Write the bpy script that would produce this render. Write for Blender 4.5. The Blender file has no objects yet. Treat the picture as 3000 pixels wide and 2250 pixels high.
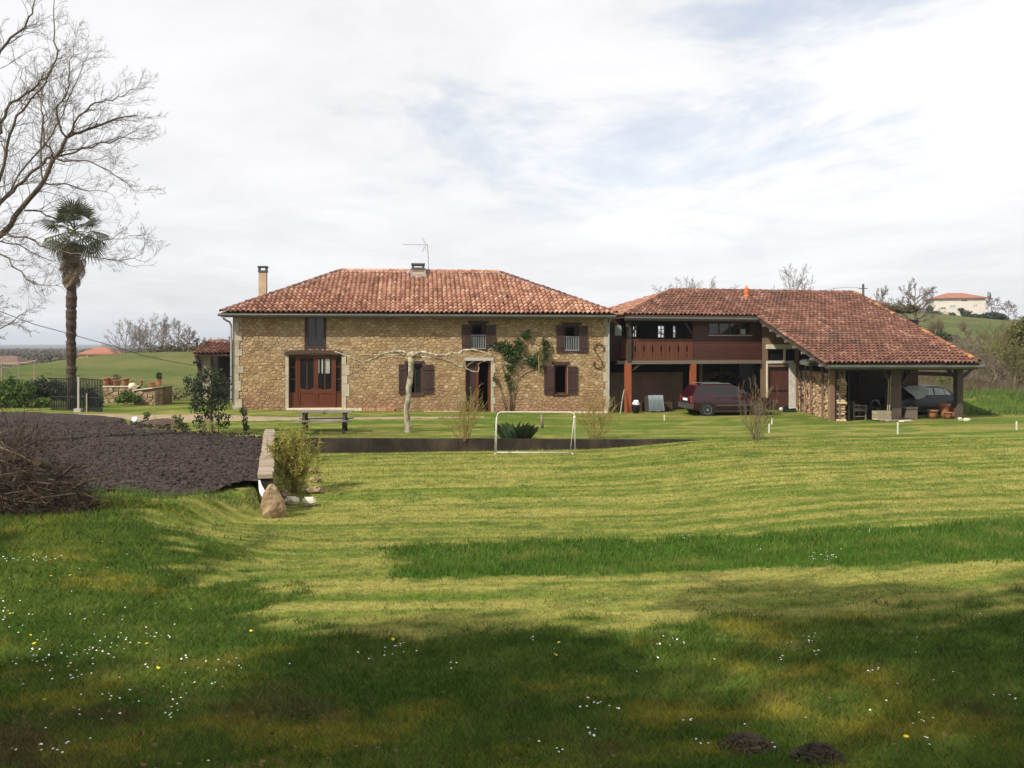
import bpy, math, random
import numpy as np
from mathutils import Vector, Matrix

# ------------------------------------------------------------ camera, sky, sun, exposure
SC = bpy.context.scene
COL = SC.collection
FPX, VH, CZ = 2600.0, 1012.0, 2.9          # focal length and horizon row in photo pixels, eye height in metres
cam_d = bpy.data.cameras.new('camera')
cam = bpy.data.objects.new('camera', cam_d); COL.objects.link(cam)
cam.location = (0, 0, CZ); cam.rotation_euler = (math.radians(90), 0, 0)
cam_d.sensor_width = 36.0; cam_d.lens = FPX / 3000 * 36.0
cam_d.shift_y = -(1125 - VH) / 3000
cam_d.clip_start = 0.1; cam_d.clip_end = 20000
SC.camera = cam

SUN_DIR = Vector((0.72, 0.70, -0.92)).normalized()     # the way the light travels
SUN_EL = math.asin(-SUN_DIR.z); SUN_AZ = math.atan2(-SUN_DIR.x, -SUN_DIR.y)
W = bpy.data.worlds.new('World'); SC.world = W; W.use_nodes = True
def build_world():
    nt = W.node_tree; nt.nodes.clear(); N = nt.nodes.new; L = nt.links.new
    out = N('ShaderNodeOutputWorld'); bg = N('ShaderNodeBackground'); bg.inputs[1].default_value = 0.1
    sky = N('ShaderNodeTexSky'); sky.sky_type = 'NISHITA'; sky.sun_disc = False
    sky.sun_elevation = SUN_EL; sky.sun_rotation = SUN_AZ; sky.dust_density = 1.5
    tc = N('ShaderNodeTexCoord'); sep = N('ShaderNodeSeparateXYZ'); L(tc.outputs['Generated'], sep.inputs[0])
    def ma(op, a, b=None, c=None):
        n = N('ShaderNodeMath'); n.operation = op
        for i, x in enumerate((a, b, c)):
            if x is None: continue
            if isinstance(x, (int, float)): n.inputs[i].default_value = x
            else: L(x, n.inputs[i])
        return n.outputs[0]
    zz = ma('ADD', ma('MAXIMUM', sep.outputs[2], 0.0), 0.10)
    comb = N('ShaderNodeCombineXYZ')
    L(ma('DIVIDE', sep.outputs[0], zz), comb.inputs[0]); L(ma('DIVIDE', sep.outputs[1], zz), comb.inputs[1])
    def noise(scale, detail, rough, off, dist=0.0):
        mp = N('ShaderNodeMapping'); mp.inputs['Location'].default_value = off; mp.inputs['Rotation'].default_value = (0, 0, 0.5)
        mp.inputs['Scale'].default_value = (1.0, 0.8, 1)
        L(comb.outputs[0], mp.inputs[0]); n = N('ShaderNodeTexNoise'); n.inputs['Scale'].default_value = scale
        n.inputs['Detail'].default_value = detail; n.inputs['Roughness'].default_value = rough; n.inputs['Distortion'].default_value = dist
        L(mp.outputs[0], n.inputs['Vector']); return n.outputs[0]
    def ramp(x, a, b, lo=0.0, hi=1.0):
        m = N('ShaderNodeMapRange'); m.interpolation_type = 'SMOOTHSTEP'; m.inputs[1].default_value = a; m.inputs[2].default_value = b
        m.inputs[3].default_value = lo; m.inputs[4].default_value = hi; L(x, m.inputs[0]); return m.outputs[0]
    n1 = noise(0.42, 7, 0.60, (5.62, 9.82, 1), 0.6); n2 = noise(1.25, 7, 0.62, (2.52, 7.32, 2), 0.4); n3 = noise(0.24, 3, 0.5, (1.0, 6.0, 2), 0.2)
    gap = ma('ADD', ma('MULTIPLY', n1, 0.62), ma('MULTIPLY', n2, 0.38))
    blue = ma('MULTIPLY', ramp(gap, 0.515, 0.625), ramp(sep.outputs[2], 0.05, 0.28, 0.15, 1.0))   # openings between the clouds
    # cloud brightness: bright tops, greyer thick bases
    shade = ma('ADD', ma('MULTIPLY', ramp(n3, 0.30, 0.70), 1.1), ma('MULTIPLY', ramp(n2, 0.3, 0.72), 0.9))
    val = ma('MULTIPLY', ma('ADD', ma('MULTIPLY', shade, -1.25), 9.7), ramp(sep.outputs[2], 0.0, 0.22, 0.97, 1.0))
    cc = N('ShaderNodeCombineColor'); L(ma('MULTIPLY', val, 0.985), cc.inputs[0]); L(ma('MULTIPLY', val, 0.985), cc.inputs[1]); L(val, cc.inputs[2])
    mix = N('ShaderNodeMix'); mix.data_type = 'RGBA'
    L(ma('MULTIPLY', blue, 0.55), mix.inputs[0]); L(cc.outputs[0], mix.inputs[6])
    sk = N('ShaderNodeMix'); sk.data_type = 'RGBA'; sk.blend_type = 'ADD'; sk.inputs[0].default_value = 1.0
    L(sky.outputs[0], sk.inputs[6]); sk.inputs[7].default_value = (1.2, 1.5, 2.0, 1)   # thin veil in front of the blue
    L(sk.outputs[2], mix.inputs[7]); L(mix.outputs[2], bg.inputs[0]); L(bg.outputs[0], out.inputs[0])
build_world()
sun_d = bpy.data.lights.new('sun', 'SUN'); sun_d.energy = 5.0; sun_d.angle = math.radians(0.9); sun_d.color = (1.0, 0.93, 0.80)
sun = bpy.data.objects.new('sun', sun_d); COL.objects.link(sun); sun.rotation_euler = SUN_DIR.to_track_quat('-Z', 'Y').to_euler()
vs = SC.view_settings; vs.view_transform = 'Standard'; vs.look = 'None'; vs.exposure = 0.22; vs.gamma = 1.0; vs.use_curve_mapping = False
SC.render.engine = 'CYCLES'; cy = SC.cycles; cy.use_denoising = True; cy.max_bounces = 6; cy.diffuse_bounces = 3; cy.glossy_bounces = 2
cy.transparent_max_bounces = 8; cy.volume_bounces = 0; cy.sample_clamp_indirect = 6

# ------------------------------------------------------------ helpers: meshes
WL = {}
class MB:
    def __init__(s): s.v = []; s.f = []
    def add(s, vs, fs):
        o = len(s.v); s.v += [tuple(p) for p in vs]; s.f += [tuple(i + o for i in f) for f in fs]
    def obox(s, c, ax, ay, az):
        c, ax, ay, az = Vector(c), Vector(ax), Vector(ay), Vector(az)
        vs = [c + i * ax + j * ay + k * az for i, j, k in ((-1,-1,-1),(1,-1,-1),(1,1,-1),(-1,1,-1),(-1,-1,1),(1,-1,1),(1,1,1),(-1,1,1))]
        fs = [(0,3,2,1),(4,5,6,7),(0,1,5,4),(1,2,6,5),(2,3,7,6),(3,0,4,7)]
        if ax.cross(ay).dot(az) < 0: fs = [f[::-1] for f in fs]
        s.add(vs, fs); return s
    def box(s, x0, x1, y0, y1, z0, z1):
        return s.obox(((x0+x1)/2, (y0+y1)/2, (z0+z1)/2), ((x1-x0)/2,0,0), (0,(y1-y0)/2,0), (0,0,(z1-z0)/2))
    def beam(s, p, q, w, h, up=(0,0,1)):
        p, q = Vector(p), Vector(q); d = q - p; l = d.length; d.normalize(); up = Vector(up)
        side = d.cross(up)
        if side.length < 1e-4: side = d.cross(Vector((0,1,0)))
        side.normalize(); u2 = side.cross(d)
        return s.obox((p+q)/2, d*l/2, side*w/2, u2*h/2)
    def tube(s, pts, rad, n=6, cap=True):
        P = [Vector(p) for p in pts]; m = len(P)
        if isinstance(rad, (int, float)): rad = [rad]*m
        t0 = (P[1]-P[0]).normalized(); a = t0.cross(Vector((0,0,1)))
        if a.length < 1e-3: a = t0.cross(Vector((1,0,0)))
        a.normalize(); vs = []
        for i in range(m):
            t = (P[min(i+1,m-1)] - P[max(i-1,0)])
            if t.length < 1e-7: t = t0
            t = t.normalized(); a = a - t*a.dot(t)
            if a.length < 1e-4: a = t.orthogonal()
            a.normalize(); b = t.cross(a)
            for k in range(n):
                an = 2*math.pi*k/n; vs.append(P[i] + (a*math.cos(an) + b*math.sin(an))*rad[i])
        fs = []
        for i in range(m-1):
            for k in range(n):
                k2 = (k+1) % n; fs.append((i*n+k, i*n+k2, (i+1)*n+k2, (i+1)*n+k))
        if cap: fs.append(tuple(range(n-1,-1,-1))); fs.append(tuple((m-1)*n+k for k in range(n)))
        s.add(vs, fs); return s
    def prism(s, poly, vec):
        poly = [Vector(p) for p in poly]; vec = Vector(vec); n = len(poly)
        nr = Vector((0,0,0))
        for i in range(n): nr += poly[i].cross(poly[(i+1) % n])
        if nr.dot(vec) < 0: poly = poly[::-1]
        s.add(poly + [p+vec for p in poly], [tuple(range(n-1,-1,-1)), tuple(range(n,2*n))] + [(i,(i+1)%n,(i+1)%n+n,i+n) for i in range(n)]); return s
    def lathe(s, c, prof, n=12, axis=(0,0,1)):
        c = Vector(c); az = Vector(axis).normalized(); ax = az.orthogonal().normalized(); ay = az.cross(ax); vs = []; m = len(prof)
        for r, h in prof:
            for k in range(n):
                an = 2*math.pi*k/n; vs.append(c + az*h + (ax*math.cos(an)+ay*math.sin(an))*r)
        fs = [(i*n+k, i*n+(k+1)%n, (i+1)*n+(k+1)%n, (i+1)*n+k) for i in range(m-1) for k in range(n)]
        fs.append(tuple(range(n-1,-1,-1))); fs.append(tuple((m-1)*n+k for k in range(n)))
        s.add(vs, fs); return s
    def blob(s, c, r, rng, n=8, m=6, rough=0.2, flat=1.0):
        c = Vector(c); vs = []; r = Vector(r) if not isinstance(r, (int,float)) else Vector((r,r,r))
        for i in range(m+1):
            th = math.pi*i/m
            for k in range(n):
                ph = 2*math.pi*(k+0.5*(i % 2))/n; q = 1 + rng.uniform(-rough, rough)
                if i in (0, m): q = 1
                vs.append(c + Vector((r.x*math.sin(th)*math.cos(ph)*q, r.y*math.sin(th)*math.sin(ph)*q, -r.z*math.cos(th)*q*(flat if th < math.pi/2 else 1))))
        fs = [(i*n+k, i*n+(k+1)%n, (i+1)*n+(k+1)%n, (i+1)*n+k) for i in range(m) for k in range(n)]
        s.add(vs, fs); return s
    def mesh(s, name, mat, smooth=False, origin=(0,0,0)):
        me = bpy.data.meshes.new(name); o = Vector(origin)
        me.from_pydata([tuple(Vector(p)-o) for p in s.v], [], s.f); me.validate()
        if mat: me.materials.append(mat)
        if smooth: me.polygons.foreach_set('use_smooth', [True]*len(me.polygons))
        me.update(); return me
def tag(o, label=None, cat=None, group=None, kind=None):
    for k, x in (('label', label), ('category', cat), ('group', group), ('kind', kind)):
        if x: o[k] = x
    return o
def put(name, mb, mat, parent=None, smooth=False, **kw):
    if isinstance(mb, MB):
        A = np.array(mb.v); lo, hi = A.min(0), A.max(0)
        org = Vector(((lo[0]+hi[0])/2, (lo[1]+hi[1])/2, lo[2] if parent is None else (lo[2]+hi[2])/2))
        me = mb.mesh(name, mat, smooth, org)
    else: me, org = mb
    o = bpy.data.objects.new(name, me); COL.objects.link(o)
    WL[o.name] = Vector(org)
    if parent: o.parent = parent; o.location = Vector(org) - WL[parent.name]
    else: o.location = org
    return tag(o, **kw)
def place(name, me, Mx, parent, **kw):          # one more piece sharing the mesh me, world matrix Mx
    o = bpy.data.objects.new(name, me); COL.objects.link(o); WL[o.name] = Mx.to_translation()
    if parent: o.parent = parent; o.matrix_basis = Matrix.Translation(-WL[parent.name]) @ Mx
    else: o.matrix_basis = Mx
    return tag(o, **kw)
def thing(name, label, cat, loc, group=None):
    o = bpy.data.objects.new(name, None); COL.objects.link(o); o.location = loc; o.empty_display_size = 0.2
    WL[o.name] = Vector(loc); return tag(o, label, cat, group, 'thing')
def children_of(o): return [c for c in bpy.data.objects if c.parent == o]
def copy_tree(o, loc, rotz=None, scale=None, label=None):
    kids = children_of(o)
    c = o.copy(); COL.objects.link(c); c.location = loc
    if rotz is not None: c.rotation_euler = (0, 0, rotz)
    if scale is not None: c.scale = (scale,)*3 if isinstance(scale, (int,float)) else scale
    if label: c['label'] = label
    for k in kids:
        q = k.copy(); COL.objects.link(q); q.parent = c
        for g in children_of(k):
            h = g.copy(); COL.objects.link(h); h.parent = q
    return c
def npmesh(name, V, F, mat, col=None, smooth=False):
    """V (n,3), F (m,k) numpy arrays; col (n,3) optional colour attribute 'col'."""
    me = bpy.data.meshes.new(name); k = F.shape[1]; m = len(F)
    me.vertices.add(len(V)); me.vertices.foreach_set('co', V.astype(np.float32).ravel())
    me.loops.add(m*k); me.loops.foreach_set('vertex_index', F.astype(np.int32).ravel())
    me.polygons.add(m); me.polygons.foreach_set('loop_start', np.arange(0, m*k, k, dtype=np.int32))
    if smooth: me.polygons.foreach_set('use_smooth', np.ones(m, dtype=bool))
    me.update(calc_edges=True)
    if col is not None:
        at = me.color_attributes.new('col', 'FLOAT_COLOR', 'POINT')
        at.data.foreach_set('color', np.concatenate([col, np.ones((len(V),1))], 1).astype(np.float32).ravel())
    if mat: me.materials.append(mat)
    return me
class Fr:
    """a building's own frame: lx along its front, ly into the depth, z up"""
    def __init__(s, o, deg):
        s.o = Vector((o[0], o[1], 0)); a = math.radians(deg); s.a = a
        s.e = Vector((math.cos(a), math.sin(a), 0)); s.n = Vector((-math.sin(a), math.cos(a), 0))
    def w(s, lx, ly, z): return s.o + s.e*lx + s.n*ly + Vector((0,0,z))
    def px(s, u, v, ly):
        """where the sight line of photo pixel (u, v) meets the plane ly: (lx, z)"""
        d = Vector(((u-1500)/FPX, 1, -(v-VH)/FPX)); t = (ly + s.n.dot(s.o)) / s.n.dot(d)
        p = d*t; return s.e.dot(p - s.o), CZ + p.z
    def lx(s, u, ly): return s.px(u, VH, ly)[0]
    def z(s, u, v, ly): return s.px(u, v, ly)[1]
    def box(s, mb, x0, x1, y0, y1, z0, z1):
        return mb.obox(s.w((x0+x1)/2, (y0+y1)/2, (z0+z1)/2), s.e*((x1-x0)/2), s.n*((y1-y0)/2), (0,0,(z1-z0)/2))
    def mat(s, p): return Matrix.Translation(p) @ Matrix.Rotation(s.a, 4, 'Z')
def pix(u, v, Y):                        # point of photo pixel (u, v) at distance Y
    return Vector(((u-1500)/FPX*Y, Y, CZ - (v-VH)/FPX*Y))

# ------------------------------------------------------------ helpers: materials
def mat(name, cols, scale=3.0, detail=5, rough=0.8, bump=0.0, bscale=None, rnd=0.0, stretch=None, spec=0.3, metal=0.0, attr=False, nz=1.0, trans=0.0, coord='pos', dist=0.0, patch=None, low=None):
    """colour ramp over noise (world position) mixed with a random value per piece"""
    m = bpy.data.materials.new(name); m.use_nodes = True; nt = m.node_tree; N = nt.nodes.new; L = nt.links.new
    b = nt.nodes['Principled BSDF']; b.inputs['Roughness'].default_value = rough; b.inputs['Specular IOR Level'].default_value = spec
    b.inputs['Metallic'].default_value = metal
    if isinstance(cols[0], (int, float)): cols = [(0, cols), (1, cols)]
    elif len(cols[0]) == 3: cols = [(i/(len(cols)-1), c) for i, c in enumerate(cols)]
    geo = N('ShaderNodeNewGeometry'); tc = N('ShaderNodeTexCoord')
    vec = geo.outputs['Position'] if coord == 'pos' else tc.outputs['Object']
    mp = N('ShaderNodeMapping'); L(vec, mp.inputs[0])
    if stretch: mp.inputs['Scale'].default_value = stretch
    no = N('ShaderNodeTexNoise'); no.inputs['Scale'].default_value = scale; no.inputs['Detail'].default_value = detail; no.inputs['Roughness'].default_value = 0.6
    no.inputs['Distortion'].default_value = dist
    L(mp.outputs[0], no.inputs['Vector'])
    mr = N('ShaderNodeMapRange'); mr.inputs[1].default_value = 0.28; mr.inputs[2].default_value = 0.72; L(no.outputs[0], mr.inputs[0])
    fac = mr.outputs[0]
    if rnd > 0:
        oi = N('ShaderNodeObjectInfo'); ad = N('ShaderNodeMath'); ad.operation = 'ADD'; L(oi.outputs['Random'], ad.inputs[0]); L(geo.outputs['Random Per Island'], ad.inputs[1])
        fr = N('ShaderNodeMath'); fr.operation = 'FRACT'; L(ad.outputs[0], fr.inputs[0])
        mx = N('ShaderNodeMix'); mx.inputs[0].default_value = rnd; L(fac, mx.inputs[2]); L(fr.outputs[0], mx.inputs[3]); fac = mx.outputs[0]
    if attr:
        ca = N('ShaderNodeVertexColor'); ca.layer_name = 'col'
        hs = N('ShaderNodeMix'); hs.data_type = 'RGBA'; hs.blend_type = 'MULTIPLY'; hs.inputs[0].default_value = nz
        rp = N('ShaderNodeValToRGB'); L(fac, rp.inputs[0])
        rp.color_ramp.elements[0].color = (*cols[0][1], 1); rp.color_ramp.elements[1].color = (*cols[-1][1], 1)
        L(ca.outputs[0], hs.inputs[6]); L(rp.outputs[0], hs.inputs[7]); colr = hs.outputs[2]
    else:
        rp = N('ShaderNodeValToRGB'); el = rp.color_ramp.elements
        while len(el) < len(cols): el.new(0.5)
        for e, (p, c) in zip(el, cols): e.position = p; e.color = (*c, 1)
        L(fac, rp.inputs[0]); colr = rp.outputs[0]
    def over(colr, f, c):
        mx = N('ShaderNodeMix'); mx.data_type = 'RGBA'; L(f, mx.inputs[0]); L(colr, mx.inputs[6]); mx.inputs[7].default_value = (*c, 1); return mx.outputs[2]
    def mrange(x, a, b_, lo, hi):
        q = N('ShaderNodeMapRange'); q.interpolation_type = 'SMOOTHSTEP'
        for i, y in enumerate((a, b_, lo, hi)): q.inputs[i+1].default_value = y
        L(x, q.inputs[0]); return q.outputs[0]
    if patch:                                   # stains, lichen, moss: (colour, scale, from, to, amount)
        for c, sc, lo, hi, am in patch:
            n3 = N('ShaderNodeTexNoise'); n3.inputs['Scale'].default_value = sc; n3.inputs['Detail'].default_value = 6; n3.inputs['Roughness'].default_value = 0.65; L(vec, n3.inputs['Vector'])
            colr = over(colr, mrange(n3.outputs[0], lo, hi, 0, am), c)
    if low:                                     # splash and damp at the wall foot: (colour, height, amount)
        c, hgt, am = low; n4 = N('ShaderNodeTexNoise'); n4.inputs['Scale'].default_value = 1.1; n4.inputs['Detail'].default_value = 5; L(vec, n4.inputs['Vector'])
        sp = N('ShaderNodeSeparateXYZ'); L(vec, sp.inputs[0]); a1 = N('ShaderNodeMath'); a1.operation = 'MULTIPLY_ADD'; L(n4.outputs[0], a1.inputs[0]); a1.inputs[1].default_value = 2.2; L(sp.outputs[2], a1.inputs[2])
        colr = over(colr, mrange(a1.outputs[0], 1.1+hgt, 1.1-hgt*.3, 0, am), c)
    L(colr, b.inputs['Base Color'])
    if bump > 0:
        n2 = N('ShaderNodeTexNoise'); n2.inputs['Scale'].default_value = bscale or scale*4; n2.inputs['Detail'].default_value = 4; L(mp.outputs[0], n2.inputs['Vector'])
        bp = N('ShaderNodeBump'); bp.inputs['Strength'].default_value = min(1, bump); bp.inputs['Distance'].default_value = 0.02; L(n2.outputs[0], bp.inputs['Height']); L(bp.outputs[0], b.inputs['Normal'])
    if trans > 0:
        tr = N('ShaderNodeBsdfTranslucent'); ms = N('ShaderNodeMixShader'); ms.inputs[0].default_value = trans; L(colr, tr.inputs[0])
        L(b.outputs[0], ms.inputs[1]); L(tr.outputs[0], ms.inputs[2]); L(ms.outputs[0], nt.nodes['Material Output'].inputs[0])
    return m
M = {}
M['mortar'] = mat('mortar', [(0.165,0.115,0.062),(0.26,0.19,0.108)], 3, bump=0.5, bscale=40, patch=[((0.34,0.27,0.18),0.5,0.5,0.66,0.8)], low=((0.16,0.085,0.055),1.0,0.6))
M['stone'] = mat('stone', [(0,(0.185,0.112,0.056)),(0.3,(0.295,0.192,0.098)),(0.65,(0.385,0.268,0.142)),(1,(0.48,0.38,0.245))], 2.2, rnd=0.6, bump=0.8, bscale=25, rough=0.95, patch=[((0.36,0.29,0.20),0.45,0.52,0.68,0.55),((0.16,0.10,0.065),0.8,0.56,0.70,0.5)], low=((0.25,0.125,0.08),1.1,0.65))
M['quoin'] = mat('quoin', [(0.27,0.22,0.15),(0.40,0.35,0.26),(0.47,0.42,0.33)], 3, rnd=0.4, patch=[((0.18,0.14,0.10),1.5,0.55,0.7,0.6)], bump=0.5, bscale=20, rough=0.9)
M['tile'] = mat('tile', [(0,(0.12,0.058,0.036)),(0.3,(0.255,0.118,0.076)),(0.65,(0.39,0.198,0.132)),(1,(0.56,0.37,0.27))], 1.6, rnd=0.6, patch=[((0.13,0.085,0.055),0.5,0.56,0.70,0.55)], bump=0.3, bscale=30, rough=0.75)
M['tile_old'] = mat('tile_old', [(0,(0.055,0.034,0.024)),(0.35,(0.125,0.056,0.040)),(0.7,(0.20,0.092,0.065)),(1,(0.36,0.22,0.15))], 0.9, rnd=0.55, patch=[((0.055,0.045,0.036),0.38,0.55,0.70,0.7),((0.22,0.19,0.13),1.3,0.62,0.72,0.45)], bump=0.4, bscale=30, rough=0.85)
M['lichen_tile'] = mat('lichen_tile', [(0,(0.20,0.08,0.05)),(0.5,(0.30,0.13,0.055)),(1,(0.46,0.25,0.09))], 4, rnd=0.8, patch=[((0.12,0.07,0.045),2.0,0.5,0.65,0.7)], bump=0.4, rough=0.9)
M['roof_under'] = mat('roof_under', [(0.035,0.022,0.016),(0.06,0.04,0.03)], 3)
M['shutter'] = mat('shutter', [(0.022,0.011,0.010),(0.070,0.036,0.031)], 5, stretch=(5,5,0.5), rnd=0.35, rough=0.6)
M['door_wood'] = mat('door_wood', [(0.070,0.019,0.009),(0.13,0.038,0.016)], 6, stretch=(3,3,0.5), rnd=0.3, rough=0.45)
M['red_timber'] = mat('red_timber', [(0.22,0.055,0.022),(0.34,0.095,0.04)], 5, stretch=(3,3,0.4), rnd=0.2, rough=0.55)
M['rail_wood'] = mat('rail_wood', [(0.080,0.027,0.014),(0.140,0.046,0.025)], 5, stretch=(3,3,0.4), rnd=0.3, rough=0.55)
M['plank_door'] = mat('plank_door', [(0.065,0.024,0.019),(0.11,0.045,0.034)], 5, stretch=(4,4,0.4), rnd=0.3, rough=0.6)
M['cladding'] = mat('cladding', [(0.042,0.015,0.009),(0.085,0.030,0.018)], 3, stretch=(0.5,0.5,6), rnd=0.5, rough=0.55)
M['dark_timber'] = mat('dark_timber', [(0.035,0.024,0.018),(0.075,0.052,0.038)], 5, stretch=(4,4,0.5), rnd=0.3, bump=0.4)
M['grey_timber'] = mat('grey_timber', [(0.11,0.085,0.065),(0.22,0.18,0.14)], 6, stretch=(5,5,0.6), rnd=0.4, bump=0.5)
M['worn_timber'] = mat('worn_timber', [(0.055,0.042,0.033),(0.14,0.108,0.082)], 6, stretch=(5,5,0.5), rnd=0.3, bump=0.7)
M['post_timber'] = mat('post_timber', [(0.14,0.075,0.05),(0.26,0.17,0.115)], 6, stretch=(5,5,0.5), rnd=0.6, bump=0.5)
M['table_wood'] = mat('table_wood', [(0.16,0.14,0.125),(0.27,0.245,0.22)], 5, stretch=(0.6,5,5), rnd=0.4)
M['cream'] = mat('cream', [(0.55,0.48,0.35),(0.72,0.66,0.52)], 4, rnd=0.2)
M['plaster'] = mat('plaster', [(0.15,0.095,0.062),(0.22,0.15,0.10)], 1.2, bump=0.3)
M['old_brick'] = mat('old_brick', [(0.045,0.020,0.014),(0.09,0.042,0.028)], 4, bump=0.4)
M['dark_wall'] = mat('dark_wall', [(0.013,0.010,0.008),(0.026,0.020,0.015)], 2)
M['gutter'] = mat('gutter', [(0.06,0.058,0.05),(0.10,0.10,0.085)], 2, rough=0.4, spec=0.5)
M['green_gutter'] = mat('green_gutter', [(0.045,0.055,0.04),(0.09,0.10,0.075)], 2, rough=0.4, spec=0.5)
M['zinc'] = mat('zinc', [(0.22,0.23,0.24),(0.36,0.37,0.38)], 3, rough=0.45, spec=0.5)
M['glass'] = mat('glass', [(0.008,0.009,0.010),(0.014,0.015,0.016)], 2, rough=0.06, spec=0.55)
M['pale_glass'] = mat('pale_glass', [(0.26,0.29,0.27),(0.40,0.43,0.38)], 3, rough=0.15, spec=0.6)
M['render_tan'] = mat('render_tan', [(0.40,0.28,0.17),(0.52,0.38,0.25)], 2, bump=0.2)
M['cement'] = mat('cement', [(0.06,0.055,0.05),(0.12,0.11,0.10)], 4, bump=0.3)
M['pale_cement'] = mat('pale_cement', [(0.30,0.28,0.25),(0.45,0.42,0.38)], 4, bump=0.3, rnd=0.3)
M['kerb_top'] = mat('kerb_top', [(0.20,0.145,0.105),(0.36,0.29,0.225)], 2.5, bump=0.6, bscale=14, rnd=0.35, dist=1.0)
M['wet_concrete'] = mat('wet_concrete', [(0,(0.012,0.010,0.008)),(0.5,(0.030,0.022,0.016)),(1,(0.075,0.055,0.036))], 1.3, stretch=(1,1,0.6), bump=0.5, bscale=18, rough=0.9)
M['iron'] = mat('iron', [(0.010,0.013,0.014),(0.022,0.026,0.027)], 3, rough=0.5)
M['rust'] = mat('rust', [(0.05,0.028,0.018),(0.09,0.05,0.03)], 8)
M['white_paint'] = mat('white_paint', [(0.46,0.44,0.39),(0.70,0.68,0.62)], 6, rough=0.5)
M['white_plastic'] = mat('white_plastic', [(0.70,0.72,0.74),(0.82,0.83,0.84)], 3, rough=0.4)
M['terracotta'] = mat('terracotta', [(0.20,0.080,0.042),(0.36,0.155,0.085)], 5, rnd=0.5, patch=[((0.30,0.24,0.18),3.0,0.55,0.7,0.6)], rough=0.85)
M['bright_terracotta'] = mat('bright_terracotta', [(0.55,0.13,0.05),(0.66,0.20,0.09)], 5)
M['rock'] = mat('rock', [(0,(0.16,0.10,0.055)),(0.4,(0.30,0.21,0.12)),(0.75,(0.38,0.31,0.20)),(1,(0.26,0.25,0.15))], 4, bump=1.0, bscale=14, rnd=0.3, rough=0.95, patch=[((0.13,0.085,0.05),3.5,0.5,0.62,0.75),((0.33,0.33,0.24),6.0,0.58,0.68,0.6)])
M['soil'] = mat('soil', [(0,(0.013,0.010,0.0095)),(0.5,(0.039,0.030,0.0275)),(1,(0.095,0.075,0.066))], 9, detail=9, bump=1.0, bscale=30, rnd=0.25, rough=1.0, spec=0.1)
M['dirt'] = mat('dirt', [(0.22,0.165,0.105),(0.36,0.285,0.19)], 1.6, detail=7, bump=0.5, bscale=18, rough=1.0, spec=0.1)
M['mulch'] = mat('mulch', [(0.030,0.020,0.014),(0.085,0.058,0.038)], 9, bump=1, bscale=30, rnd=0.4)
M['plane_bark'] = mat('plane_bark', [(0,(0.10,0.085,0.05)),(0.40,(0.26,0.22,0.145)),(0.65,(0.44,0.39,0.28)),(1,(0.56,0.51,0.40))], 7, detail=3, stretch=(1,1,0.55), bump=0.3)
M['bark'] = mat('bark', [(0.065,0.050,0.034),(0.16,0.128,0.088)], 5, stretch=(3,3,0.7), bump=0.7)
M['pale_bark'] = mat('pale_bark', [(0.13,0.105,0.08),(0.25,0.205,0.16)], 5, rnd=0.4)
M['far_twigs'] = mat('far_twigs', [(0.13,0.105,0.085),(0.23,0.185,0.15)], 3, rnd=0.6)
M['olive_twigs'] = mat('olive_twigs', [(0.09,0.075,0.035),(0.19,0.16,0.07)], 1.0, rnd=0.6)
M['brush'] = mat('brush', [(0,(0.022,0.014,0.011)),(0.65,(0.070,0.046,0.032)),(1,(0.20,0.15,0.09))], 3, rnd=0.85)
M['yellow_twigs'] = mat('yellow_twigs', [(0.17,0.125,0.040),(0.33,0.25,0.085)], 4, rnd=0.7)
M['brown_twigs'] = mat('brown_twigs', [(0.09,0.06,0.04),(0.22,0.17,0.09)], 4, rnd=0.7)
M['palm_trunk'] = mat('palm_trunk', [(0.030,0.020,0.014),(0.095,0.062,0.042)], 9, bump=1.0, bscale=20)
M['palm_dead'] = mat('palm_dead', [(0.09,0.062,0.04),(0.17,0.125,0.075)], 3, rnd=0.7)
M['palm_leaf'] = mat('palm_leaf', [(0.030,0.045,0.018),(0.085,0.095,0.040)], 2, rnd=0.6, trans=0.2)
M['dark_leaf'] = mat('dark_leaf', [(0.016,0.032,0.013),(0.06,0.085,0.036)], 2, rnd=0.8, trans=0.2, rough=0.5)
M['ivy_leaf'] = mat('ivy_leaf', [(0.020,0.042,0.014),(0.085,0.13,0.035)], 2, rnd=0.8, trans=0.2, rough=0.5)
M['bamboo_leaf'] = mat('bamboo_leaf', [(0.17,0.185,0.025),(0.38,0.37,0.07)], 2, rnd=0.8, trans=0.3, rough=0.6)
M['weed_leaf'] = mat('weed_leaf', [(0.055,0.10,0.018),(0.13,0.20,0.045)], 2, rnd=0.8, trans=0.3)
M['iris_leaf'] = mat('iris_leaf', [(0.035,0.07,0.030),(0.09,0.14,0.055)], 2, rnd=0.8, trans=0.25)
M['moss_leaf'] = mat('moss_leaf', [(0.075,0.085,0.018),(0.15,0.15,0.035)], 2, rnd=0.7, trans=0.2)
M['tree_leaf'] = mat('tree_leaf', [(0.025,0.045,0.015),(0.06,0.09,0.028)], 2, rnd=0.7, trans=0.15)
M['scrub'] = mat('scrub', [(0.055,0.043,0.024),(0.14,0.115,0.058)], 0.3, rnd=0.7)
M['far_wood'] = mat('far_wood', [(0.050,0.043,0.022),(0.115,0.095,0.050)], 0.04, rnd=0.6)
M['log_end'] = mat('log_end', [(0,(0.16,0.085,0.045)),(0.4,(0.36,0.23,0.13)),(0.8,(0.52,0.39,0.25)),(1,(0.60,0.48,0.34))], 5, rnd=0.7, bump=0.4)
M['car_red'] = mat('car_red', [(0.022,0.0032,0.0065),(0.030,0.004,0.0085)], 1, rough=0.22, spec=0.6)
M['car_trim'] = mat('car_trim', [(0.045,0.042,0.042),(0.07,0.066,0.064)], 3, rough=0.5)
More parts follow.
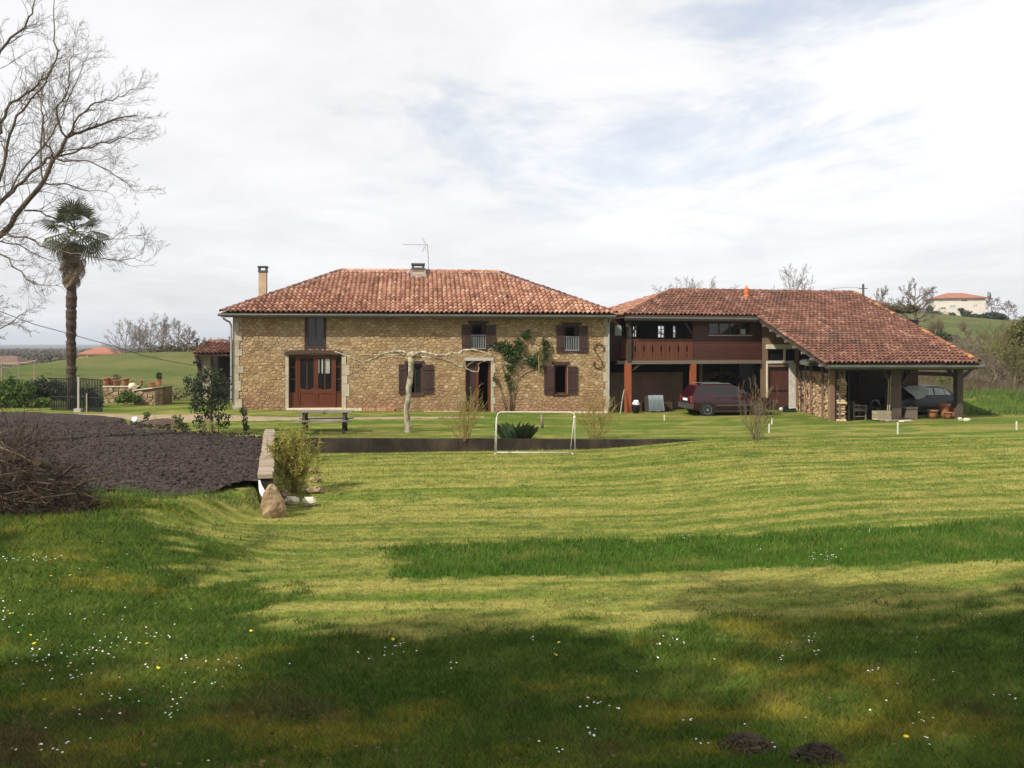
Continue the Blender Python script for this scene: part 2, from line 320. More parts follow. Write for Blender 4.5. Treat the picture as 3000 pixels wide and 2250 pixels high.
M['car_navy'] = mat('car_navy', [(0.008,0.009,0.014),(0.018,0.019,0.028)], 2, rough=0.4, spec=0.5)
M['tyre'] = mat('tyre', [(0.012,0.012,0.012),(0.022,0.022,0.021)], 5, rough=0.85)
M['rim'] = mat('rim', [(0.16,0.16,0.16),(0.26,0.26,0.26)], 5, rough=0.4, spec=0.5)
M['tail_light'] = mat('tail_light', [(0.20,0.008,0.008),(0.26,0.012,0.010)], 5, rough=0.15, spec=0.6)
M['tarp_blue'] = mat('tarp_blue', [(0.12,0.15,0.17),(0.25,0.29,0.31)], 5, stretch=(4,4,0.4), rough=0.6)
M['tarp_grey'] = mat('tarp_grey', [(0.26,0.28,0.27),(0.42,0.44,0.42)], 4, rough=0.6)
M['black_plastic'] = mat('black_plastic', [(0.012,0.012,0.013),(0.03,0.03,0.03)], 3, rough=0.5)
M['dark_green_paint'] = mat('dark_green_paint', [(0.022,0.040,0.032),(0.045,0.07,0.055)], 4, rough=0.55)
M['stone_light'] = mat('stone_light', [(0.50,0.42,0.30),(0.68,0.60,0.47)], 5, rnd=0.5)
M['brick'] = mat('brick', [(0.28,0.12,0.07),(0.50,0.28,0.18)], 4, rnd=0.8, bump=0.3)
M['far_wall'] = mat('far_wall', [(0.50,0.45,0.40),(0.60,0.55,0.50)], 0.5)
M['pink_wall'] = mat('pink_wall', [(0.34,0.24,0.175),(0.44,0.32,0.24)], 0.5)
M['far_roof'] = mat('far_roof', [(0.25,0.10,0.065),(0.34,0.15,0.10)], 1.5)
M['far_roof_dark'] = mat('far_roof_dark', [(0.10,0.065,0.05),(0.17,0.11,0.08)], 1.5)
M['rope'] = mat('rope', [(0.34,0.29,0.21),(0.46,0.40,0.30)], 5)
M['old_wood_pole'] = mat('old_wood_pole', [(0.22,0.18,0.12),(0.36,0.31,0.22)], 5, rnd=0.4)
M['daisy'] = mat('daisy', [(0.72,0.72,0.68),(0.85,0.85,0.82)], 5)
M['dandelion'] = mat('dandelion', [(0.65,0.44,0.02),(0.78,0.55,0.03)], 5)
M['dead_leaf'] = mat('dead_leaf', [(0.07,0.036,0.018),(0.19,0.115,0.055)], 5, rnd=0.8)
M['grass'] = mat('grass', [(0.72,0.72,0.72),(1.22,1.22,1.22)], 3.0, rnd=0.5, attr=True, rough=0.75, spec=0.15, trans=0.25)
M['ground'] = mat('ground', [(0.62,0.62,0.62),(1.30,1.30,1.30)], 7.0, detail=9, attr=True, bump=0.6, bscale=30, rough=1.0, spec=0.05)

# ------------------------------------------------------------ terrain
def ss(a, b, x): t = np.clip((np.asarray(x, float)-a)/(b-a), 0, 1); return t*t*(3-2*t)
def vnoise(x, y, seed=0):
    x = np.asarray(x, float); y = np.asarray(y, float); xi = np.floor(x).astype(np.int64); yi = np.floor(y).astype(np.int64); fx = x-xi; fy = y-yi
    def h(i, j):
        n = (i*374761393 + j*668265263 + seed*144269504) & 0xffffffff; n = ((n ^ (n >> 13))*1274126177) & 0xffffffff; return ((n ^ (n >> 16)) & 0xffff)/65535.0
    sx = fx*fx*(3-2*fx); sy = fy*fy*(3-2*fy)
    return (h(xi,yi)*(1-sx)+h(xi+1,yi)*sx)*(1-sy) + (h(xi,yi+1)*(1-sx)+h(xi+1,yi+1)*sx)*sy
def fbm(x, y, seed=0, oct=4):
    a, s, t = 1.0, 0.0, 0.0
    for o in range(oct): s = s + a*vnoise(x*2**o, y*2**o, seed+o*17); t += a; a *= 0.55
    return s/t
def xw(y): return -5.0 + (18.0-y)*0.265               # the side retaining wall
def yb(x): return 28.5 + (x+7.4)*0.125                # the back retaining wall
def z_low(x, y):
    near = 1.82*np.clip(1-np.maximum(y, -8)/20.0, 0, 1.4)**1.5
    r = 0.27*ss(2.2, 7.4, x)
    l = 0.50*ss(-3.0, -6.2, x)*ss(6, 13, y)
    return -0.57 + near + r + l*np.where(x > xw(y), ss(17.2, 12.5, y), np.maximum(ss(17.4, 12.5, y), ss(-4.9, -6.0, x)))
def z_high(x, y):
    z = np.clip(-0.0175*(x+12.7), -0.3, 0.0)
    mead = ss(-56, -37, x)*ss(16, -8, x)
    z = z + mead*(2.25*ss(50, 90, y) - 6.0*ss(98, 170, y))
    z = z - (1-ss(-56, -37, x))*3.6*ss(52, 120, y)
    xs = x/np.maximum(y, 40)
    rh = ss(0.25, 0.42, xs)
    hill = np.clip(0.0735*(y-62), 0, None)*np.clip(1-(xs-0.5)*1.9, 0.6, 1.25)
    hill = np.where(y > 205, 0.0735*143*np.clip(1-(xs-0.5)*1.9, 0.6, 1.25)*ss(420, 205, y), hill)
    z = z + rh*hill
    far = ss(380, 700, y)*0.4*(0.55+0.45*vnoise(x/170.0+3.3, y/700.0, 5)) + ss(1800, 4200, y)*11.0*(0.6+0.55*fbm(x/900.0, y/3000.0, 9))
    z = z + 0.75*np.exp(-((x-25.5)/5.5)**2-((y-45.5)/3.6)**2)              # grassy bank beside the barn
    return z + far*(1-mead*0.0) + ss(46, 60, y)*0.25*(fbm(x/7.0, y/7.0, 31)-0.5)
def gz(x, y):
    x = np.asarray(x, float); y = np.asarray(y, float)
    lo = z_low(x, y)
    left = lo*(1-ss(17.3, 18.1, y)) + ss(17.3, 18.1, y)*z_high(x, np.full_like(y, 40.0))*ss(19, 27, y)
    lo = np.where(x < xw(y), left, lo)
    z = np.where(y > yb(x), z_high(x, y), lo)
    return z + 0.035*(fbm(x*0.9, y*0.9, 3)-0.5)*ss(-20, 4, y)
YS = np.concatenate([np.linspace(3, 20, 1500), np.linspace(20.02, 60, 1200), np.linspace(60.1, 420, 900)])
def G(u, v):                                          # where the sight line of a photo pixel meets the ground
    dx, dz = (u-1500)/FPX, -(v-VH)/FPX; ys = YS
    h = CZ + dz*ys - gz(dx*ys, ys); i = int(np.argmax(h < 0)); Y = ys[i]; a = h[i-1] if i else 0; Y = ys[i-1]+(ys[i]-ys[i-1])*a/(a-h[i]) if i else Y
    return Vector((dx*Y, Y, float(gz(dx*Y, Y))))
def gp(x, y, dz=0.0): return Vector((x, y, float(gz(x, y))+dz))

def inpoly(px, py, poly):
    r = np.zeros(np.shape(px), bool); n = len(poly)
    for i in range(n):
        x1, y1 = poly[i][:2]; x2, y2 = poly[(i+1) % n][:2]
        c = ((y1 > py) != (y2 > py)) & (px < (x2-x1)*(py-y1)/((y2-y1) or 1e-9) + x1); r ^= c
    return r
STRIP = [G(u, v) for u, v in ((1095,1606),(1350,1592),(1700,1580),(2200,1563),(2700,1540),(3000,1520),(3400,1500),(4300,1470),(4300,1600),(3400,1622),(3000,1640),(2400,1664),(1900,1680),(1500,1690),(1190,1697),(1140,1650))]
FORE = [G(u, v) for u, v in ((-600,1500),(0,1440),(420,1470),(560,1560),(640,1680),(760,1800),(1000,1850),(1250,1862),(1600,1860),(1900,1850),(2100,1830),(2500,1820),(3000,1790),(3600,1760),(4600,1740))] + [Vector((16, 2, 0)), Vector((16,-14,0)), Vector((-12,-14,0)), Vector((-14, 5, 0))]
c3 = lambda *a: np.array(a, float)
def lerp(a, b, t): t = np.asarray(t)[..., None]; return a*(1-t) + b*t
def grass_colour(x, y):
    x = np.asarray(x, float); y = np.asarray(y, float)
    wob = (fbm(x*1.3, y*1.3, 71, 3)-0.5)
    n1 = fbm(x*0.35, y*0.55, 11); n2 = fbm(x*1.6, y*2.2, 12); n3 = fbm(x*4.5, y*6, 13, 3)
    ang = 0.10; sx = x*math.cos(ang)+y*math.sin(ang); sy = -x*math.sin(ang)+y*math.cos(ang) - 0.006*x*np.abs(x)
    st = fbm(sx*0.11, sy*4.6, 21, 3); st2 = fbm(sx*0.30, sy*10.0, 23, 2)          # mower streaks of cut grass
    straw, green = c3(0.285,0.275,0.072), c3(0.100,0.158,0.021)
    t = np.clip(ss(0.34, 0.66, 0.42*st + 0.16*n1 + 0.26*st2 + 0.16*n3)*1.22-0.02, 0, 1)
    c = lerp(green, straw, t)
    c = lerp(c, c3(0.17,0.115,0.055), 0.6*ss(0.62, 0.78, n2)*ss(0.5, 0.62, n1)*ss(22, 12, y))
    c = lerp(c, c3(0.060,0.115,0.018), 0.65*ss(0.60,0.72,fbm(x*2.6,y*3.2,81,3)))       # clover and weeds
    w2 = fbm(x*5, y*5, 77, 3)-0.5; tall = inpoly(x+wob*0.5+w2*.5, y+wob*0.8+w2*.7, STRIP)
    ct = lerp(c3(0.046,0.108,0.011), c3(0.080,0.146,0.018), ss(0.3,0.7,0.6*n2+0.4*n3)); ct = lerp(ct, c3(0.17,0.17,0.045), 0.5*ss(0.64,0.76,n2))
    c = np.where(tall[..., None], ct, c)
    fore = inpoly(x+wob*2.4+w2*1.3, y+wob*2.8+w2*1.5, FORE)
    cf = lerp(c3(0.045,0.092,0.010), c3(0.085,0.130,0.018), ss(0.35,0.7,n2))  # uncut grass; green also set darker so the colour carries some tree shade
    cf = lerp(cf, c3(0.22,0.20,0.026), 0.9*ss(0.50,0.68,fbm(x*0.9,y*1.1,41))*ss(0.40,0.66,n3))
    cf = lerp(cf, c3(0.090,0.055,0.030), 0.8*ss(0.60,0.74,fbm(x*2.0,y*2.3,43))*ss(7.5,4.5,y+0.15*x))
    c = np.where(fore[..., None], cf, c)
    # lawn round the house, unmown rim, track
    up = (y > yb(x)) | ((x < xw(y)) & (y > 17.4))
    cu = lerp(c3(0.088,0.142,0.022), c3(0.23,0.222,0.060), ss(0.42,0.64,0.6*st+0.4*n2))
    c = np.where(up[..., None], cu, c)
    md = ss(44, 52, y)
    cm = lerp(c3(0.072,0.108,0.026), c3(0.135,0.142,0.050), ss(0.35,0.65,0.5*fbm(x*0.06,y*0.12,51)+0.5*fbm(x*0.5,y*0.9,52)))
    c = lerp(c, cm, md)
    woods = ss(130, 200, y)*(1-ss(0.25,0.36,x/np.maximum(y,1))) + ss(215, 260, y)
    c = lerp(c, c3(0.075,0.065,0.034), np.clip(woods,0,1))
    dry = ss(0.30, 0.52, x/np.maximum(y,1))*ss(46, 54, y)*ss(96, 74, y)          # dead bracken bank below the wood
    c = lerp(c, c3(0.27,0.205,0.105), dry*0.9*ss(0.3,0.6,fbm(x*0.3,y*0.3,61)))
    return c, tall, fore, up

def build_ground():
    def grow(a, d0, g, end):
        r = [a]; d = d0
        while r[-1] < end: r.append(r[-1]+d); d *= g
        return r
    right = np.array(grow(0, 0.24, 1.012, 24) ); right = np.append(right, grow(right[-1]+1.5, 1.5, 1.22, 75))
    left = np.array(grow(0, 0.30, 1.03, 18)); left = -np.append(left, grow(left[-1]+1.5, 1.5, 1.22, 75))[::-1]
    xn = np.concatenate([left, right]) ; nl = len(left)
    t1 = np.concatenate([np.linspace(-14, 3.5, 16)[:-1], np.linspace(3.5, 28.5, 116)])
    t2 = np.array(grow(0, 0.35, 1.03, 31.5)); t3 = np.array(grow(t2[-1]+1.4, 1.4, 1.075, 7000))
    rows = [(0, t) for t in t1] + [(1, t) for t in np.concatenate([t2, t3])]
    V = np.zeros((len(rows), len(xn), 3))
    for i, (k, t) in enumerate(rows):
        for_y = t if k == 0 else 28.5
        xs = xn + (xw(np.clip(for_y, 14, 28.0)))
        if k == 0:
            w = (t+14)/42.5; y = t + w*(yb(xs)-28.5)*1.0
        else:
            f = np.clip(1-t/30.0, 0, 1); y = 28.5 + t + (yb(xs)-28.5)*f
            xs = xs*(1 + np.maximum(0, t-24)/45.0)
        eps = -1e-4 if k == 0 else 1e-4
        z = gz(xs, y + (eps if (k == 0 and t == t1[-1]) or (k == 1 and t == 0) else 0))
        # the column at the side wall is double: low side and bed side
        j = nl-1; V[i,:,0] = xs; V[i,:,1] = y; V[i,:,2] = z
        V[i,j,0] = V[i,nl,0]-1e-3
        V[i,j,2] = gz(V[i,j,0]-0.02, V[i,j,1]); V[i,nl,2] = gz(V[i,nl,0]+0.02, V[i,nl,1]) if k == 0 else V[i,nl,2]
    nr, nc = V.shape[:2]; idx = np.arange(nr*nc).reshape(nr, nc)
    F = np.stack([idx[:-1,:-1], idx[:-1,1:], idx[1:,1:], idx[1:,:-1]], -1).reshape(-1, 4)
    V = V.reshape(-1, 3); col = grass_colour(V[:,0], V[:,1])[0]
    col = col*np.array([0.92, 0.88, 0.9])
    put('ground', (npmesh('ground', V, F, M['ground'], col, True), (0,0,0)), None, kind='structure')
build_ground()

def build_grass():
    rng = np.random.default_rng(5); Vs, Cs = [], []
    for y0, y1, den, wd, seg in ((3.9,6.0,3800,0.0042,1),(6.0,9.0,2300,0.006,1),(9,13,1200,0.009,1),(13,19,700,0.014,1),(19,30.5,330,0.024,1)):
        hw = 0.74*y1+1.6; n = int(den*(y1-y0)*2*hw); y = rng.uniform(y0, y1, n); x = rng.uniform(-hw, hw, n)
        keep = np.abs(x) < 0.74*y+1.4; keep &= ~((x < xw(y)+0.25) & (y > 17.0)); keep &= (y < yb(x)-0.05) | (x > 6.0)
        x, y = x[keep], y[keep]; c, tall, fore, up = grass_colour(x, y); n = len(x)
        h = np.where(tall, rng.uniform(.04,.085,n)*(0.7+0.7*fbm(x*1.5,y*1.5,15,3)), np.where(fore, rng.uniform(.03,.085,n), rng.uniform(.012,.032,n)))*(1+0.02*(y-4))
        w = wd*rng.uniform(.7,1.3,n); a = rng.uniform(0, 2*math.pi, n); la = rng.uniform(0, 2*math.pi, n)
        lean = h*np.where(tall, rng.uniform(.2,.7,n), rng.uniform(.4,1.5,n))
        z = gz(x, y) - 0.004; P = np.stack([x, y, z], 1); d = np.stack([np.cos(a), np.sin(a), 0*a], 1)*w[:,None]*0.5
        tip = P + np.stack([np.cos(la)*lean, np.sin(la)*lean, h], 1)
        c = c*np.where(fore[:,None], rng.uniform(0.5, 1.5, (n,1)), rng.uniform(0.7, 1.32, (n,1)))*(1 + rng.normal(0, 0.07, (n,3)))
        dry = rng.random(n) < 0.10; c[dry] = c[dry]*0.4 + np.array([0.24,0.19,0.085])*0.6
        Vs.append(np.stack([P-d, P+d, tip], 1).reshape(-1,3)); Cs.append(np.repeat(np.clip(c,0,1), 3, 0))
    V = np.concatenate(Vs); C = np.concatenate(Cs); F = np.arange(len(V)).reshape(-1,3)
    put('grass', (npmesh('grass', V, F, M['grass'], C), (0,0,0)), None, kind='stuff')
build_grass()

# rough uncut tufts: along the bed, the wall foot, the terrace rim and behind the yard
def tufts(name, pts, n_each, spread, h, wd, mt, seed, kind='stuff', flat=0.7):
    rng = np.random.default_rng(seed); pts = np.array([tuple(p)[:2] for p in pts]); m = len(pts)*n_each
    P = np.repeat(pts, n_each, 0) + rng.normal(0, spread, (m,2)); x, y = P[:,0], P[:,1]
    z = gz(x, y); hh = rng.uniform(h[0], h[1], m); a = rng.uniform(0, 6.28, m); la = rng.uniform(0, 6.28, m); le = hh*rng.uniform(.1, flat, m)
    B = np.stack([x,y,z-0.01],1); d = np.stack([np.cos(a),np.sin(a),0*a],1)*wd*rng.uniform(.6,1.4,(m,1))
    tip = B + np.stack([np.cos(la)*le, np.sin(la)*le, hh],1)
    V = np.stack([B-d, B+d, tip],1).reshape(-1,3)
    return put(name, (npmesh(name, V, np.arange(len(V)).reshape(-1,3), M[mt]), (0,0,0)), None, kind=kind)

# ------------------------------------------------------------ soil bed
def build_bed():
    far = [G(u, v) for u, v in ((-700,1200),(0,1208),(200,1213),(410,1229),(440,1250),(560,1270),(785,1283))]
    fx = [p.x for p in far]; fy = [p.y for p in far]
    cols = np.concatenate([np.linspace(-34, -16, 30)[:-1], np.linspace(-16, -4.86, 100)]); nr = 130
    V = np.zeros((nr, len(cols), 3))
    for j, x0 in enumerate(cols):
        x = x0
        t = np.linspace(0, 1, nr)**1.15; yn = 17.25 + 0.95*float(ss(-6.4,-5.0,x)) + 0.25*math.sin(x*1.3) + 0.2*math.sin(x*3.1)
        for i in range(nr):
            y = 0; V[i,j,0] = x0
        yf = np.interp(x0, fx, fy); yy = yn + (yf-yn)*t; V[:,j,1] = yy
        lim = xw(yy)-0.10; V[:,j,0] = np.where(x0 > -16, -16 + (x0+16)*(lim+16)/(-4.86+16), x0)
    X, Y = V[...,0], V[...,1]; e = np.minimum(ss(0, 0.9, Y-17.25), ss(0, 1.2, np.interp(X, fx, fy)-Y))
    V[...,2] = gz(X, Y) + 0.015 + e*(0.02 + 0.13*fbm(X*2.0, Y*2.0, 91, 5) + 0.07*fbm(X*6, Y*6, 95, 3))
    idx = np.arange(nr*len(cols)).reshape(nr, -1); F = np.stack([idx[:-1,:-1], idx[:-1,1:], idx[1:,1:], idx[1:,:-1]], -1).reshape(-1,4)
    put('soil_bed', (npmesh('soil_bed', V.reshape(-1,3), F, M['soil'], None, False), (0,0,0)), None, kind='structure')
    rng = np.random.default_rng(8); n = 26000; x = rng.uniform(-20, -4.9, n); y = 17.3 + 15*rng.random(n)**1.5
    k = (y > 17.35+0.95*ss(-6.4,-5.0,x)+0.25*np.sin(x*1.3)+0.2*np.sin(x*3.1)) & (y < np.interp(x, fx, fy)-0.1) & (x < xw(y)-0.15); x, y = x[k], y[k]; n = len(x)
    e = np.minimum(ss(0, 0.9, y-17.25), 1); z = gz(x, y) + 0.015 + e*(0.02+0.13*fbm(x*2.0,y*2.0,91,5)+0.07*fbm(x*6,y*6,95,3))
    s = (0.010+0.050*rng.random(n)**3.5)[:,None,None]
    base = np.array([(1,0,0),(0,1,0),(-1,0,0),(0,-1,0),(0,0,1),(0,0,-1)], float)
    V = np.stack([x,y,z],1)[:,None,:] + base[None]*s*rng.uniform(.5,1.4,(n,6,1))
    f = np.array([(0,1,4),(1,2,4),(2,3,4),(3,0,4),(1,0,5),(2,1,5),(3,2,5),(0,3,5)])
    F = (np.arange(n)[:,None,None]*6 + f[None]).reshape(-1,3)
    put('soil_clods', (npmesh('soil_clods', V.reshape(-1,3), F, M['soil']), (0,0,0)), None, kind='stuff')
build_bed()

# ------------------------------------------------------------ dirt track in front of the house
def build_track():
    cl = [G(u, v) for u, v in ((-500,1212),(150,1214),(420,1222),(560,1224),(760,1226),(960,1226),(1200,1224),(1420,1222))]
    wid = [0.25,0.30,0.9,1.5,0.75,0.55,0.35,0.18]; n = 90; rng = np.random.default_rng(3)
    px = np.interp(np.linspace(0,7,n), range(8), [p.x for p in cl]); py = np.interp(np.linspace(0,7,n), range(8), [p.y for p in cl]); w = np.interp(np.linspace(0,7,n), range(8), wid)
    V = []
    for i in range(n):
        for k in range(7):
            q = (k-3)/3*w[i]*1.5; jj = 0 if 0 < k < 6 else rng.uniform(-.25,.25); x, y = px[i], py[i]+q+jj; V.append((x, y, float(gz(x,y)) + (0.012 if 0 < k < 6 else -0.01)))
    idx = np.arange(n*7).reshape(n,7); F = np.stack([idx[:-1,:-1], idx[1:,:-1], idx[1:,1:], idx[:-1,1:]], -1).reshape(-1,4)
    put('dirt_track', (npmesh('dirt_track', np.array(V), F, M['dirt'], None, True), (0,0,0)), None, kind='structure')
build_track()

# ------------------------------------------------------------ retaining walls
def build_walls():
    t = thing('retaining_wall', 'low stone-topped retaining wall along the side of the bare soil bed', 'wall', gp(-6.2, 22.5))
    rng = random.Random(4); mb = MB(); ys = np.linspace(17.9, 28.55, 12); top = lambda y: 0.30 - (y-17.9)*0.0095
    d = Vector((-0.265, 1, 0)).normalized(); sd = Vector((1, 0.265, 0)).normalized()
    for a, b in zip(ys[:-1], ys[1:]):
        A, B = Vector((xw(a), a, 0)), Vector((xw(b), b, 0))
        zt = (top(a)+top(b))/2-0.075; mb.obox((A+B)/2 + Vector((0,0,(zt-1.0)/2)), d*((B-A).length/2), sd*0.125, (0,0,(zt+1.0)/2))
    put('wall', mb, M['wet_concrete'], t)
    y = 17.86
    while y < 28.5:
        l = min(rng.uniform(0.32, 0.6), 28.6-y); m = y+l/2; c = Vector((xw(m)+rng.uniform(-.008,.008), m, top(m)-0.035+rng.uniform(-.01,.01)))
        put('coping_stone', MB().obox(c, d*(l/2*1.03-0.006), sd*(0.155+rng.uniform(-.012,.01)), (rng.uniform(-.004,.004),0,0.04)), M['kerb_top'], t); y += l
    t = thing('retaining_wall', 'long low dark stained concrete wall holding up the terrace behind the goal', 'wall', gp(0, 29.3))
    xs = list(np.linspace(-7.5, 6.8, 11)); dd = Vector((1, .125, 0)).normalized(); nn = Vector((-.125, 1, 0)).normalized()
    for a, b in zip(xs[:-1], xs[1:]):
        m = (a+b)/2; zt0 = float(z_high(np.array(a), np.array(40.)))+0.03; zt1 = float(z_high(np.array(b), np.array(40.)))+0.03
        A = Vector((a+0.004, yb(a)-0.05, 0)); B = Vector((b-0.004, yb(b)-0.05, 0)); q = rng.uniform(-.006,.006); n0 = -nn*(0.07+q); n1 = nn*0.10
        if b > 6.5: zt1 -= 0.05
        vs = [A+n0+Vector((0,0,-1)), B+n0+Vector((0,0,-1)), B+n1+Vector((0,0,-1)), A+n1+Vector((0,0,-1)), A+n0+Vector((0,0,zt0)), B+n0+Vector((0,0,zt1)), B+n1+Vector((0,0,zt1)), A+n1+Vector((0,0,zt0))]
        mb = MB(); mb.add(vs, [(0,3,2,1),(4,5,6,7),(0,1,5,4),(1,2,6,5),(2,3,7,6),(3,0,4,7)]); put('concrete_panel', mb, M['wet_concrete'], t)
build_walls()
rr = random.Random(2)
tufts('rim_grass', [(x, yb(x)+0.12) for x in np.arange(-7.2, 7.5, 0.16)] + [(x, yb(x)-0.15) for x in np.arange(-4.5, 7, 0.3)], 9, 0.07, (.04,.13), 0.008, 'weed_leaf', 3)
tufts('bank_grass', [(25+4.5*math.sin(i*1.7)*abs(math.sin(i*.37)), 43.5+3.2*math.sin(i*2.3)) for i in range(700)], 14, 0.25, (.08,.30), 0.016, 'weed_leaf', 17)
_r2 = np.random.default_rng(29); _yy = _r2.uniform(18.2, 30, 90); _xx = xw(_yy)-.4-_r2.uniform(0,1,90)**.7*9; tufts('bed_weeds', list(zip(_xx, _yy)), 10, 0.05, (.10,.22), 0.010, 'weed_leaf', 27)
_r = np.random.default_rng(19); _y = _r.uniform(7, 27, 2600); _x = _r.uniform(-.6, .6, 2600)*_y; _k = (_x > xw(_y)+.5) | (_y < 16.5); tufts('lawn_weeds', list(zip(_x[_k], _y[_k])), 9, 0.055, (.02,.065), 0.006, 'weed_leaf', 7, flat=1.6)
tufts('bed_edge_grass', [(x, 17.1+0.95*float(ss(-6.4,-5.0,x))+0.25*math.sin(x*1.3)+0.2*math.sin(x*3.1)+rr.uniform(-.35,.12)) for x in np.arange(-14, -4.9, 0.05)], 18, 0.11, (.05,.19), 0.007, 'weed_leaf', 6)

# ------------------------------------------------------------ stone walls and tiled roofs
def clip_poly(P, a, n):                                # keep the side where (p-a).n <= 0
    out = []
    for i in range(len(P)):
        p, q = P[i], P[(i+1) % len(P)]; dp = (p[0]-a[0])*n[0]+(p[1]-a[1])*n[1]; dq = (q[0]-a[0])*n[0]+(q[1]-a[1])*n[1]
        if dp <= 0: out.append(p)
        if dp*dq < 0: t = dp/(dp-dq); out.append((p[0]+(q[0]-p[0])*t, p[1]+(q[1]-p[1])*t))
    return out
def area(P): return abs(sum(P[i][0]*P[(i+1)%len(P)][1]-P[(i+1)%len(P)][0]*P[i][1] for i in range(len(P))))/2
def rubble(x0, x1, z0, z1, holes, rng, w=0.25, h=0.135, gap=0.010):
    """irregular field stones: cells of a jittered grid, cut against openings"""
    pts, nz, nx = {}, int((z1-z0)/h)+1, int((x1-x0)/w)+1
    for j in range(-1, nz+1):
        for i in range(-1, nx+1):
            pts[i, j] = (x0+(i+0.5+(0.5 if j % 2 else 0)+rng.uniform(-.38,.38))*w, z0+(j+0.5+rng.uniform(-.36,.36))*h)
    out = []
    for (i, j), p in pts.items():
        P = [(p[0]-w*1.3, p[1]-h*1.3), (p[0]+w*1.3, p[1]-h*1.3), (p[0]+w*1.3, p[1]+h*1.3), (p[0]-w*1.3, p[1]+h*1.3)]
        for dj in (-2,-1,0,1,2):
            for di in (-2,-1,0,1,2):
                q = pts.get((i+di, j+dj))
                if q is None or (di == 0 and dj == 0): continue
                sx, sz = 1.0, (w/h)**1.2                 # flattened metric, so that cells lie down
                n = ((q[0]-p[0])*sx, (q[1]-p[1])*sz*sz*0.55); l = math.hypot(*n)
                if l < 1e-6: continue
                n = (n[0]/l, n[1]/l); m = ((p[0]+q[0])/2 - n[0]*gap, (p[1]+q[1])/2 - n[1]*gap); P = clip_poly(P, m, n)
                if len(P) < 3: break
            if len(P) < 3: break
        for a, n in (((x0,0),(-1,0)), ((x1,0),(1,0)), ((0,z0),(0,-1)), ((0,z1),(0,1))):
            if len(P) >= 3: P = clip_poly(P, a, n)
        for hx0, hx1, hz0, hz1 in holes:
            if len(P) < 3: break
            if max(q[0] for q in P) < hx0 or min(q[0] for q in P) > hx1 or max(q[1] for q in P) < hz0 or min(q[1] for q in P) > hz1: continue
            c = (sum(q[0] for q in P)/len(P), sum(q[1] for q in P)/len(P))
            d = [(hx0-c[0], (hx0-.006,0), (1,0)), (c[0]-hx1, (hx1+.006,0), (-1,0)), (hz0-c[1], (0,hz0-.006), (0,1)), (c[1]-hz1, (0,hz1+.006), (0,-1))]
            b = max(d, key=lambda k: k[0])
            P = clip_poly(P, b[1], b[2]) if b[0] > -0.10 else []
        if len(P) >= 3 and area(P) > 0.004: out.append(P)
    return out
def stone_mb(F, P, rng, ly, dep=0.022, mb=None):
    mb = mb or MB(); n = len(P); c = (sum(p[0] for p in P)/n, sum(p[1] for p in P)/n); d = dep*rng.uniform(.55, 1.25); tilt = rng.uniform(-.012,.012), rng.uniform(-.016,.006)
    base = [F.w(p[0], ly+0.004, p[1]) for p in P]
    k = 0.84; top = []
    for p in P: x = c[0]+(p[0]-c[0])*k; z = c[1]+(p[1]-c[1])*k; top.append(F.w(x, ly-d + (x-c[0])*tilt[0]*6 + (z-c[1])*tilt[1]*8, z))
    fs = [(i, (i+1) % n, n+(i+1) % n, n+i) for i in range(n)] + [tuple(range(n, 2*n))]
    A = sum(P[i][0]*P[(i+1)%n][1]-P[(i+1)%n][0]*P[i][1] for i in range(n))
    if A < 0: fs = [f[::-1] for f in fs]
    mb.add(base+top, fs); return mb
def lay_stones(F, polys, rng, ly, parent, n_own=300, dep=0.022, m='stone', key=None):
    polys = sorted(polys, key=key or (lambda P: -area(P)))
    for P in polys[:n_own]: put('stone', stone_mb(F, P, rng, ly, dep), M[m], parent)
    if len(polys) > n_own:
        mb = MB()
        for P in polys[n_own:]: stone_mb(F, P, rng, ly, dep, mb)
        put('small_stones', mb, M[m], parent, kind='stuff')
def pierced(F, x0, x1, z0, z1, ly, holes, depth):
    """a wall face with real openings and their reveals"""
    mb = MB(); xs = sorted({x0, x1, *[h[0] for h in holes], *[h[1] for h in holes]}); zs = sorted({z0, z1, *[h[2] for h in holes], *[h[3] for h in holes]})
    for a, b in zip(xs[:-1], xs[1:]):
        for c, d in zip(zs[:-1], zs[1:]):
            mx, mz = (a+b)/2, (c+d)/2
            if any(h[0] < mx < h[1] and h[2] < mz < h[3] for h in holes): continue
            mb.add([F.w(a,ly,c), F.w(b,ly,c), F.w(b,ly,d), F.w(a,ly,d)], [(0,1,2,3)])
            mb.add([F.w(a,ly+depth,c), F.w(b,ly+depth,c), F.w(b,ly+depth,d), F.w(a,ly+depth,d)], [(3,2,1,0)])
    for h in holes:
        a, b, c, d = h; k = lambda x, z, y: F.w(x, y, z); y0, y1 = ly, ly+depth
        mb.add([k(a,c,y0),k(a,d,y0),k(a,d,y1),k(a,c,y1)], [(0,1,2,3)]); mb.add([k(b,c,y0),k(b,d,y0),k(b,d,y1),k(b,c,y1)], [(3,2,1,0)])
        mb.add([k(a,c,y0),k(b,c,y0),k(b,c,y1),k(a,c,y1)], [(3,2,1,0)]); mb.add([k(a,d,y0),k(b,d,y0),k(b,d,y1),k(a,d,y1)], [(0,1,2,3)])
    return mb
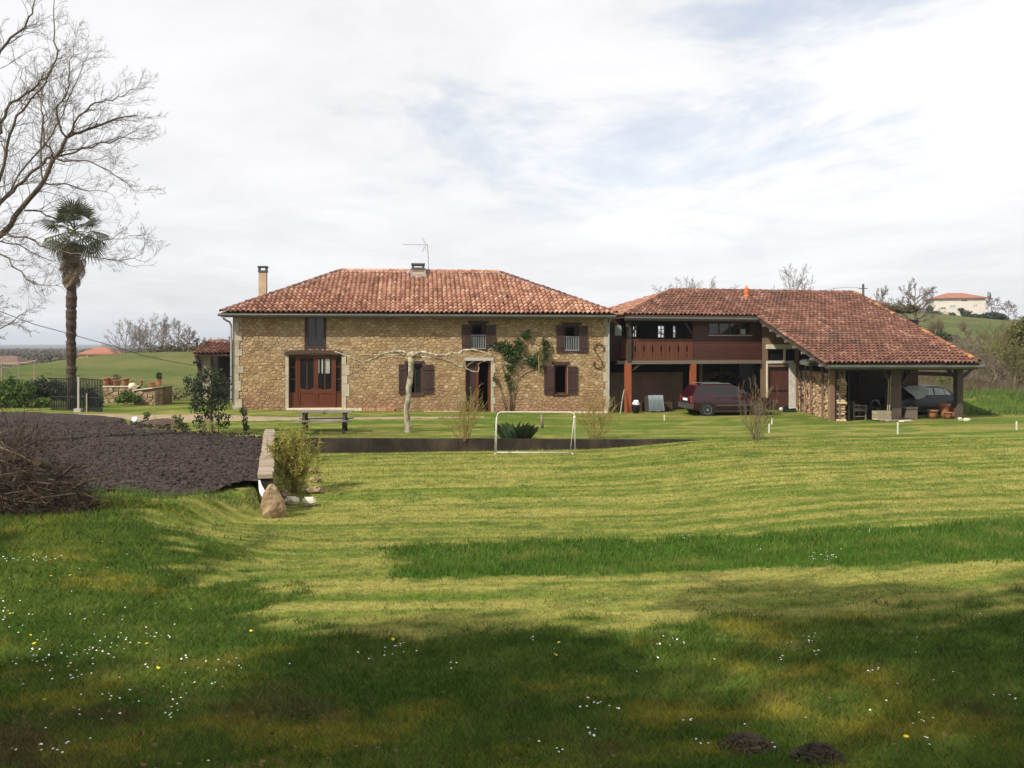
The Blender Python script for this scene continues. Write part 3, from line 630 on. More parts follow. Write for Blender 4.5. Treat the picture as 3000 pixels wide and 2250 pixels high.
def tile_mesh(name, p, length, m, rng):
    """canal tile: a raised cover with half a gutter on each side, lower end lifted over the course below"""
    prof = []
    for k in range(11):
        x = -p/2 + p*k/10; q = abs(x)/(0.34*p)
        z = 0.018 + 0.072*math.sqrt(max(0, 1-q*q)) if q < 1 else 0.018 - 0.016*math.sin((abs(x)-0.34*p)/(0.16*p)*math.pi/2)
        prof.append((x, z))
    mb = MB(); vs = []; n = len(prof)
    for t, lift, wd in ((0, 0.062, 1.10), (0.5, 0.026, 1.0), (1, 0.0, 0.92)):
        for x, z in prof: vs.append((x*(wd if abs(x) < 0.4*p else 1), t*length, z+lift))
    vs += [(x, 0.003, z+0.062-0.034) for x, z in prof]
    fs = [(i*n+k, i*n+k+1, (i+1)*n+k+1, (i+1)*n+k) for i in range(2) for k in range(n-1)] + [(3*n+k, 3*n+k+1, k+1, k) for k in range(n-1)]
    mb.add(vs, fs); me = mb.mesh(name, m, False); me.polygons.foreach_set('use_smooth', [True]*(2*(n-1)) + [False]*(n-1)); return me
def lay_tiles(roof, O, e, s, poly, p, r, m, rng, n_own, lich=None):
    """courses of tiles over the slope O + a*e + t*s inside poly [(a, t)]"""
    e, s = Vector(e).normalized(), Vector(s).normalized(); nr = e.cross(s); nr = nr if nr.z > 0 else -nr
    me = [tile_mesh('tile', p*0.995, r*1.13, m, rng)]
    a0, a1 = min(q[0] for q in poly), max(q[0] for q in poly); t1 = max(q[1] for q in poly); t0 = min(q[1] for q in poly)
    L = []; nt = int((t1-t0)/r)+1; na = int((a1-a0)/p)+1
    for j in range(nt):
        for i in range(na):
            a = a0+(i+0.5)*p; t = t0+j*r
            if inpoly(np.array([a]), np.array([t+r*0.45]), poly)[0]:
                wv = float(fbm(a*.55+7, t*.5+3, 61, 2))-.5; P = O + e*(a+rng.uniform(-.009,.009)+.05*wv) + s*(t+rng.uniform(-.018,.018)+.05*wv) + nr*(rng.uniform(-.003,.007)+.03*wv+.012)
                L.append((P, rng.uniform(-.02,.02), rng.uniform(-.014,.014)))
    L.sort(key=lambda q: q[0].y + rng.uniform(0, .01))
    R0 = Matrix((e, s, nr)).transposed().to_4x4()
    def mx(q): return Matrix.Translation(q[0]) @ R0 @ Matrix.Rotation(q[1], 4, 'Z') @ Matrix.Rotation(q[2], 4, 'X')
    for q in L[:n_own]: place('tile', me[0], mx(q), roof)
    rest = L[n_own:]
    if rest:
        src = me[0]; V0 = np.array([v.co[:] for v in src.vertices]); F0 = np.array([pl.vertices[:] for pl in src.polygons]); n0 = len(V0); Vs, Fs = [], []
        for i, q in enumerate(rest):
            A = np.array(mx(q)); Vs.append(V0 @ A[:3,:3].T + A[:3,3]); Fs.append(F0+i*n0)
        o = npmesh('small_tiles', np.concatenate(Vs), np.concatenate(Fs), m, None, True)
        put('small_tiles', (o, (0,0,0)), None, roof, kind='stuff')
def put_tiles_parent_fix(): pass
def ridge_tiles(roof, A, B, m, rng, r=0.115, l=0.40, alt=None):
    A, B = Vector(A), Vector(B); d = (B-A); n = max(1, int(d.length/(l*0.88))); d.normalize(); side = d.cross(Vector((0,0,1))).normalized(); up = side.cross(d)
    mb = MB(); vs = []
    for t, q in ((0, 1.08), (1, 0.92)):
        for k in range(8):
            an = math.pi*k/7; vs.append((math.cos(an)*r*q, t*l, math.sin(an)*r*q + 0.02*(1-t)))
    for k in range(8): an = math.pi*k/7; vs.append((math.cos(an)*r*0.9, 0, math.sin(an)*r*0.9+0.02))
    mb.add(vs, [(k, k+1, 9+k, 8+k)[::-1] for k in range(7)] + [(16+k, 17+k, k+1, k)[::-1] for k in range(7)])
    me = mb.mesh('ridge_tile', m, True); me2 = mb.mesh('ridge_tile', alt, True) if alt else me; R0 = Matrix((side, d, up)).transposed().to_4x4()
    for i in range(n):
        P = A + d*((B-A).length*i/n) + up*(-.01+rng.uniform(-.008,.012)) + side*rng.uniform(-.012,.012)
        place('ridge_tile', me2 if rng.random() < .45 else me, Matrix.Translation(P) @ R0 @ Matrix.Rotation(rng.uniform(-.03,.03), 4, 'Z'), roof)
def shutter_mb(F, x0, x1, z0, z1, ly, t=0.035):
    mb = MB(); n = 4; w = (x1-x0)/n
    for i in range(n): F.box(mb, x0+i*w+.004, x0+(i+1)*w-.004, ly-t, ly, z0, z1)
    for q in (0.16, 0.80): F.box(mb, x0+.02, x1-.02, ly-t-.022, ly-t-.001, z0+(z1-z0)*q, z0+(z1-z0)*q+.09)
    return mb
def frame_mb(F, x0, x1, z0, z1, ly, d, w, nm=1, nt=0, mw=0.05):
    mb = MB(); F.box(mb, x0, x0+w, ly, ly+d, z0, z1); F.box(mb, x1-w, x1, ly, ly+d, z0, z1)
    F.box(mb, x0+w, x1-w, ly, ly+d, z1-w, z1); F.box(mb, x0+w, x1-w, ly, ly+d, z0, z0+w)
    for i in range(nm): x = x0+(x1-x0)*(i+1)/(nm+1); F.box(mb, x-mw/2, x+mw/2, ly+.003, ly+d-.003, z0+w, z1-w)
    for i in range(nt):
        z = z0+(z1-z0)*(i+1)/(nt+1); xs = [x0+w]+[x0+(x1-x0)*(k+1)/(nm+1) for k in range(nm)]+[x1-w]
        for a, b in zip(xs[:-1], xs[1:]): F.box(mb, a+mw/2, b-mw/2, ly+.006, ly+d-.006, z-.015, z+.015)
    return mb
def add_window(F, par, x0, x1, z0, z1, ly, fm, gm, w=0.06, d=0.05, nm=1, nt=0, name='window', pane=True, **kw):
    o = put(name, frame_mb(F, x0, x1, z0, z1, ly, d, w, nm, nt), M[fm], par, **kw)
    if pane:
        for i in range(nm+1):
            a = x0+(x1-x0)*i/(nm+1); b = x0+(x1-x0)*(i+1)/(nm+1); put('pane', F.box(MB(), a+.01, b-.01, ly+d*.45, ly+d*.6, z0+.01, z1-.01), M[gm], o)
    return o

# ------------------------------------------------------------ the stone farmhouse
FH = Fr((-12.68, 40.3), 6); HL = 17.34
def build_house():
    rng = random.Random(11); F = FH
    H = thing('farmhouse', 'long stone farmhouse with a hipped pantile roof and brown shutters', 'house', F.w(0, 0, 0))
    R = lambda u0, u1, v0, v1, ly=0: (F.lx(u0, ly), F.lx(u1, ly), F.z((u0+u1)/2, v1, ly), F.z((u0+u1)/2, v0, ly))
    op = dict(w1=R(893,956,924,1022), d1=R(846,1001,1040,1197), w2=R(1192,1237,1066,1155), w3=R(1379,1424,948,1022), d2=R(1364,1438,1057,1208), w4=R(1652,1697,953,1027), w5=R(1622,1662,1069,1155))
    d1 = list(op['d1']); d1[2] = 0.0; op['d1'] = tuple(d1); d2 = list(op['d2']); d2[2] = -0.22; op['d2'] = tuple(d2)
    ZT = 4.30
    wall = put('wall', pierced(F, 0, HL, -0.7, ZT, 0, list(op.values()), 0.45), M['mortar'], H)
    mb = MB(); F.box(mb, 0, 0.45, 0.46, 9.9, -.7, ZT); F.box(mb, HL-.45, HL, 0.46, 9.9, -.7, ZT); F.box(mb, 0, HL, 9.9, 10.3, -.7, ZT)
    F.box(mb, .46, HL-.46, 0.46, 9.88, -.75, -0.3); put('back_wall', mb, M['mortar'], H)
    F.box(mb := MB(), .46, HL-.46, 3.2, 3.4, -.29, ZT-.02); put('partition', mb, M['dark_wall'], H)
    # quoins and dressed jambs
    holes = list(op.values()); z = -0.35; i = 0
    def quoin(x0, x1, z0, z1): holes.append((x0-.002, x1+.002, z0-.002, z1+.002)); put('quoin', F.box(MB(), x0+.006, x1-.006, -0.030-rng.uniform(0,.012), 0.0, z0+.006, z1-.006), M['quoin'], wall)
    while z < 4.1:
        h = rng.uniform(.32,.52); quoin(0, 0.28 + (0.16 if i % 2 else 0)*rng.uniform(.5,1.3), z, min(z+h, 4.25)); z += h; i += 1
    z = -0.5; i = 0
    while z < 4.1:
        h = rng.uniform(.30,.5); quoin(HL-(0.14 if i % 2 else 0.24), HL, z, min(z+h, 4.25)); z += h; i += 1
    a, b, z0, z1 = op['d1']; z = z0; i = 0
    while z < z1-.05:
        h = rng.uniform(.36,.60); zt = min(z+h, z1); quoin(a-0.16, a, z, zt); quoin(b, b+(0.40 if i % 2 else 0.23)*rng.uniform(.85,1.2), z, zt); z = zt; i += 1
    a, b, z0, z1 = op['d2']; z = z0; i = 0
    while z < z1-.05:
        h = rng.uniform(.3,.5); zt = min(z+h, z1); quoin(b, b+(0.22 if i % 2 else 0.14), z, zt); z = zt; i += 1
    # lintels
    a, b, z0, z1 = op['d1']; mb = MB(); pts = []
    for x, q in ((a-.17,.16),(a-.17,.0),((a+b)/2,.09),(b+.03,.0),(b+.03,.16),((a+b)/2,.24)): pts.append(F.w(x, -.11, z1+q))
    mb.prism(pts, F.n*0.2); put('lintel', mb, M['dark_timber'], wall); holes.append((a-.2, b+.05, z1, z1+.2))
    a, b, z0, z1 = op['d2']; put('lintel', F.box(MB(), a-.06, b+.12, -.05, .10, z1+.004, z1+.15), M['pale_cement'], wall); holes.append((a-.06, b+.12, z1, z1+.15))
    for k in ('w3','w4','w2','w5'):
        a, b, z0, z1 = op[k]; put('lintel', F.box(MB(), a-.10, b+.10, -.035, .12, z1+.003, z1+.13), M['shutter'], wall); holes.append((a-.1, b+.1, z1, z1+.13))
    lay_stones(F, rubble(0.0, HL, -0.45, ZT, holes, rng), rng, 0.0, wall)
    # brick plinth
    for u0, u1, v0, n in ((1062,1156,1197,11), (838,1060,1198,20), (1160,1345,1206,16), (1445,1780,1208,26)):
        x0, x1 = F.lx(u0, -.15), F.lx(u1, -.15); zt = F.z(u0, v0, -.25)
        for i in range(n): a = x0+(x1-x0)*i/n; put('brick', F.box(MB(), a+.006, a+(x1-x0)/n-.006, -.22-rng.uniform(0,.015), -.034, zt-.22, zt-rng.uniform(0,.012)), M['brick'] if u0 == 1062 else M['stone_light'], wall)
    # --- big glazed door
    a, b, z0, z1 = op['d1']; D = put('glazed_door', MB().obox(F.w((a+b)/2, .16, z1-.05), F.e*((b-a)/2), F.n*.05, (0,0,.05)), M['door_wood'], H)
    X = lambda u: F.lx(u, .12); zz = lambda v: F.z(925, v, .12)
    def dbox(nm, u0, u1, v0, v1, y0, y1, m='door_wood'): return put(nm, F.box(MB(), X(u0), X(u1), y0, y1, zz(v1), zz(v0)), M[m], D)
    for u0, u1 in ((846,849),(866,873),(978,984),(998,1001)): dbox('post', u0, u1, 1044, 1196, .08, .20)
    for u0, u1 in ((849,866),(984,998)):
        dbox('side_light', u0, u1, 1044, 1150, .15, .17, 'glass'); dbox('panel', u0, u1, 1151, 1196, .12, .16)
        for v in (1075, 1111, 1149): dbox('glazing_bar', u0, u1, v-1.2, v+1.2, .12, .149, 'dark_timber')
    for u0, u1 in ((873,925.5),(925.5,978)):
        mb = MB()
        for p, q in ((u0,u0+7),(u1-7,u1)): F.box(mb, X(p)+.004, X(q)-.004, .10, .16, zz(1195), zz(1043))
        for p, q in ((1043,1049),(1142,1152),(1188,1195)): F.box(mb, X(u0+7), X(u1-7), .103, .157, zz(q), zz(p))
        F.box(mb, X((u0+u1)/2-1.3), X((u0+u1)/2+1.3), .11, .15, zz(1142), zz(1049))
        put('door_leaf', mb, M['door_wood'], D)
        dbox('panel', u0+7, u1-7, 1152, 1188, .125, .15)
        for p, q in ((u0+7,(u0+u1)/2-1.3),((u0+u1)/2+1.3,u1-7)):
            dbox('pane', p, q, 1049, 1142, .128, .14, 'glass')
            mb = MB(); mb.prism([F.w(X(p), .112, zz(1142)), F.w(X(q), .112, zz(1142)), F.w(X(q if p > u0+10 else p), .112, zz(1137))], F.n*.03); put('spandrel', mb, M['door_wood'], D)
    for p, q in ((929,935.5),(942,946.5),(951,966)): dbox('curtain', p, q, 1052 if p < 950 else 1051, 1094, .1215, .1275, 'pale_glass')
    dbox('handle', 927, 929, 1128, 1134, .07, .10, 'iron'); dbox('sill', 843, 1003, 1194.5, 1199, -.2, .12, 'stone_light')
    # --- windows, shutters, rails
    def win(k, ly=.18, **kw): a, b, z0, z1 = op[k]; return add_window(F, H, a+.002, b-.002, z0+.002, z1-.002, ly, 'shutter', 'glass', **kw)
    w = win('w1', ly=.02, w=.13, d=.08, nm=1); a, b, z0, z1 = op['w1']; put('sill', F.box(MB(), a, b, -.02, .019, z0-.06, z0+.14), M['shutter'], w)
    def shut(par, u0, u1, v0, v1, ang=0):
        x0, x1 = F.lx(u0, -.06), F.lx(u1, -.06); put('shutter', shutter_mb(F, x0, x1, F.z(u0, v1, -.06), F.z(u0, v0, -.06), -.045), M['shutter'], par)
    for k, us in (('w2', ((1168,1192,1067,1154),(1237,1270,1068,1153))), ('w3', ((1353,1379,951,1023),(1424,1453,952,1023))), ('w4', ((1630,1652,953,1033),(1697,1722,955,1033))), ('w5', ((1594,1622,1072,1155),(1663,1692,1073,1155)))):
        a, b, z0, z1 = op[k]; o = put('window', frame_mb(F, a+.003, b-.003, z0+.003, z1-.003, .10, .07, .08 if k != 'w5' else .07, 0, 0), M['shutter' if k != 'w5' else 'door_wood'], H)
        put('sill', F.box(MB(), a-.04, b+.04, -.07, .12, z0-.075, z0-.003), M['shutter'], o)
        for q in us: shut(o, *q)
        if k in ('w2',): put('pane', F.box(MB(), (a+b)/2+.06, b-.085, .13, .14, z0+.085, z1-.085), M['glass'], o); put('sash', F.box(MB(), (a+b)/2, (a+b)/2+.058, .12, .16, z0+.085, z1-.085), M['shutter'], o)
        if k in ('w5',):                                # one sash stands open inward
            put('sash', F.box(MB(), a+.075, a+.115, .18, .50, z0+.09, z1-.09), M['door_wood'], o)
        if k in ('w3','w4'):
            put('sash', F.box(MB(), b-.19, b-.085, .12, .16, z0+.085, z1-.085), M['shutter'], o)
            v0 = 981 if k == 'w3' else 985; zt = F.z((op[k][0]), v0, 0); um = 1401 if k == 'w3' else 1674; zt = F.z(um, v0, 0); mb = MB()
            rl = put('railing', F.box(MB(), a, b, -.03, .0, zt-.03, zt), M['zinc'], o)
            for i in range(9): x = a+.03+(b-a-.06)*i/8; put('bar', F.box(MB(), x-.011, x+.011, -.025, -.005, z0+.03, zt-.031), M['zinc'], o)
            put('rail_foot', F.box(MB(), a, b, -.028, -.002, z0, z0+.03), M['zinc'], o)
    # --- entrance
    a, b, z0, z1 = op['d2']; D = put('entrance_door', frame_mb(F, a+.002, b-.002, z0, z1-.002, .14, .08, .07, 0, 0), M['door_wood'], H)
    put('post', F.box(MB(), F.lx(1394,.14), F.lx(1402,.14), .13, .24, z0, z1-.07), M['door_wood'], D)
    mb = MB(); x0, x1 = F.lx(1366,.16), F.lx(1394,.16)
    for i in range(3): F.box(mb, x0+(x1-x0)*i/3+.003, x0+(x1-x0)*(i+1)/3-.003, .17, .20, z0+.05, z1-.08)
    put('door_leaf', mb, M['shutter'], D); put('door_leaf', F.box(MB(), b-.11, b-.07, .24, .90, z0+.03, z1-.08), M['door_wood'], D)
    put('doorstep', F.box(MB(), a-.15, b+.2, -.45, .14, z0-.3, z0-.02), M['stone_light'], H)
    # --- roof
    sl = math.hypot(5.5, 2.33); s = (F.n*5.5 + Vector((0,0,2.33))).normalized(); ex = (-.42, 17.62)
    E = lambda x, y, z: F.w(x, y, z)
    c = [E(ex[0],-.5,4.36), E(ex[1],-.5,4.36), E(ex[1],10.5,4.36), E(ex[0],10.5,4.36), E(4.4,5,6.69), E(12.55,5,6.69)]
    mb = MB(); dn = Vector((0,0,-.10)); vs = c+[p+dn for p in c]
    mb.add(vs, [(0,1,5,4),(1,2,5),(2,3,4,5),(3,0,4),(6,10,11,7),(7,11,8),(8,11,10,9),(9,10,6),(0,6,7,1),(1,7,8,2),(2,8,9,3),(3,9,6,0)])
    roof = put('roof', mb, M['roof_under'], H)
    WLz = WL[roof.name]
    lay_tiles(roof, E(0,-.56,4.345), F.e, s, [(ex[0]-.03,0),(ex[1]+.03,0),(12.56,sl),(4.39,sl)], 0.2225, 0.398, M['tile'], rng, 300)
    ridge_tiles(roof, c[0]+Vector((0,0,.05)), c[4]+Vector((0,0,.05)), M['tile_old'], rng); ridge_tiles(roof, c[4]+Vector((0,0,.06)), c[5]+Vector((0,0,.06)), M['tile'], rng); ridge_tiles(roof, c[1]+Vector((0,0,.05)), c[5]+Vector((0,0,.05)), M['tile_old'], rng)
    mb = MB(); F.box(mb, ex[0], ex[1], -.46, -.40, 4.16, 4.25); F.box(mb, ex[0]+.3, ex[1]-.1, -.38, -.004, 4.20, 4.24); put('soffit', mb, M['dark_timber'], roof)
    for u, v in ((997,874),(1157,843),(1316,843),(1485,878)):
        # vent tile: stands on the slope where the sight line meets it
        for t in np.linspace(0, sl, 400):
            q = E(0,-.5,4.36)+s*float(t); x, z = F.px(u, v, F.n.dot(q-F.o))
            if z <= q.z: break
        P = F.w(x, F.n.dot(q-F.o), q.z+.07); mb = MB(); vs = []
        for tt, rr in ((0,.13),(.34,.05)):
            for k in range(7): an = math.pi*k/6; vs.append(P + F.e*(math.cos(an)*rr) + s*tt + Vector((0,0,math.sin(an)*rr*.9+.03*(1-tt))))
        mb.add(vs, [(k,k+1,8+k,7+k) for k in range(6)]); put('vent_tile', mb, M['tile_old'], roof)
    # gutter and pipe
    mb = MB(); mb.tube([E(ex[0]-.10,-.60,4.27), E(ex[1]-.05,-.60,4.25)], 0.066, 8); put('gutter', mb, M['gutter'], roof)
    Pp = [E(ex[0]+.12,-.60,4.24), E(ex[0]+.12,-.58,4.12), E(ex[0]+.22,-.40,4.02), E(-.10,-.22,3.96), E(-.05,-.10,3.82), E(-.05,-.09,3.5), E(-.05,-.09,0.3)]
    put('downpipe', MB().tube(Pp, .045, 8), M['zinc'], H); put('downpipe', MB().tube([E(HL+.03,-.55,4.22), E(HL+.02,-.30,4.05), E(HL+.01,-.10,3.9), E(HL+.01,-.10,0.0)], .042, 8), M['zinc'], H)
    # chimneys
    def chimney(u0, u1, vcap, vtop, ly, zb, m, depth, flash):
        x0, x1 = F.lx(u0, ly), F.lx(u1, ly); zt = F.z(u0, vcap, ly); zc = F.z(u0, vtop, ly); C = put('chimney', F.box(MB(), x0, x1, ly, ly+depth, zb, zt), M[m], H); h = zc-zt; g = .035
        put('cap', F.box(MB(), x0-g, x1+g, ly-g, ly+depth+g, zt+.002, zt+h*.30), M['cement'], C); put('cap', F.box(MB(), x0-g-.02, x1+g+.02, ly-g-.02, ly+depth+g+.02, zc-h*.24, zc), M['cement'], C)
        w = (x1-x0)*.17
        for a in (x0-.02, x1+.02-w): put('cap_block', F.box(MB(), a, a+w, ly, ly+depth, zt+h*.30+.002, zc-h*.24-.002), M['cement'], C)
        if flash:
            mb = MB(); F.box(mb, x0-.09, x1+.12, ly-.14, ly-.002, zb-.02, flash); F.box(mb, x0-.09, x0-.002, ly, ly+depth, zb, flash+.35); F.box(mb, x1+.002, x1+.09, ly, ly+depth, zb, flash+.35); put('flashing', mb, M['zinc'], C)
        return C
    zf = 4.36+2.33/5.5*(4.25+.5)
    ch = chimney(1208, 1242, 790, 771, 4.25, zf-.1, 'render_tan', .75, zf+.16)
    for k, q in enumerate((.35, .62, .82)): F.box(mb := MB(), F.lx(1207.5,4.25), F.lx(1242.5,4.25), 4.235, 4.249, zf+.17+q*.42, zf+.17+q*.42+.02); put('band', mb, M['cement'], ch)
    chimney(757.5, 779.5, 797, 779, 7.2, 4.6, 'render_tan', .42, None)
    # aerial on the chimney
    ly = 4.6; A = lambda u, v: F.w(F.lx(u, ly), ly, F.z(u, v, ly)); an = put('aerial', MB().tube([A(1256,806), A(1255,760), A(1252,716)], .022, 6), M['zinc'], H)
    put('bracket', MB().tube([A(1242,792), A(1256,792)], .02, 5), M['zinc'], an); put('boom', MB().tube([A(1252,717), A(1180,716.5)], .014, 5), M['zinc'], an)
    for i in range(12): P = A(1183+i*4.4, 716.5); put('element', MB().tube([P-F.n*.10, P+F.n*.10], .006, 4), M['zinc'], an)
    for sg in (1, -1):
        for q in range(4):
            P = A(1248-q*3.4, 717-sg*(4+q*5)); put('reflector_rod', MB().tube([P-F.n*.3, P+F.n*.3], .008, 4), M['zinc'], an)
        for dx in (-.0, .0): put('reflector', MB().tube([A(1249,717), A(1236,717-sg*20)], .010, 4), M['zinc'], an); break
        put('reflector', MB().tube([A(1241,717-sg*3), A(1249,717-sg*20)], .006, 4), M['zinc'], an)
    # S-shaped tie plate
    ly = -.07; pts = []
    for t in range(40):
        q = t/39; 
        if q < .5: an = math.radians(-20 + 290*q*2); c0 = (1755, 1026); r = (13.5, 17)
        else: an = math.radians(90 - 290*(q-.5)*2 + 0); c0 = (1752, 1063); r = (13.5, 16)
        pts.append((c0[0]+math.cos(an)*r[0], c0[1]-math.sin(an)*r[1]))
    pts = [(1767,1030),(1769,1022),(1766,1012),(1758,1007),(1748,1008),(1741,1015),(1740,1025),(1745,1033),(1751,1041),(1758,1050),(1764,1060),(1765,1069),(1760,1077),(1751,1079),(1743,1075),(1739,1067),(1741,1059)]
    put('tie_plate', MB().tube([F.w(F.lx(u,ly), ly, F.z(u,v,ly)) for u, v in pts], .026, 6), M['rust'], H)
    return H, wall
HOUSE, HWALL = build_house()

# ------------------------------------------------------------ the timber barn with its balcony wing
FB = Fr((5.58, 42.4), 12)
def build_barn():
    rng = random.Random(21); F = FB
    B = thing('timber_barn', 'timber barn and balcony wing under one low sweeping pantile roof', 'barn', F.w(6, 0, -.3))
    def pbox(nm, u0, u1, v0, v1, ly0, ly1, m, par=B, **kw):
        um = (u0+u1)/2; return put(nm, F.box(MB(), F.lx(u0,ly0), F.lx(u1,ly0), ly0, ly1, F.z(um,v1,ly0), F.z(um,v0,ly0)), M[m], par, **kw)
    SL = (4.3-2.14)/6.8; zr = lambda ly: 4.3+SL*(ly+.5)
    # --- roof
    E = lambda x, y, dz=0: F.w(x, y, zr(y)+dz)
    top = [(-.35,-.5),(6.5,-.5),(6.03,-7.3),(13.18,-7.3),(14.75,4.2),(3.9,4.2)]
    zt = zr(4.2); mb = MB(); P = [E(*q) for q in top]; dn = Vector((0,0,-.11)); n = len(P)
    back = [F.w(14.75,4.2,zt), F.w(3.9,4.2,zt), F.w(-.35,8.9,4.3), F.w(15.6,8.9,4.3)]
    vs = P+[p+dn for p in P]; mb.add(vs, [(0,1,5),(1,2,3,4,5)] + [(6,11,7),(7,11,10,9,8)] + [(i,i+n,(i+1)%n+n,(i+1)%n) for i in (0,1,2,3)])
    hp = [F.w(-.35,-.5,4.3), F.w(3.9,4.2,zt), F.w(-.35,8.9,4.3)]
    mb.add(hp+[p+dn for p in hp], [(0,1,2),(5,4,3),(0,2,5,3)]); mb.add(back+[p+dn for p in back], [(0,3,2,1),(4,5,6,7),(2,3,7,6)])
    roof = put('roof', mb, M['roof_under'], B)
    s = (F.n + Vector((0,0,SL))).normalized(); k = math.sqrt(1+SL*SL)
    O = F.w(0,-7.36,zr(-7.36)-.012); poly = [(x, (y+7.3)*k) for x, y in top]
    lay_tiles(roof, O, F.e, s, [(p[0]+(.04 if p[0] > 6.2 else -.04 if p[0] < 6.2 else 0), p[1]) for p in poly], 0.212, 0.365, M['tile_old'], rng, 300)
    sl = math.hypot(4.25, zt-4.3); s2 = (F.e*4.25 + Vector((0,0,zt-4.3))).normalized()
    lay_tiles(roof, F.w(-.41,8.9,4.285), -F.n, s2, [(0,0),(9.4,0),(4.7,sl)], 0.212, 0.365, M['tile'], rng, 0)
    up = Vector((0,0,.05))
    ridge_tiles(roof, hp[0]+up, hp[1]+up, M['tile_old'], rng); ridge_tiles(roof, hp[1]+up, back[0]+up, M['tile_old'], rng)
    ridge_tiles(roof, P[3]+up, P[4]+up, M['lichen_tile'], rng, .12, alt=M['tile_old']); ridge_tiles(roof, P[2]+up*.3, P[1]+up*.3, M['tile_old'], rng, .09)
    for q in np.linspace(-.05, 1, 14):                    # old mortar and lichen along the right verge
        pass
    # verge boards, fascia, gutters
    for a, b in ((P[2],P[1]),(P[3],P[4])): put('verge_board', MB().beam(a+Vector((0,0,-.13)), b+Vector((0,0,-.13)), .05, .20), M['dark_timber'], roof)
    for i in range(9):
        y = -6.9+i*.8; x = 6.03+.47*(y+7.3)/6.8; put('rafter_end', MB().obox(F.w(x-.02, y, zr(y)-.20), F.e*.16, F.n*.05, (0,0,.05)), M['grey_timber'], roof)
    for i in range(13):
        x = 6.5+i*.55; put('rafter', MB().beam(F.w(x,-7.2,zr(-7.2)-.18), F.w(x,-.8,zr(-.8)-.18), .09, .12), M['dark_timber'], roof)
    put('gutter', MB().tube([F.w(-.4,-.60,4.19), F.w(6.45,-.60,4.17)], .065, 8), M['gutter'], roof); put('fascia', F.box(MB(), -.35, 6.45, -.47, -.43, 4.05, 4.16), M['dark_timber'], roof)
    put('gutter', MB().tube([F.w(5.98,-7.42,2.02), F.w(13.35,-7.42,1.98)], .075, 8), M['green_gutter'], roof); put('fascia', F.box(MB(), 6.08, 13.15, -7.28, -7.23, 1.86, 1.99), M['dark_timber'], roof)
    # terracotta ridge stack
    ly = 2.9; x, z = F.px(2187, 897, ly); mb = MB(); zb = zr(ly)
    mb.lathe(F.w(x, ly, zb-.05), [(.15,0),(.16,.18),(.10,.22),(.13,.36),(.16,.40),(.10,.44),(.12,.58),(.05,.66),(.03,.74)], 10); put('roof_vent', mb, M['bright_terracotta'], roof)
    # --- balcony wing, upper floor
    put('floor_slab', F.box(MB(), -.55, 6.55, .12, 6.5, F.z(1950,1066,0), F.z(1950,1057,0)), M['dark_timber'], B)
    pbox('floor_beam', 1836, 2242, 1055.5, 1066, -.10, .10, 'grey_timber')
    zf = F.z(1950,1057,0)
    # back walls: upper timber, lower plaster
    def hole(u0,u1,v0,v1,ly): um=(u0+u1)/2; return (F.lx(u0,ly), F.lx(u1,ly), F.z(um,v1,ly), F.z(um,v0,ly))
    hs = [hole(1853,1867,954,989,2.2), hole(1926,1949,952,991,2.2), hole(1970,1992,950,991,2.2)]
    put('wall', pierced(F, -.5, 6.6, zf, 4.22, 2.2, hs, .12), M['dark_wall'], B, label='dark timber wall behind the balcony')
    hs2 = [(h[0]-.5, h[1]+.9, h[2]-.35, h[3]+.2) for h in hs[1:2]]; hb = (hs[0][0]-1.2, hs[2][1]+2.4, hs[1][2]-.5, hs[1][3]+.1)
    put('wall', pierced(F, -.5, 6.6, zf, 4.2, 6.3, [hb], .12), M['dark_wall'], B); put('gable_board', F.box(MB(), 1.5, 6.6, 6.30, 6.42, 4.203, 4.9), M['dark_wall'], B)
    for h in hs: add_window(F, B, *h, 2.22, 'dark_timber', 'glass', w=.05, d=.05, nm=1, nt=2, pane=False)
    add_window(F, B, *hb, 6.32, 'dark_timber', 'glass', w=.06, nm=3, nt=0, pane=False)
    pbox('wall_panel', 1772, 1818, 930, 1057, 1.15, 1.25, 'cladding'); o = pbox('window', 1799, 1823, 950, 986, 1.08, 1.14, 'shutter'); pbox('pane', 1801.5, 1820.5, 953, 983, 1.06, 1.079, 'pale_glass', o)
    # balcony corner post: dark above, red below
    pbox('corner_post', 1838, 1850, 934, 1060, -.14, .06, 'dark_timber'); gp0 = F.w(.05,0,0)
    zg = float(gz(gp0.x, gp0.y)); x0, x1 = F.lx(1834,-.12), F.lx(1850,-.12); put('red_post', F.box(MB(), x0, x1, -.12, .12, zg-.1, F.z(1842,1066,-.12)), M['red_timber'], B)
    x0, x1 = F.lx(2025,-.1), F.lx(2040,-.1); put('red_post', F.box(MB(), x0, x1, -.1, .12, zg-.1, F.z(2032,1066,-.1)), M['red_timber'], B)
    put('bracket', MB().beam(F.w(F.lx(1852,0),0,zf-.45), F.w(F.lx(1880,0),0,zf-.10), .08, .08), M['dark_timber'], B)
    for a, b in (((1852,978),(1872,946)), ((2026,978),(2006,946))): put('brace', MB().beam(F.w(F.lx(a[0],0),0,F.z(*a,0)), F.w(F.lx(b[0],0),0,F.z(*b,0)), .07, .07), M['dark_timber'], B)
    pbox('plate', 1836, 2240, 931, 940, -.08, .10, 'dark_timber')
    # balustrade of cut-out boards
    rail = pbox('railing', 1851, 2030, 993, 998, -.05, .03, 'rail_wood'); pbox('rail_foot', 1851, 2030, 1050, 1055, -.05, .03, 'rail_wood', rail)
    u = 1853.; w = 8.4; i = 0
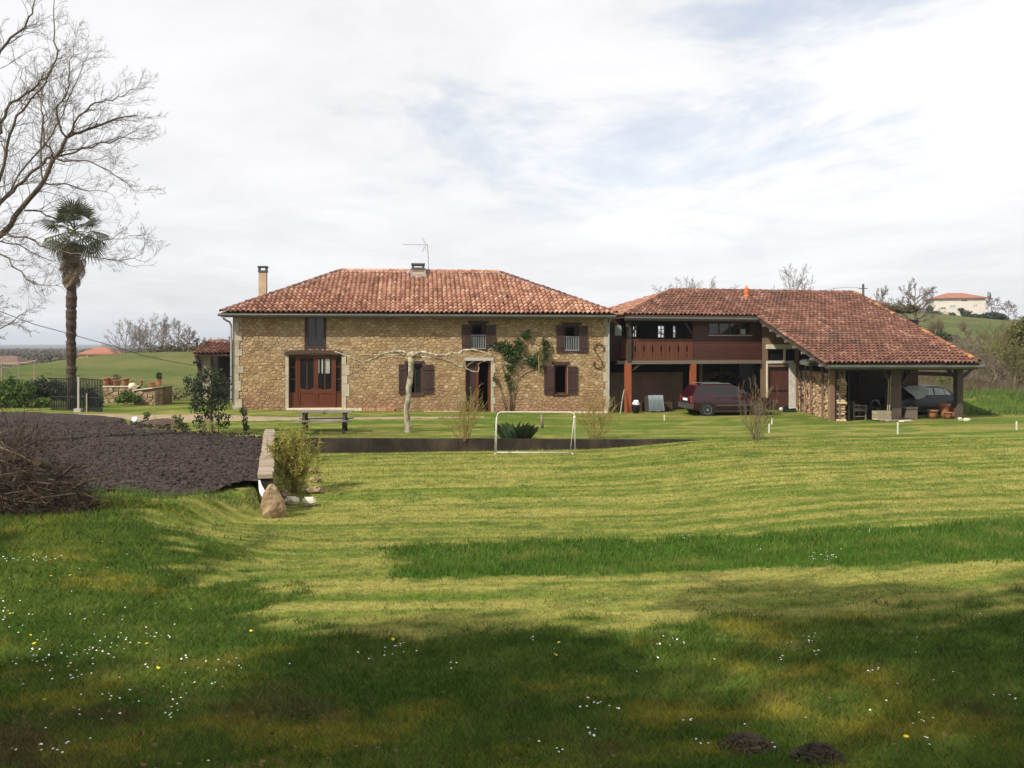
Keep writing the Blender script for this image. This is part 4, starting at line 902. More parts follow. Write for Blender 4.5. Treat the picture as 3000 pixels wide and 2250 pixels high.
    while u < 2029:
        x0, x1 = F.lx(u,-.02)+.004, F.lx(min(u+w,2030),-.02)-.004; z0, z1 = F.z(1940,1050,-.02)+.002, F.z(1940,998,-.02)-.002; hz = z1-z0; m = .034
        # boards with half-cut slots on the sides make the pattern of openings
        kind = i % 3; Q = [(x0,z0)]
        if kind == 0: Q += [(x1,z0),(x1,z0+hz*.14),(x1-m*.6,z0+hz*.14),(x1-m*.6,z0+hz*.24),(x1,z0+hz*.24),(x1,z0+hz*.36),(x1-m,z0+hz*.36),(x1-m*1.2,z0+hz*.62),(x1-m*.5,z0+hz*.74),(x1,z0+hz*.74),(x1,z1),(x0,z1)]
        elif kind == 1: Q += [(x1,z0),(x1,z1),(x0,z1),(x0,z0+hz*.74),(x0+m*.5,z0+hz*.74),(x0+m*1.2,z0+hz*.62),(x0+m,z0+hz*.36),(x0,z0+hz*.36),(x0,z0+hz*.24),(x0+m*.6,z0+hz*.24),(x0+m*.6,z0+hz*.14),(x0,z0+hz*.14)]
        else: Q += [(x1,z0),(x1,z1),(x0,z1)]
        put('board', MB().prism([F.w(x, -.03, z) for x, z in Q], F.n*.03), M['rail_wood'], rail); u += w; i += 1
    xr = .02; z0, z1 = F.z(1840,1052,0), F.z(1840,993,0)
    put('railing', MB().obox(F.w(xr,.63,z1-.03), F.n*.52, F.e*.04, (0,0,.03)), M['red_timber'], B)
    for i in range(5): y = .17+i*.22; put('board', MB().obox(F.w(xr,y+.07,(z0+z1)/2-.03), F.n*.085, F.e*.012, (0,0,(z1-z0)/2-.03)), M['red_timber'], B)
    # --- clad room on the right of the balcony
    x0, x1 = F.lx(2030,0), F.lx(2240,0); zb, zt2 = F.z(2130,1056,0), F.z(2130,938,0)
    wx0, wx1, wz0, wz1 = hole(2076,2199,946,981,0); wl = put('wall', pierced(F, x0, x1, zb, zt2, .02, [(wx0,wx1,wz0,wz1)], .1), M['dark_timber'], B, label='clad wall of the upper room')
    put('side_wall', F.box(MB(), x0, x0+.1, .13, 2.19, zb, zt2), M['cladding'], B); put('side_wall', F.box(MB(), x1-.1, x1, .13, 6.3, zb, zt2), M['cladding'], B)
    nr = 14; h = (zt2-zb)/nr
    for i in range(nr):
        a, b = zb+i*h, zb+(i+1)*h; segs = [(x0, x1)]
        if b > wz0+.02 and a < wz1-.02: segs = [(x0, wx0-.03), (wx1+.03, x1)]
        for p, q in segs: put('plank', MB().prism([F.w(p, -.012, a+.004), F.w(p, -.028, a+.004), F.w(p, -.010, b-.003), F.w(p, .019, b-.003), F.w(p,.019,a+.004)], F.e*(q-p)), M['cladding'], wl)
    o = put('window', frame_mb(F, wx0, wx1, wz0, wz1, -.005, .07, .04, 3, 0, .07), M['cladding'], B)
    for i in range(4): a = wx0+(wx1-wx0)*i/4; put('pane', F.box(MB(), a+.02, a+(wx1-wx0)/4-.02, .025, .035, wz0+.02, wz1-.02), M['glass'], o)
    put('sill', F.box(MB(), wx0-.03, wx1+.05, -.09, -.03, wz0-.05, wz0-.012), M['pale_cement'], o)
    put('window', F.box(MB(), F.lx(2170,-.02), F.lx(2185,-.02), .021, .0245, wz0+.03, wz0+.28), M['pale_glass'], o)
    # --- ground floor under the wing
    zg2 = zg-.3
    put('plaster_wall', F.box(MB(), -.55, F.lx(2000,2.0), 2.0, 2.12, zg2, F.z(1900,1091,2.0)), M['plaster'], B)
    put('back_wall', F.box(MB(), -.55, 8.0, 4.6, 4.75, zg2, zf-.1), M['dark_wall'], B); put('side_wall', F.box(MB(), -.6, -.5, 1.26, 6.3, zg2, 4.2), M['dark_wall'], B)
    # stone arch in the back wall of the cart bay
    for i in range(11):
        an = math.pi*(i+.5)/11; cx = F.lx(2115,4.5); put('arch_stone', MB().obox(F.w(cx+math.cos(an)*1.15, 4.52, .55+math.sin(an)*.85), F.e*(math.sin(an)*.13+.08), F.n*.07, (0,0,abs(math.cos(an))*.13+.08)), M['plaster'], B)
    pbox('inner_post', 2051, 2058, 1060, 1215, 1.0, 1.12, 'grey_timber'); pbox('inner_post', 2110, 2117, 1060, 1215, 2.4, 2.52, 'dark_timber')
    # --- door wall
    ly = -0.15; xa, xb = F.lx(2233,ly), F.lx(2342,ly); zw = zr(ly)-.14
    hs = [hole(2250,2312.5,1066,1217,ly), hole(2250,2296,1024,1056,ly), hole(2302,2336,1024,1056,ly)]; hs[0] = (hs[0][0], hs[0][1], zg2+.2, hs[0][3])
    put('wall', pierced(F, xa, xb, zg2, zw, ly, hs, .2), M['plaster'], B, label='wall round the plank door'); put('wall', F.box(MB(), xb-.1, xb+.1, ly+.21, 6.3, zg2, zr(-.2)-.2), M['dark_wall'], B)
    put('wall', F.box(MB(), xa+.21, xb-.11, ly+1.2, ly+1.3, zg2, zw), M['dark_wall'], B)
    D = pbox('plank_door', 2250.5, 2312, 1067, 1075, ly-.01, ly+.05, 'post_timber')
    for i in range(6): a = hs[0][0]+.01; w = (hs[0][1]-hs[0][0]-.02)/6; put('plank', F.box(MB(), a+i*w+.003, a+(i+1)*w-.003, ly+.06, ly+.10, zg2+.25, F.z(2280,1075,ly)), M['plank_door'], D)
    for v in (1082, 1144): pbox('strap', 2252, 2308, v-1.5, v+1.5, ly+.035, ly+.058, 'iron', D)
    pbox('white_beam', 2246, 2331, 1009, 1022, ly-.07, ly-.002, 'cream'); pbox('white_lintel', 2246, 2331, 1057, 1064.5, ly-.05, ly-.002, 'white_paint'); pbox('mullion', 2296, 2302, 1023, 1056, ly-.03, ly-.002, 'white_paint')
    for i in (1,2): put('pane', F.box(MB(), hs[i][0]+.002, hs[i][1]-.002, ly+.08, ly+.10, hs[i][2]+.002, hs[i][3]-.002), M['glass'], B)
    zq = zg2+.2
    for u0, u1, m in ((2245.5,2250,'cream'),(2312.5,2323,'white_paint'),(2323.6,2333,'white_paint')): o = put('door_post', F.box(MB(), F.lx(u0,ly-.05), F.lx(u1,ly-.05), ly-.05-(.02 if u0 > 2320 else 0), ly-.002, zq, F.z(u0,1065,ly-.05)), M[m], B)
    pbox('corner_board', 2333.5, 2341, 1020, 1225, ly-.10, ly+.05, 'post_timber')
    # --- wood store side
    A0, B0 = Vector((F.lx(2338,-.3), -.3, 0)), Vector((6.95, -6.40, 0))
    def on_line(u, off=0):                       # where the sight line of column u meets the store's side
        d = Vector(((u-1500)/FPX, 1, 0)); a = F.w(A0.x, A0.y, 0); b = F.w(B0.x, B0.y, 0); e = b-a
        den = d.x*e.y-d.y*e.x; t = (a.x*e.y-a.y*e.x)/den; P = d*t; return P
    a, b = F.w(A0.x,A0.y,0), F.w(B0.x,B0.y,0); ed = (b-a).normalized(); out = Vector((ed.y, -ed.x, 0)); out = out if out.x < 0 else -out
    def zroof(Pt): ly = F.n.dot(Pt-F.o); return zr(ly)
    for u, m, w in ((2341,'post_timber',.07),(2354,'dark_timber',.06),(2367.5,'grey_timber',.055),(2383,'post_timber',.06),(2418,'post_timber',.075)):
        P = on_line(u)+out*.12; put('post', MB().beam(P+Vector((0,0,zg2)), P+Vector((0,0,min(zroof(P)-.2, 2.1 if u < 2400 else 1.9))), w, w, ed), M[m], B)
    P = on_line(2416)+out*.12; Q = on_line(2336)+out*.14; zt3 = CZ-(1069-VH)/FPX*P.y; put('beam', MB().beam(Vector((P.x,P.y,zt3)), Vector((Q.x,Q.y,zt3+.05)), .10, .14), M['dark_timber'], B)
    put('inner_wall', MB().beam(a-out*.55+Vector((0,0,.7)), b-out*.55+Vector((0,0,.7)), .06, 2.3), M['dark_wall'], B)
    # logs
    pile = thing('woodpile', 'tall stack of split firewood between posts at the barn side', 'woodpile', (a+b)/2+Vector((0,0,zg)))
    lg = []
    L = (b-a).length; z = 0.0; row = 0
    while z < 2.05:
        h = rng.uniform(.085,.12); x = rng.uniform(0,.08)
        while x < L-.05:
            w = rng.uniform(.09,.19); c = a+ed*(x+w/2); zc = zg-.12+z+h/2; 
            if zc < min(zroof(c)-.35, 1.92 - .25*max(0, (1.2-x))): lg.append((c, w, h, zc))
            x += w*.97
        z += h*.93; row += 1
    lg.sort(key=lambda q: q[0].y - q[1]*3)
    def log_mb(q, mb):
        c, w, h, zc = q; n = rng.choice((4,5,6,7)); ph = rng.uniform(0,6.28); o = rng.uniform(-.06,.06); poly = []
        for k in range(n): an = ph+2*math.pi*k/n; r = rng.uniform(.78,1.12); poly.append(c + ed*(math.cos(an)*w*.52*r) + Vector((0,0,zc+math.sin(an)*h*.56*r)) + out*o)
        return mb.prism(poly, -out*.42)
    for q in lg[:300]: put('log', log_mb(q, MB()), M['log_end'], pile)
    mb = MB()
    for q in lg[300:]: log_mb(q, mb)
    if lg[300:]: put('far_logs', mb, M['log_end'], pile, kind='stuff')
    # --- barn front
    fl = -6.45
    def post(u0, u1, ly, m, ztop=None):
        x0, x1 = F.lx(u0,ly), F.lx(u1,ly); p = F.w((x0+x1)/2, ly, 0); return put('post', F.box(MB(), x0, x1, ly, ly+(x1-x0)*.9, float(gz(p.x,p.y))-.1, ztop or zr(ly)-.22), M[m], B)
    post(2433, 2446, fl-.05, 'post_timber'); post(2446.6, 2458, fl, 'dark_timber'); post(2611, 2641, fl, 'worn_timber'); post(2805, 2822, fl-.1, 'worn_timber'); post(2630, 2660, fl+2.5, 'dark_timber')
    put('eave_beam', F.box(MB(), 6.9, 13.0, fl, fl+.2, zr(fl)-.215, zr(fl)-.10), M['dark_timber'], B)
    put('eave_beam', F.box(MB(), 6.3, 13.1, -7.15, -7.0, zr(-7.1)-.28, zr(-7.1)-.14), M['dark_timber'], B)
    pb = lambda p, q, w, ly: put('brace', MB().beam(F.w(F.lx(p[0],ly),ly,F.z(*p,ly)), F.w(F.lx(q[0],ly),ly,F.z(*q,ly)), w, w, F.n), M['dark_timber'], B)
    pb((2808,1113),(2772,1078),.11,fl+.02); pb((2819,1105),(2850,1079),.10,fl+.02); pb((2612,1128),(2580,1080),.16,fl+.05); pb((2642,1125),(2672,1080),.16,fl+.05)
    put('tie_beam', MB().beam(F.w(F.lx(2650,fl+.1),fl+.1,F.z(2650,1092,fl+.1)), F.w(F.lx(2806,fl+.1),fl+.1,F.z(2806,1098,fl+.1)), .14, .17), M['dark_timber'], B)
    put('back_wall', F.box(MB(), xb+.1, F.lx(2690,-.1), -.1, .05, zg2, zr(-.1)-.2), M['dark_wall'], B); pbox('brick_pier', 2652, 2690, 1088, 1215, -3.4, -3.0, 'old_brick')
    pbox('grey_door', 2515, 2600, 1092, 1182, -2.2, -2.1, 'dark_timber'); pbox('door_post', 2505, 2513, 1075, 1215, -2.2, -2.1, 'dark_timber')
    put('post', F.box(MB(), 14.0, 14.25, 3.6, 3.85, zg2, zr(3.7)-.2), M['dark_timber'], B); put('post', F.box(MB(), 13.4, 13.62, -1.2, -.98, zg2, zr(-1.1)-.2), M['dark_timber'], B)
    # --- end
    return B, on_line, out, ed
BARN, STORE_LINE, STORE_OUT, STORE_DIR = build_barn()

# ------------------------------------------------------------ small old outbuilding behind the house
def build_outbuilding():
    rng = random.Random(31); F = Fr((-17.6, 47.0), 4)
    O = thing('old_shed', 'low dark shed with a sagging old tile roof beside the house corner', 'shed', F.w(2, 0, 0))
    x0 = F.lx(566,-.6); x1 = F.lx(760,0); ze = F.z(600,1038,-.6); zrg = F.z(620,1003,2.0); s = (F.n*2.6+Vector((0,0,zrg-ze))).normalized(); sl = math.hypot(2.6, zrg-ze)
    P = [F.w(x0,-.6,ze), F.w(x1,-.6,ze), F.w(x1,2.0,zrg), F.w(x0+.1,2.0,zrg), F.w(x1,4.6,ze), F.w(x0,4.6,ze)]; dn = Vector((0,0,-.1)); mb = MB()
    mb.add(P+[p+dn for p in P], [(0,1,2,3),(3,2,4,5),(6,9,8,7),(9,11,10,8),(0,6,7,1),(0,3,9,6),(3,5,11,9)]); roof = put('roof', mb, M['roof_under'], O)
    lay_tiles(roof, F.w(0,-.66,ze-.015), F.e, s, [(x0,0),(x1,0),(x1,sl),(x0,sl)], .21, .36, M['tile_old'], rng, 120)
    ridge_tiles(roof, P[3]+Vector((0,0,.04)), P[2]+Vector((0,0,.04)), M['tile_old'], rng); ridge_tiles(roof, P[0]+Vector((0,0,.02)), P[3]+Vector((0,0,.04)), M['tile_old'], rng, .09)
    for i in range(9):                                   # loose tiles stacked along the verge
        q = P[0].lerp(P[3], (i+.5)/9); put('verge_tile', MB().obox(q+Vector((rng.uniform(-.05,.05),0,-.03-rng.uniform(0,.12))), F.e*.13, F.n*.16, (0,0,.03)), M['tile_old'], roof)
    b = lambda nm, u0, u1, v0, v1, ly, d, m: put(nm, F.box(MB(), F.lx(u0,ly), F.lx(u1,ly), ly, ly+d, F.z(u0,v1,ly), F.z(u0,v0,ly)), M[m], O)
    b('stone_pier', 592, 617, 1043, 1190, .1, .5, 'quoin'); put('brace', MB().beam(F.w(F.lx(575,0),0,F.z(575,1038,0)), F.w(F.lx(592,0),0,F.z(592,1112,0)), .14, .16), M['dark_timber'], O)
    b('back_wall', 580, 760, 1030, 1190, 2.4, .2, 'dark_wall'); b('wall', 640, 760, 1046, 1190, .2, .2, 'dark_wall'); b('beam', 568, 760, 1036, 1044, -.1, .15, 'dark_timber')
    b('lamp', 565, 578, 1058, 1066, -.35, .2, 'iron')
build_outbuilding()

# ------------------------------------------------------------ trees and shrubs
def seg_mesh(name, segs, m, sides=3):
    """many tapered twig pieces (p, q, r0, r1) as one mesh"""
    A = np.array([(*p, *q, a, b) for p, q, a, b in segs], float); p, q, ra, rb = A[:,0:3], A[:,3:6], A[:,6], A[:,7]; n = len(A)
    d = q-p; d /= np.maximum(np.linalg.norm(d, axis=1), 1e-6)[:,None]; h = np.where(np.abs(d[:,2:3]) < 0.9, np.array([[0,0,1.]]), np.array([[1.,0,0]]))
    s = np.cross(d, h); s /= np.linalg.norm(s, axis=1)[:,None]; u = np.cross(s, d); V = np.zeros((n, 2*sides, 3))
    for k in range(sides):
        an = 2*math.pi*k/sides; w = s*math.cos(an)+u*math.sin(an); V[:,k] = p+w*ra[:,None]; V[:,sides+k] = q+w*rb[:,None]
    f = np.array([(k, sides+k, sides+(k+1)%sides, (k+1)%sides) for k in range(sides)])
    return npmesh(name, V.reshape(-1,3), (np.arange(n)[:,None,None]*2*sides + f[None]).reshape(-1,4), m, None, True)
def spread(d, ang, rng, bias=None, bw=0.0):
    d = Vector(d).normalized(); o = d.orthogonal().normalized(); o.rotate(Matrix.Rotation(rng.uniform(0, 6.283), 3, d))
    r = d*math.cos(ang) + o*math.sin(ang)
    if bias is not None: r = r*(1-bw) + Vector(bias)*bw
    return r.normalized()
def sprout(segs, P, d, L, r, lev, rng, up=0.12, wob=0.22, kids=(5,7), ratio=0.5, ang=(0.5,0.95), rmin=0.003, step=None, bias=None, bw=0.0):
    """a wandering twig with twigs of its own"""
    n = max(3, int(L/(step or max(0.07, L/7)))); h = L/n; pts = [Vector(P)]; d = Vector(d).normalized(); ds = []
    for i in range(n):
        d = (d + Vector((rng.gauss(0,wob), rng.gauss(0,wob), rng.gauss(0,wob)+up))*min(1, 0.35+0.1*lev)).normalized(); pts.append(pts[-1]+d*h); ds.append(d.copy())
    for i in range(n):
        a = r*(1-0.75*i/n); b = r*(1-0.75*(i+1)/n); segs.append((pts[i], pts[i+1], max(a,rmin), max(b,rmin*0.8)))
    if lev > 0:
        m = rng.randint(*kids)
        for k in range(m):
            t = 0.18+0.80*(k+rng.random())/m; i = min(n-1, int(t*n)); f = t*n-i; q = pts[i].lerp(pts[i+1], min(1,f))
            sprout(segs, q, spread(ds[i], rng.uniform(*ang), rng, bias, bw), L*ratio*rng.uniform(.6,1.15)*(1-0.35*t), max(rmin, r*(1-.75*t)*.55), lev-1, rng, up, wob, kids, ratio, ang, rmin, step, bias, bw)
def bare_tree(name, label, cat, P, H, rng, m, tm='bark', spreadr=0.5, levels=3, r=None, group=None, trunk=0.25, limbs=7, kids=(5,7), rmin=0.006, up=0.10, lean=(0,0), ang=(.35,.85), ratio=.5):
    P = Vector(P); r = r or H*0.022; t = thing(name, label, cat, P, group); top = P + Vector((lean[0], lean[1], H*trunk))
    mb = MB(); mid = P.lerp(top, .5)+Vector((rng.uniform(-.03,.03)*H*.3, 0, 0)); lead = [top + Vector((rng.uniform(-.05,.05)*H, rng.uniform(-.05,.05)*H, H*.22)), top + Vector((rng.uniform(-.09,.09)*H, rng.uniform(-.05,.05)*H, H*.48))]
    mb.tube([P-Vector((0,0,.25)), P+Vector((0,0,.03*H)), mid, top]+lead, [r*1.5, r*1.15, r, r*.85, r*.5, r*.22], 8); put('trunk', mb, M[tm], t, True)
    segs = []; axis = [top.lerp(lead[0], .0), lead[0], lead[1]]
    for i in range(limbs):
        q = (i+.5)/limbs; b = axis[0].lerp(axis[1], q*2) if q < .5 else axis[1].lerp(axis[2], q*2-1); an = i*2.4+rng.uniform(-.4,.4); el = 0.25+0.9*q
        d = Vector((math.cos(an)*math.cos(el)*spreadr*2, math.sin(an)*math.cos(el)*spreadr*2, math.sin(el))); sprout(segs, b, d, H*(.52-.17*q)*rng.uniform(.85,1.1), r*.48*(1-.4*q), levels-1, rng, up, .25, kids, ratio, ang, rmin)
    sprout(segs, lead[1], Vector((0,0,1)), H*.28, r*.22, levels-1, rng, up, .2, kids, ratio, ang, rmin)
    put('crown', (seg_mesh('crown', segs, M[m]), (0,0,0)), None, t); return t
def fol(name, centers, n, size, m, seed, parent=None, long=1.6, kind=None, up=0.0, **kw):
    """leaf-sized faces spread through ellipsoids [(centre, (rx, ry, rz), weight)]"""
    rng = np.random.default_rng(seed); w = np.array([c[2] if len(c) > 2 else c[1][0]*c[1][2] for c in centers], float); w /= w.sum(); V = []
    for c, wt in zip(centers, w):
        k = max(1, int(n*wt)); d = rng.normal(0,1,(k,3)); d /= np.linalg.norm(d,axis=1)[:,None]; rad = rng.uniform(0.25,1,(k,1))**0.5*(1+0.16*rng.normal(0,1,(k,1))); V.append(np.array(c[0])[None]+d*rad*np.array(c[1])[None])
    P = np.concatenate(V); k = len(P); a = rng.normal(0,1,(k,3)); a[:,2] += up; a /= np.linalg.norm(a,axis=1)[:,None]; b = np.cross(a, rng.normal(0,1,(k,3))); b /= np.linalg.norm(b,axis=1)[:,None]
    s = size*rng.uniform(.55,1.3,(k,1)); Q = np.stack([P-a*s*long*.5, P+b*s*.42+a*s*.05, P+a*s*long*.5, P-b*s*.42+a*s*.05], 1).reshape(-1,3)
    me = npmesh(name, Q, np.arange(k*4).reshape(-1,4), M[m]); return put(name, (me, (0,0,0)), None, parent, kind=kind, **kw)

def put_child_origin(): pass
# --- the large leafless tree whose crown reaches in from the left
def build_big_tree():
    rng = random.Random(77); Y0 = 24.0; base = gp(-15.6, Y0, 0)
    T = thing('bare_tree', 'large leafless tree reaching its branches over the palm', 'tree', base)
    guides = [
     ([(-170,900),(-110,780),(0,690),(63,610),(126,535),(159,463),(195,403),(251,381),(330,352),(400,338)], .16, .020, 0),
     ([(195,403),(230,340),(265,309),(310,292),(357,284),(400,262)], .055, .008, .3), ([(195,403),(176,370),(166,316),(190,285),(203,250),(204,190),(215,140)], .05, .007, -.4),
     ([(-170,800),(-60,650),(0,595),(48,545),(112,492),(159,463),(240,432),(320,420),(392,385)], .11, .010, .8), ([(-140,720),(-40,610),(0,520),(22,420),(48,338),(90,290),(135,240),(175,180)], .10, .010, -.7),
     ([(-150,560),(-20,420),(0,362),(30,300),(96,262),(140,225),(170,150),(158,60),(152,-40)], .09, .010, .5), ([(-90,300),(0,150),(60,90),(95,40),(110,-30)], .07, .012, -.3),
     ([(72,617),(120,620),(183,650),(210,690),(255,706),(330,700),(400,690)], .045, .006, .5), ([(-120,690),(0,690),(72,694),(145,728),(231,742),(300,757),(370,760),(434,767)], .06, .006, -.5),
     ([(-120,690),(0,707),(70,725),(145,762),(180,770)], .04, .006, 1.2), ([(-100,700),(0,744),(63,795),(90,825),(110,834),(165,837)], .045, .006, -1.0),
     ([(126,535),(120,420),(128,340),(120,290),(60,230),(40,150)], .05, .006, .9), ([(159,463),(150,440),(130,420),(127,380),(135,330),(120,270)], .045, .007, -1.1),
     ([(0,590),(80,480),(150,400),(195,300),(240,200),(265,150)], .05, .006, 1.4), ([(159,463),(250,470),(320,500),(360,530),(405,560)], .04, .006, -.8), ([(126,535),(200,540),(260,560),(330,570)], .04, .006, 1.0), ([(200,440),(280,420),(350,400),(430,412)], .035, .006, 1.6)]
    segs = []
    for pts, r0, r1, off in guides:
        W = [pix(u, v, Y0+off*2.0*(i/len(pts))+0.25*off) for i, (u, v) in enumerate(pts)]
        Q = [W[0]]
        for a, b in zip(W[:-1], W[1:]):
            m = 3
            for k in range(1, m+1): Q.append(a.lerp(b, k/m) + (Vector((rng.gauss(0,.035),rng.gauss(0,.05),rng.gauss(0,.035))) if k < m else Vector((0,0,0))))
        n = len(Q); rad = [r0*.46*(1-i/(n-1))**.8+r1*.7 for i in range(n)]
        put('limb', MB().tube(Q, rad, 6), M['bark'], T, True)
        for i in range(1, n):
            for _ in range(1 if rng.random() < .45 else 2):
                d = (Q[i]-Q[i-1]); L = rng.uniform(.45, 1.5)*(1.15-.5*i/n)
                if i == n-1: L = .7
                sprout(segs, Q[i], spread(d, rng.uniform(.35,1.0), rng, (.35,0,.25), .30), L, max(.0055, min(.013, rad[i]*.4)), 2, rng, .10, .30, (3,6), .52, (.45,.95), .0030)
    put('twigs', (seg_mesh('twigs', segs, M['bark']), (0,0,0)), None, T)
    put('trunk', MB().tube([base-Vector((0,0,.3)), base+Vector((0,0,.8)), base+Vector((.05,0,2.6)), pix(-170,880,Y0), pix(-150,640,Y0), pix(-110,350,Y0+.3)], [.55,.42,.38,.32,.22,.12], 10), M['bark'], T, True)
build_big_tree()
# --- far bare trees
def far_trees():
    rng = random.Random(12)
    bare_tree('bare_tree', 'pale leafless tree with drooping twigs at the left edge behind the big tree', 'tree', gp(-37.0, 60), 9.0, rng, 'far_twigs', 'pale_bark', .62, 4, group=None, limbs=11, rmin=.010, up=-.04, trunk=.16)
    lab = ['leafless tree with the widest spread at the left end of the meadow row', 'second leafless tree in the meadow row, leaning left', 'leafless tree in the middle of the meadow row', 'tall thin leafless tree in the meadow row', 'leafless tree near the right end of the meadow row', 'small leafless tree closing the meadow row beside the shed']
    for i, (u, v, h, s) in enumerate(((362,918,.0,.62),(405,932,0,.55),(445,915,0,.5),(478,922,0,.36),(520,928,0,.5),(552,950,0,.45))):
        Y = 104+rng.uniform(-3,6); x = (u-1500)/FPX*Y; b = gp(x, Y); H = CZ-(v-VH)/FPX*Y-b.z
        bare_tree('bare_tree', lab[i], 'tree', b, H*.92, rng, 'far_twigs', 'pale_bark', s, 4, group='leafless trees along the meadow crest', limbs=13, rmin=.0085, trunk=.20, kids=(5,7), up=.12, r=.11)
    # on and below the right hill
    for u, v, vb, Y, s, lab, lv in ((2685,826,955,118,.95,'broad leafless tree beside the white hill house',4),(2340,795,880,95,.5,'leafless tree standing up behind the barn ridge',4),(1938,846,900,110,.6,'faint treetop showing over the wing ridge near its hip',3),(2012,838,900,112,.6,'faint treetop showing over the wing ridge, centre one',3),(2090,842,900,115,.6,'faint treetop over the wing ridge beside the orange roof vent',3),(2575,848,900,150,.6,'small leafless tree between the pole and the broad tree',3),(2905,866,925,215,.6,'pale leafless tree right behind the white hill house',3),(2955,885,945,200,.6,'leafless tree beyond the dark hedge of the hill house',3),(2995,925,960,180,.6,'low leafless tree at the crest by the right edge',3)):
        x = (u-1500)/FPX*Y; b = gp(x, Y); zt = CZ-(v-VH)/FPX*Y; zb = min(b.z, zt-2.0)
        bare_tree('bare_tree', lab, 'tree', Vector((x, Y, b.z)), zt-b.z, rng, 'far_twigs', 'pale_bark', s, lv if lv == 4 else 4, limbs=15 if u == 2685 else 11, rmin=(.0075 if u != 2685 else .010)*Y/80, trunk=.25, kids=(5,7), r=(.34 if u == 2685 else None), ratio=.55)
    # the wood edge on the right
    protos = []
    spots = [(2832,62,980),(2900,64,960),(2965,60,985),(2862,70,955),(2935,72,940),(3010,66,950),(2800,74,990),(2985,76,930),(2890,80,940),(2760,70,1010),(3060,62,960),(2840,84,965),(2925,60,1040),(2720,72,1035),(2810,60,1050),(2960,86,925),(3030,84,930)]
    names = ['twisted bare tree nearest the barn post, at the wood edge','bare tree with a leaning trunk in the wood edge','mossy bare tree low at the right frame edge','bare tree one step back from the twisted one','tall mossy bare tree in the middle of the wood','bare tree cut by the right frame edge','bare tree rising just over the barn roof corner','tallest mossy tree at the back of the wood, by the right edge','back-row bare tree in the middle of the wood','low bare tree seen under the barn roof','bare tree standing outside the right frame edge','back-row bare tree over the barn roof corner','short bare tree in front of the tall mossy one','small bare tree seen between the barn pier and post','low bare bush-like tree beside the barn post','back-row mossy tree at the top right of the wood','bare tree at the back outside the right edge']
    for i, (u, Y, v) in enumerate(spots):
        x = (u-1500)/FPX*Y; b = gp(x, Y); H = max(2.2, CZ-(v-VH)/FPX*Y-b.z)
        t = bare_tree('bare_tree', names[i], 'tree', b, H, rng, 'olive_twigs' if i % 3 else 'far_twigs', 'olive_twigs', .75, 4, group='bare trees of the wood edge behind the barn', limbs=12, rmin=.008, trunk=.18, kids=(5,7), up=.04, ang=(.5,1.1), lean=(rng.uniform(-.5,.5),0))
        if i in (2, 7): q = np.array(b); fol('moss', [((b.x+rng.uniform(-.6,.6), b.y, b.z+H*k), (H*.30,H*.30,H*.16)) for k in (.55,.75)], 900, .09, 'moss_leaf', 100+i, t)
far_trees()

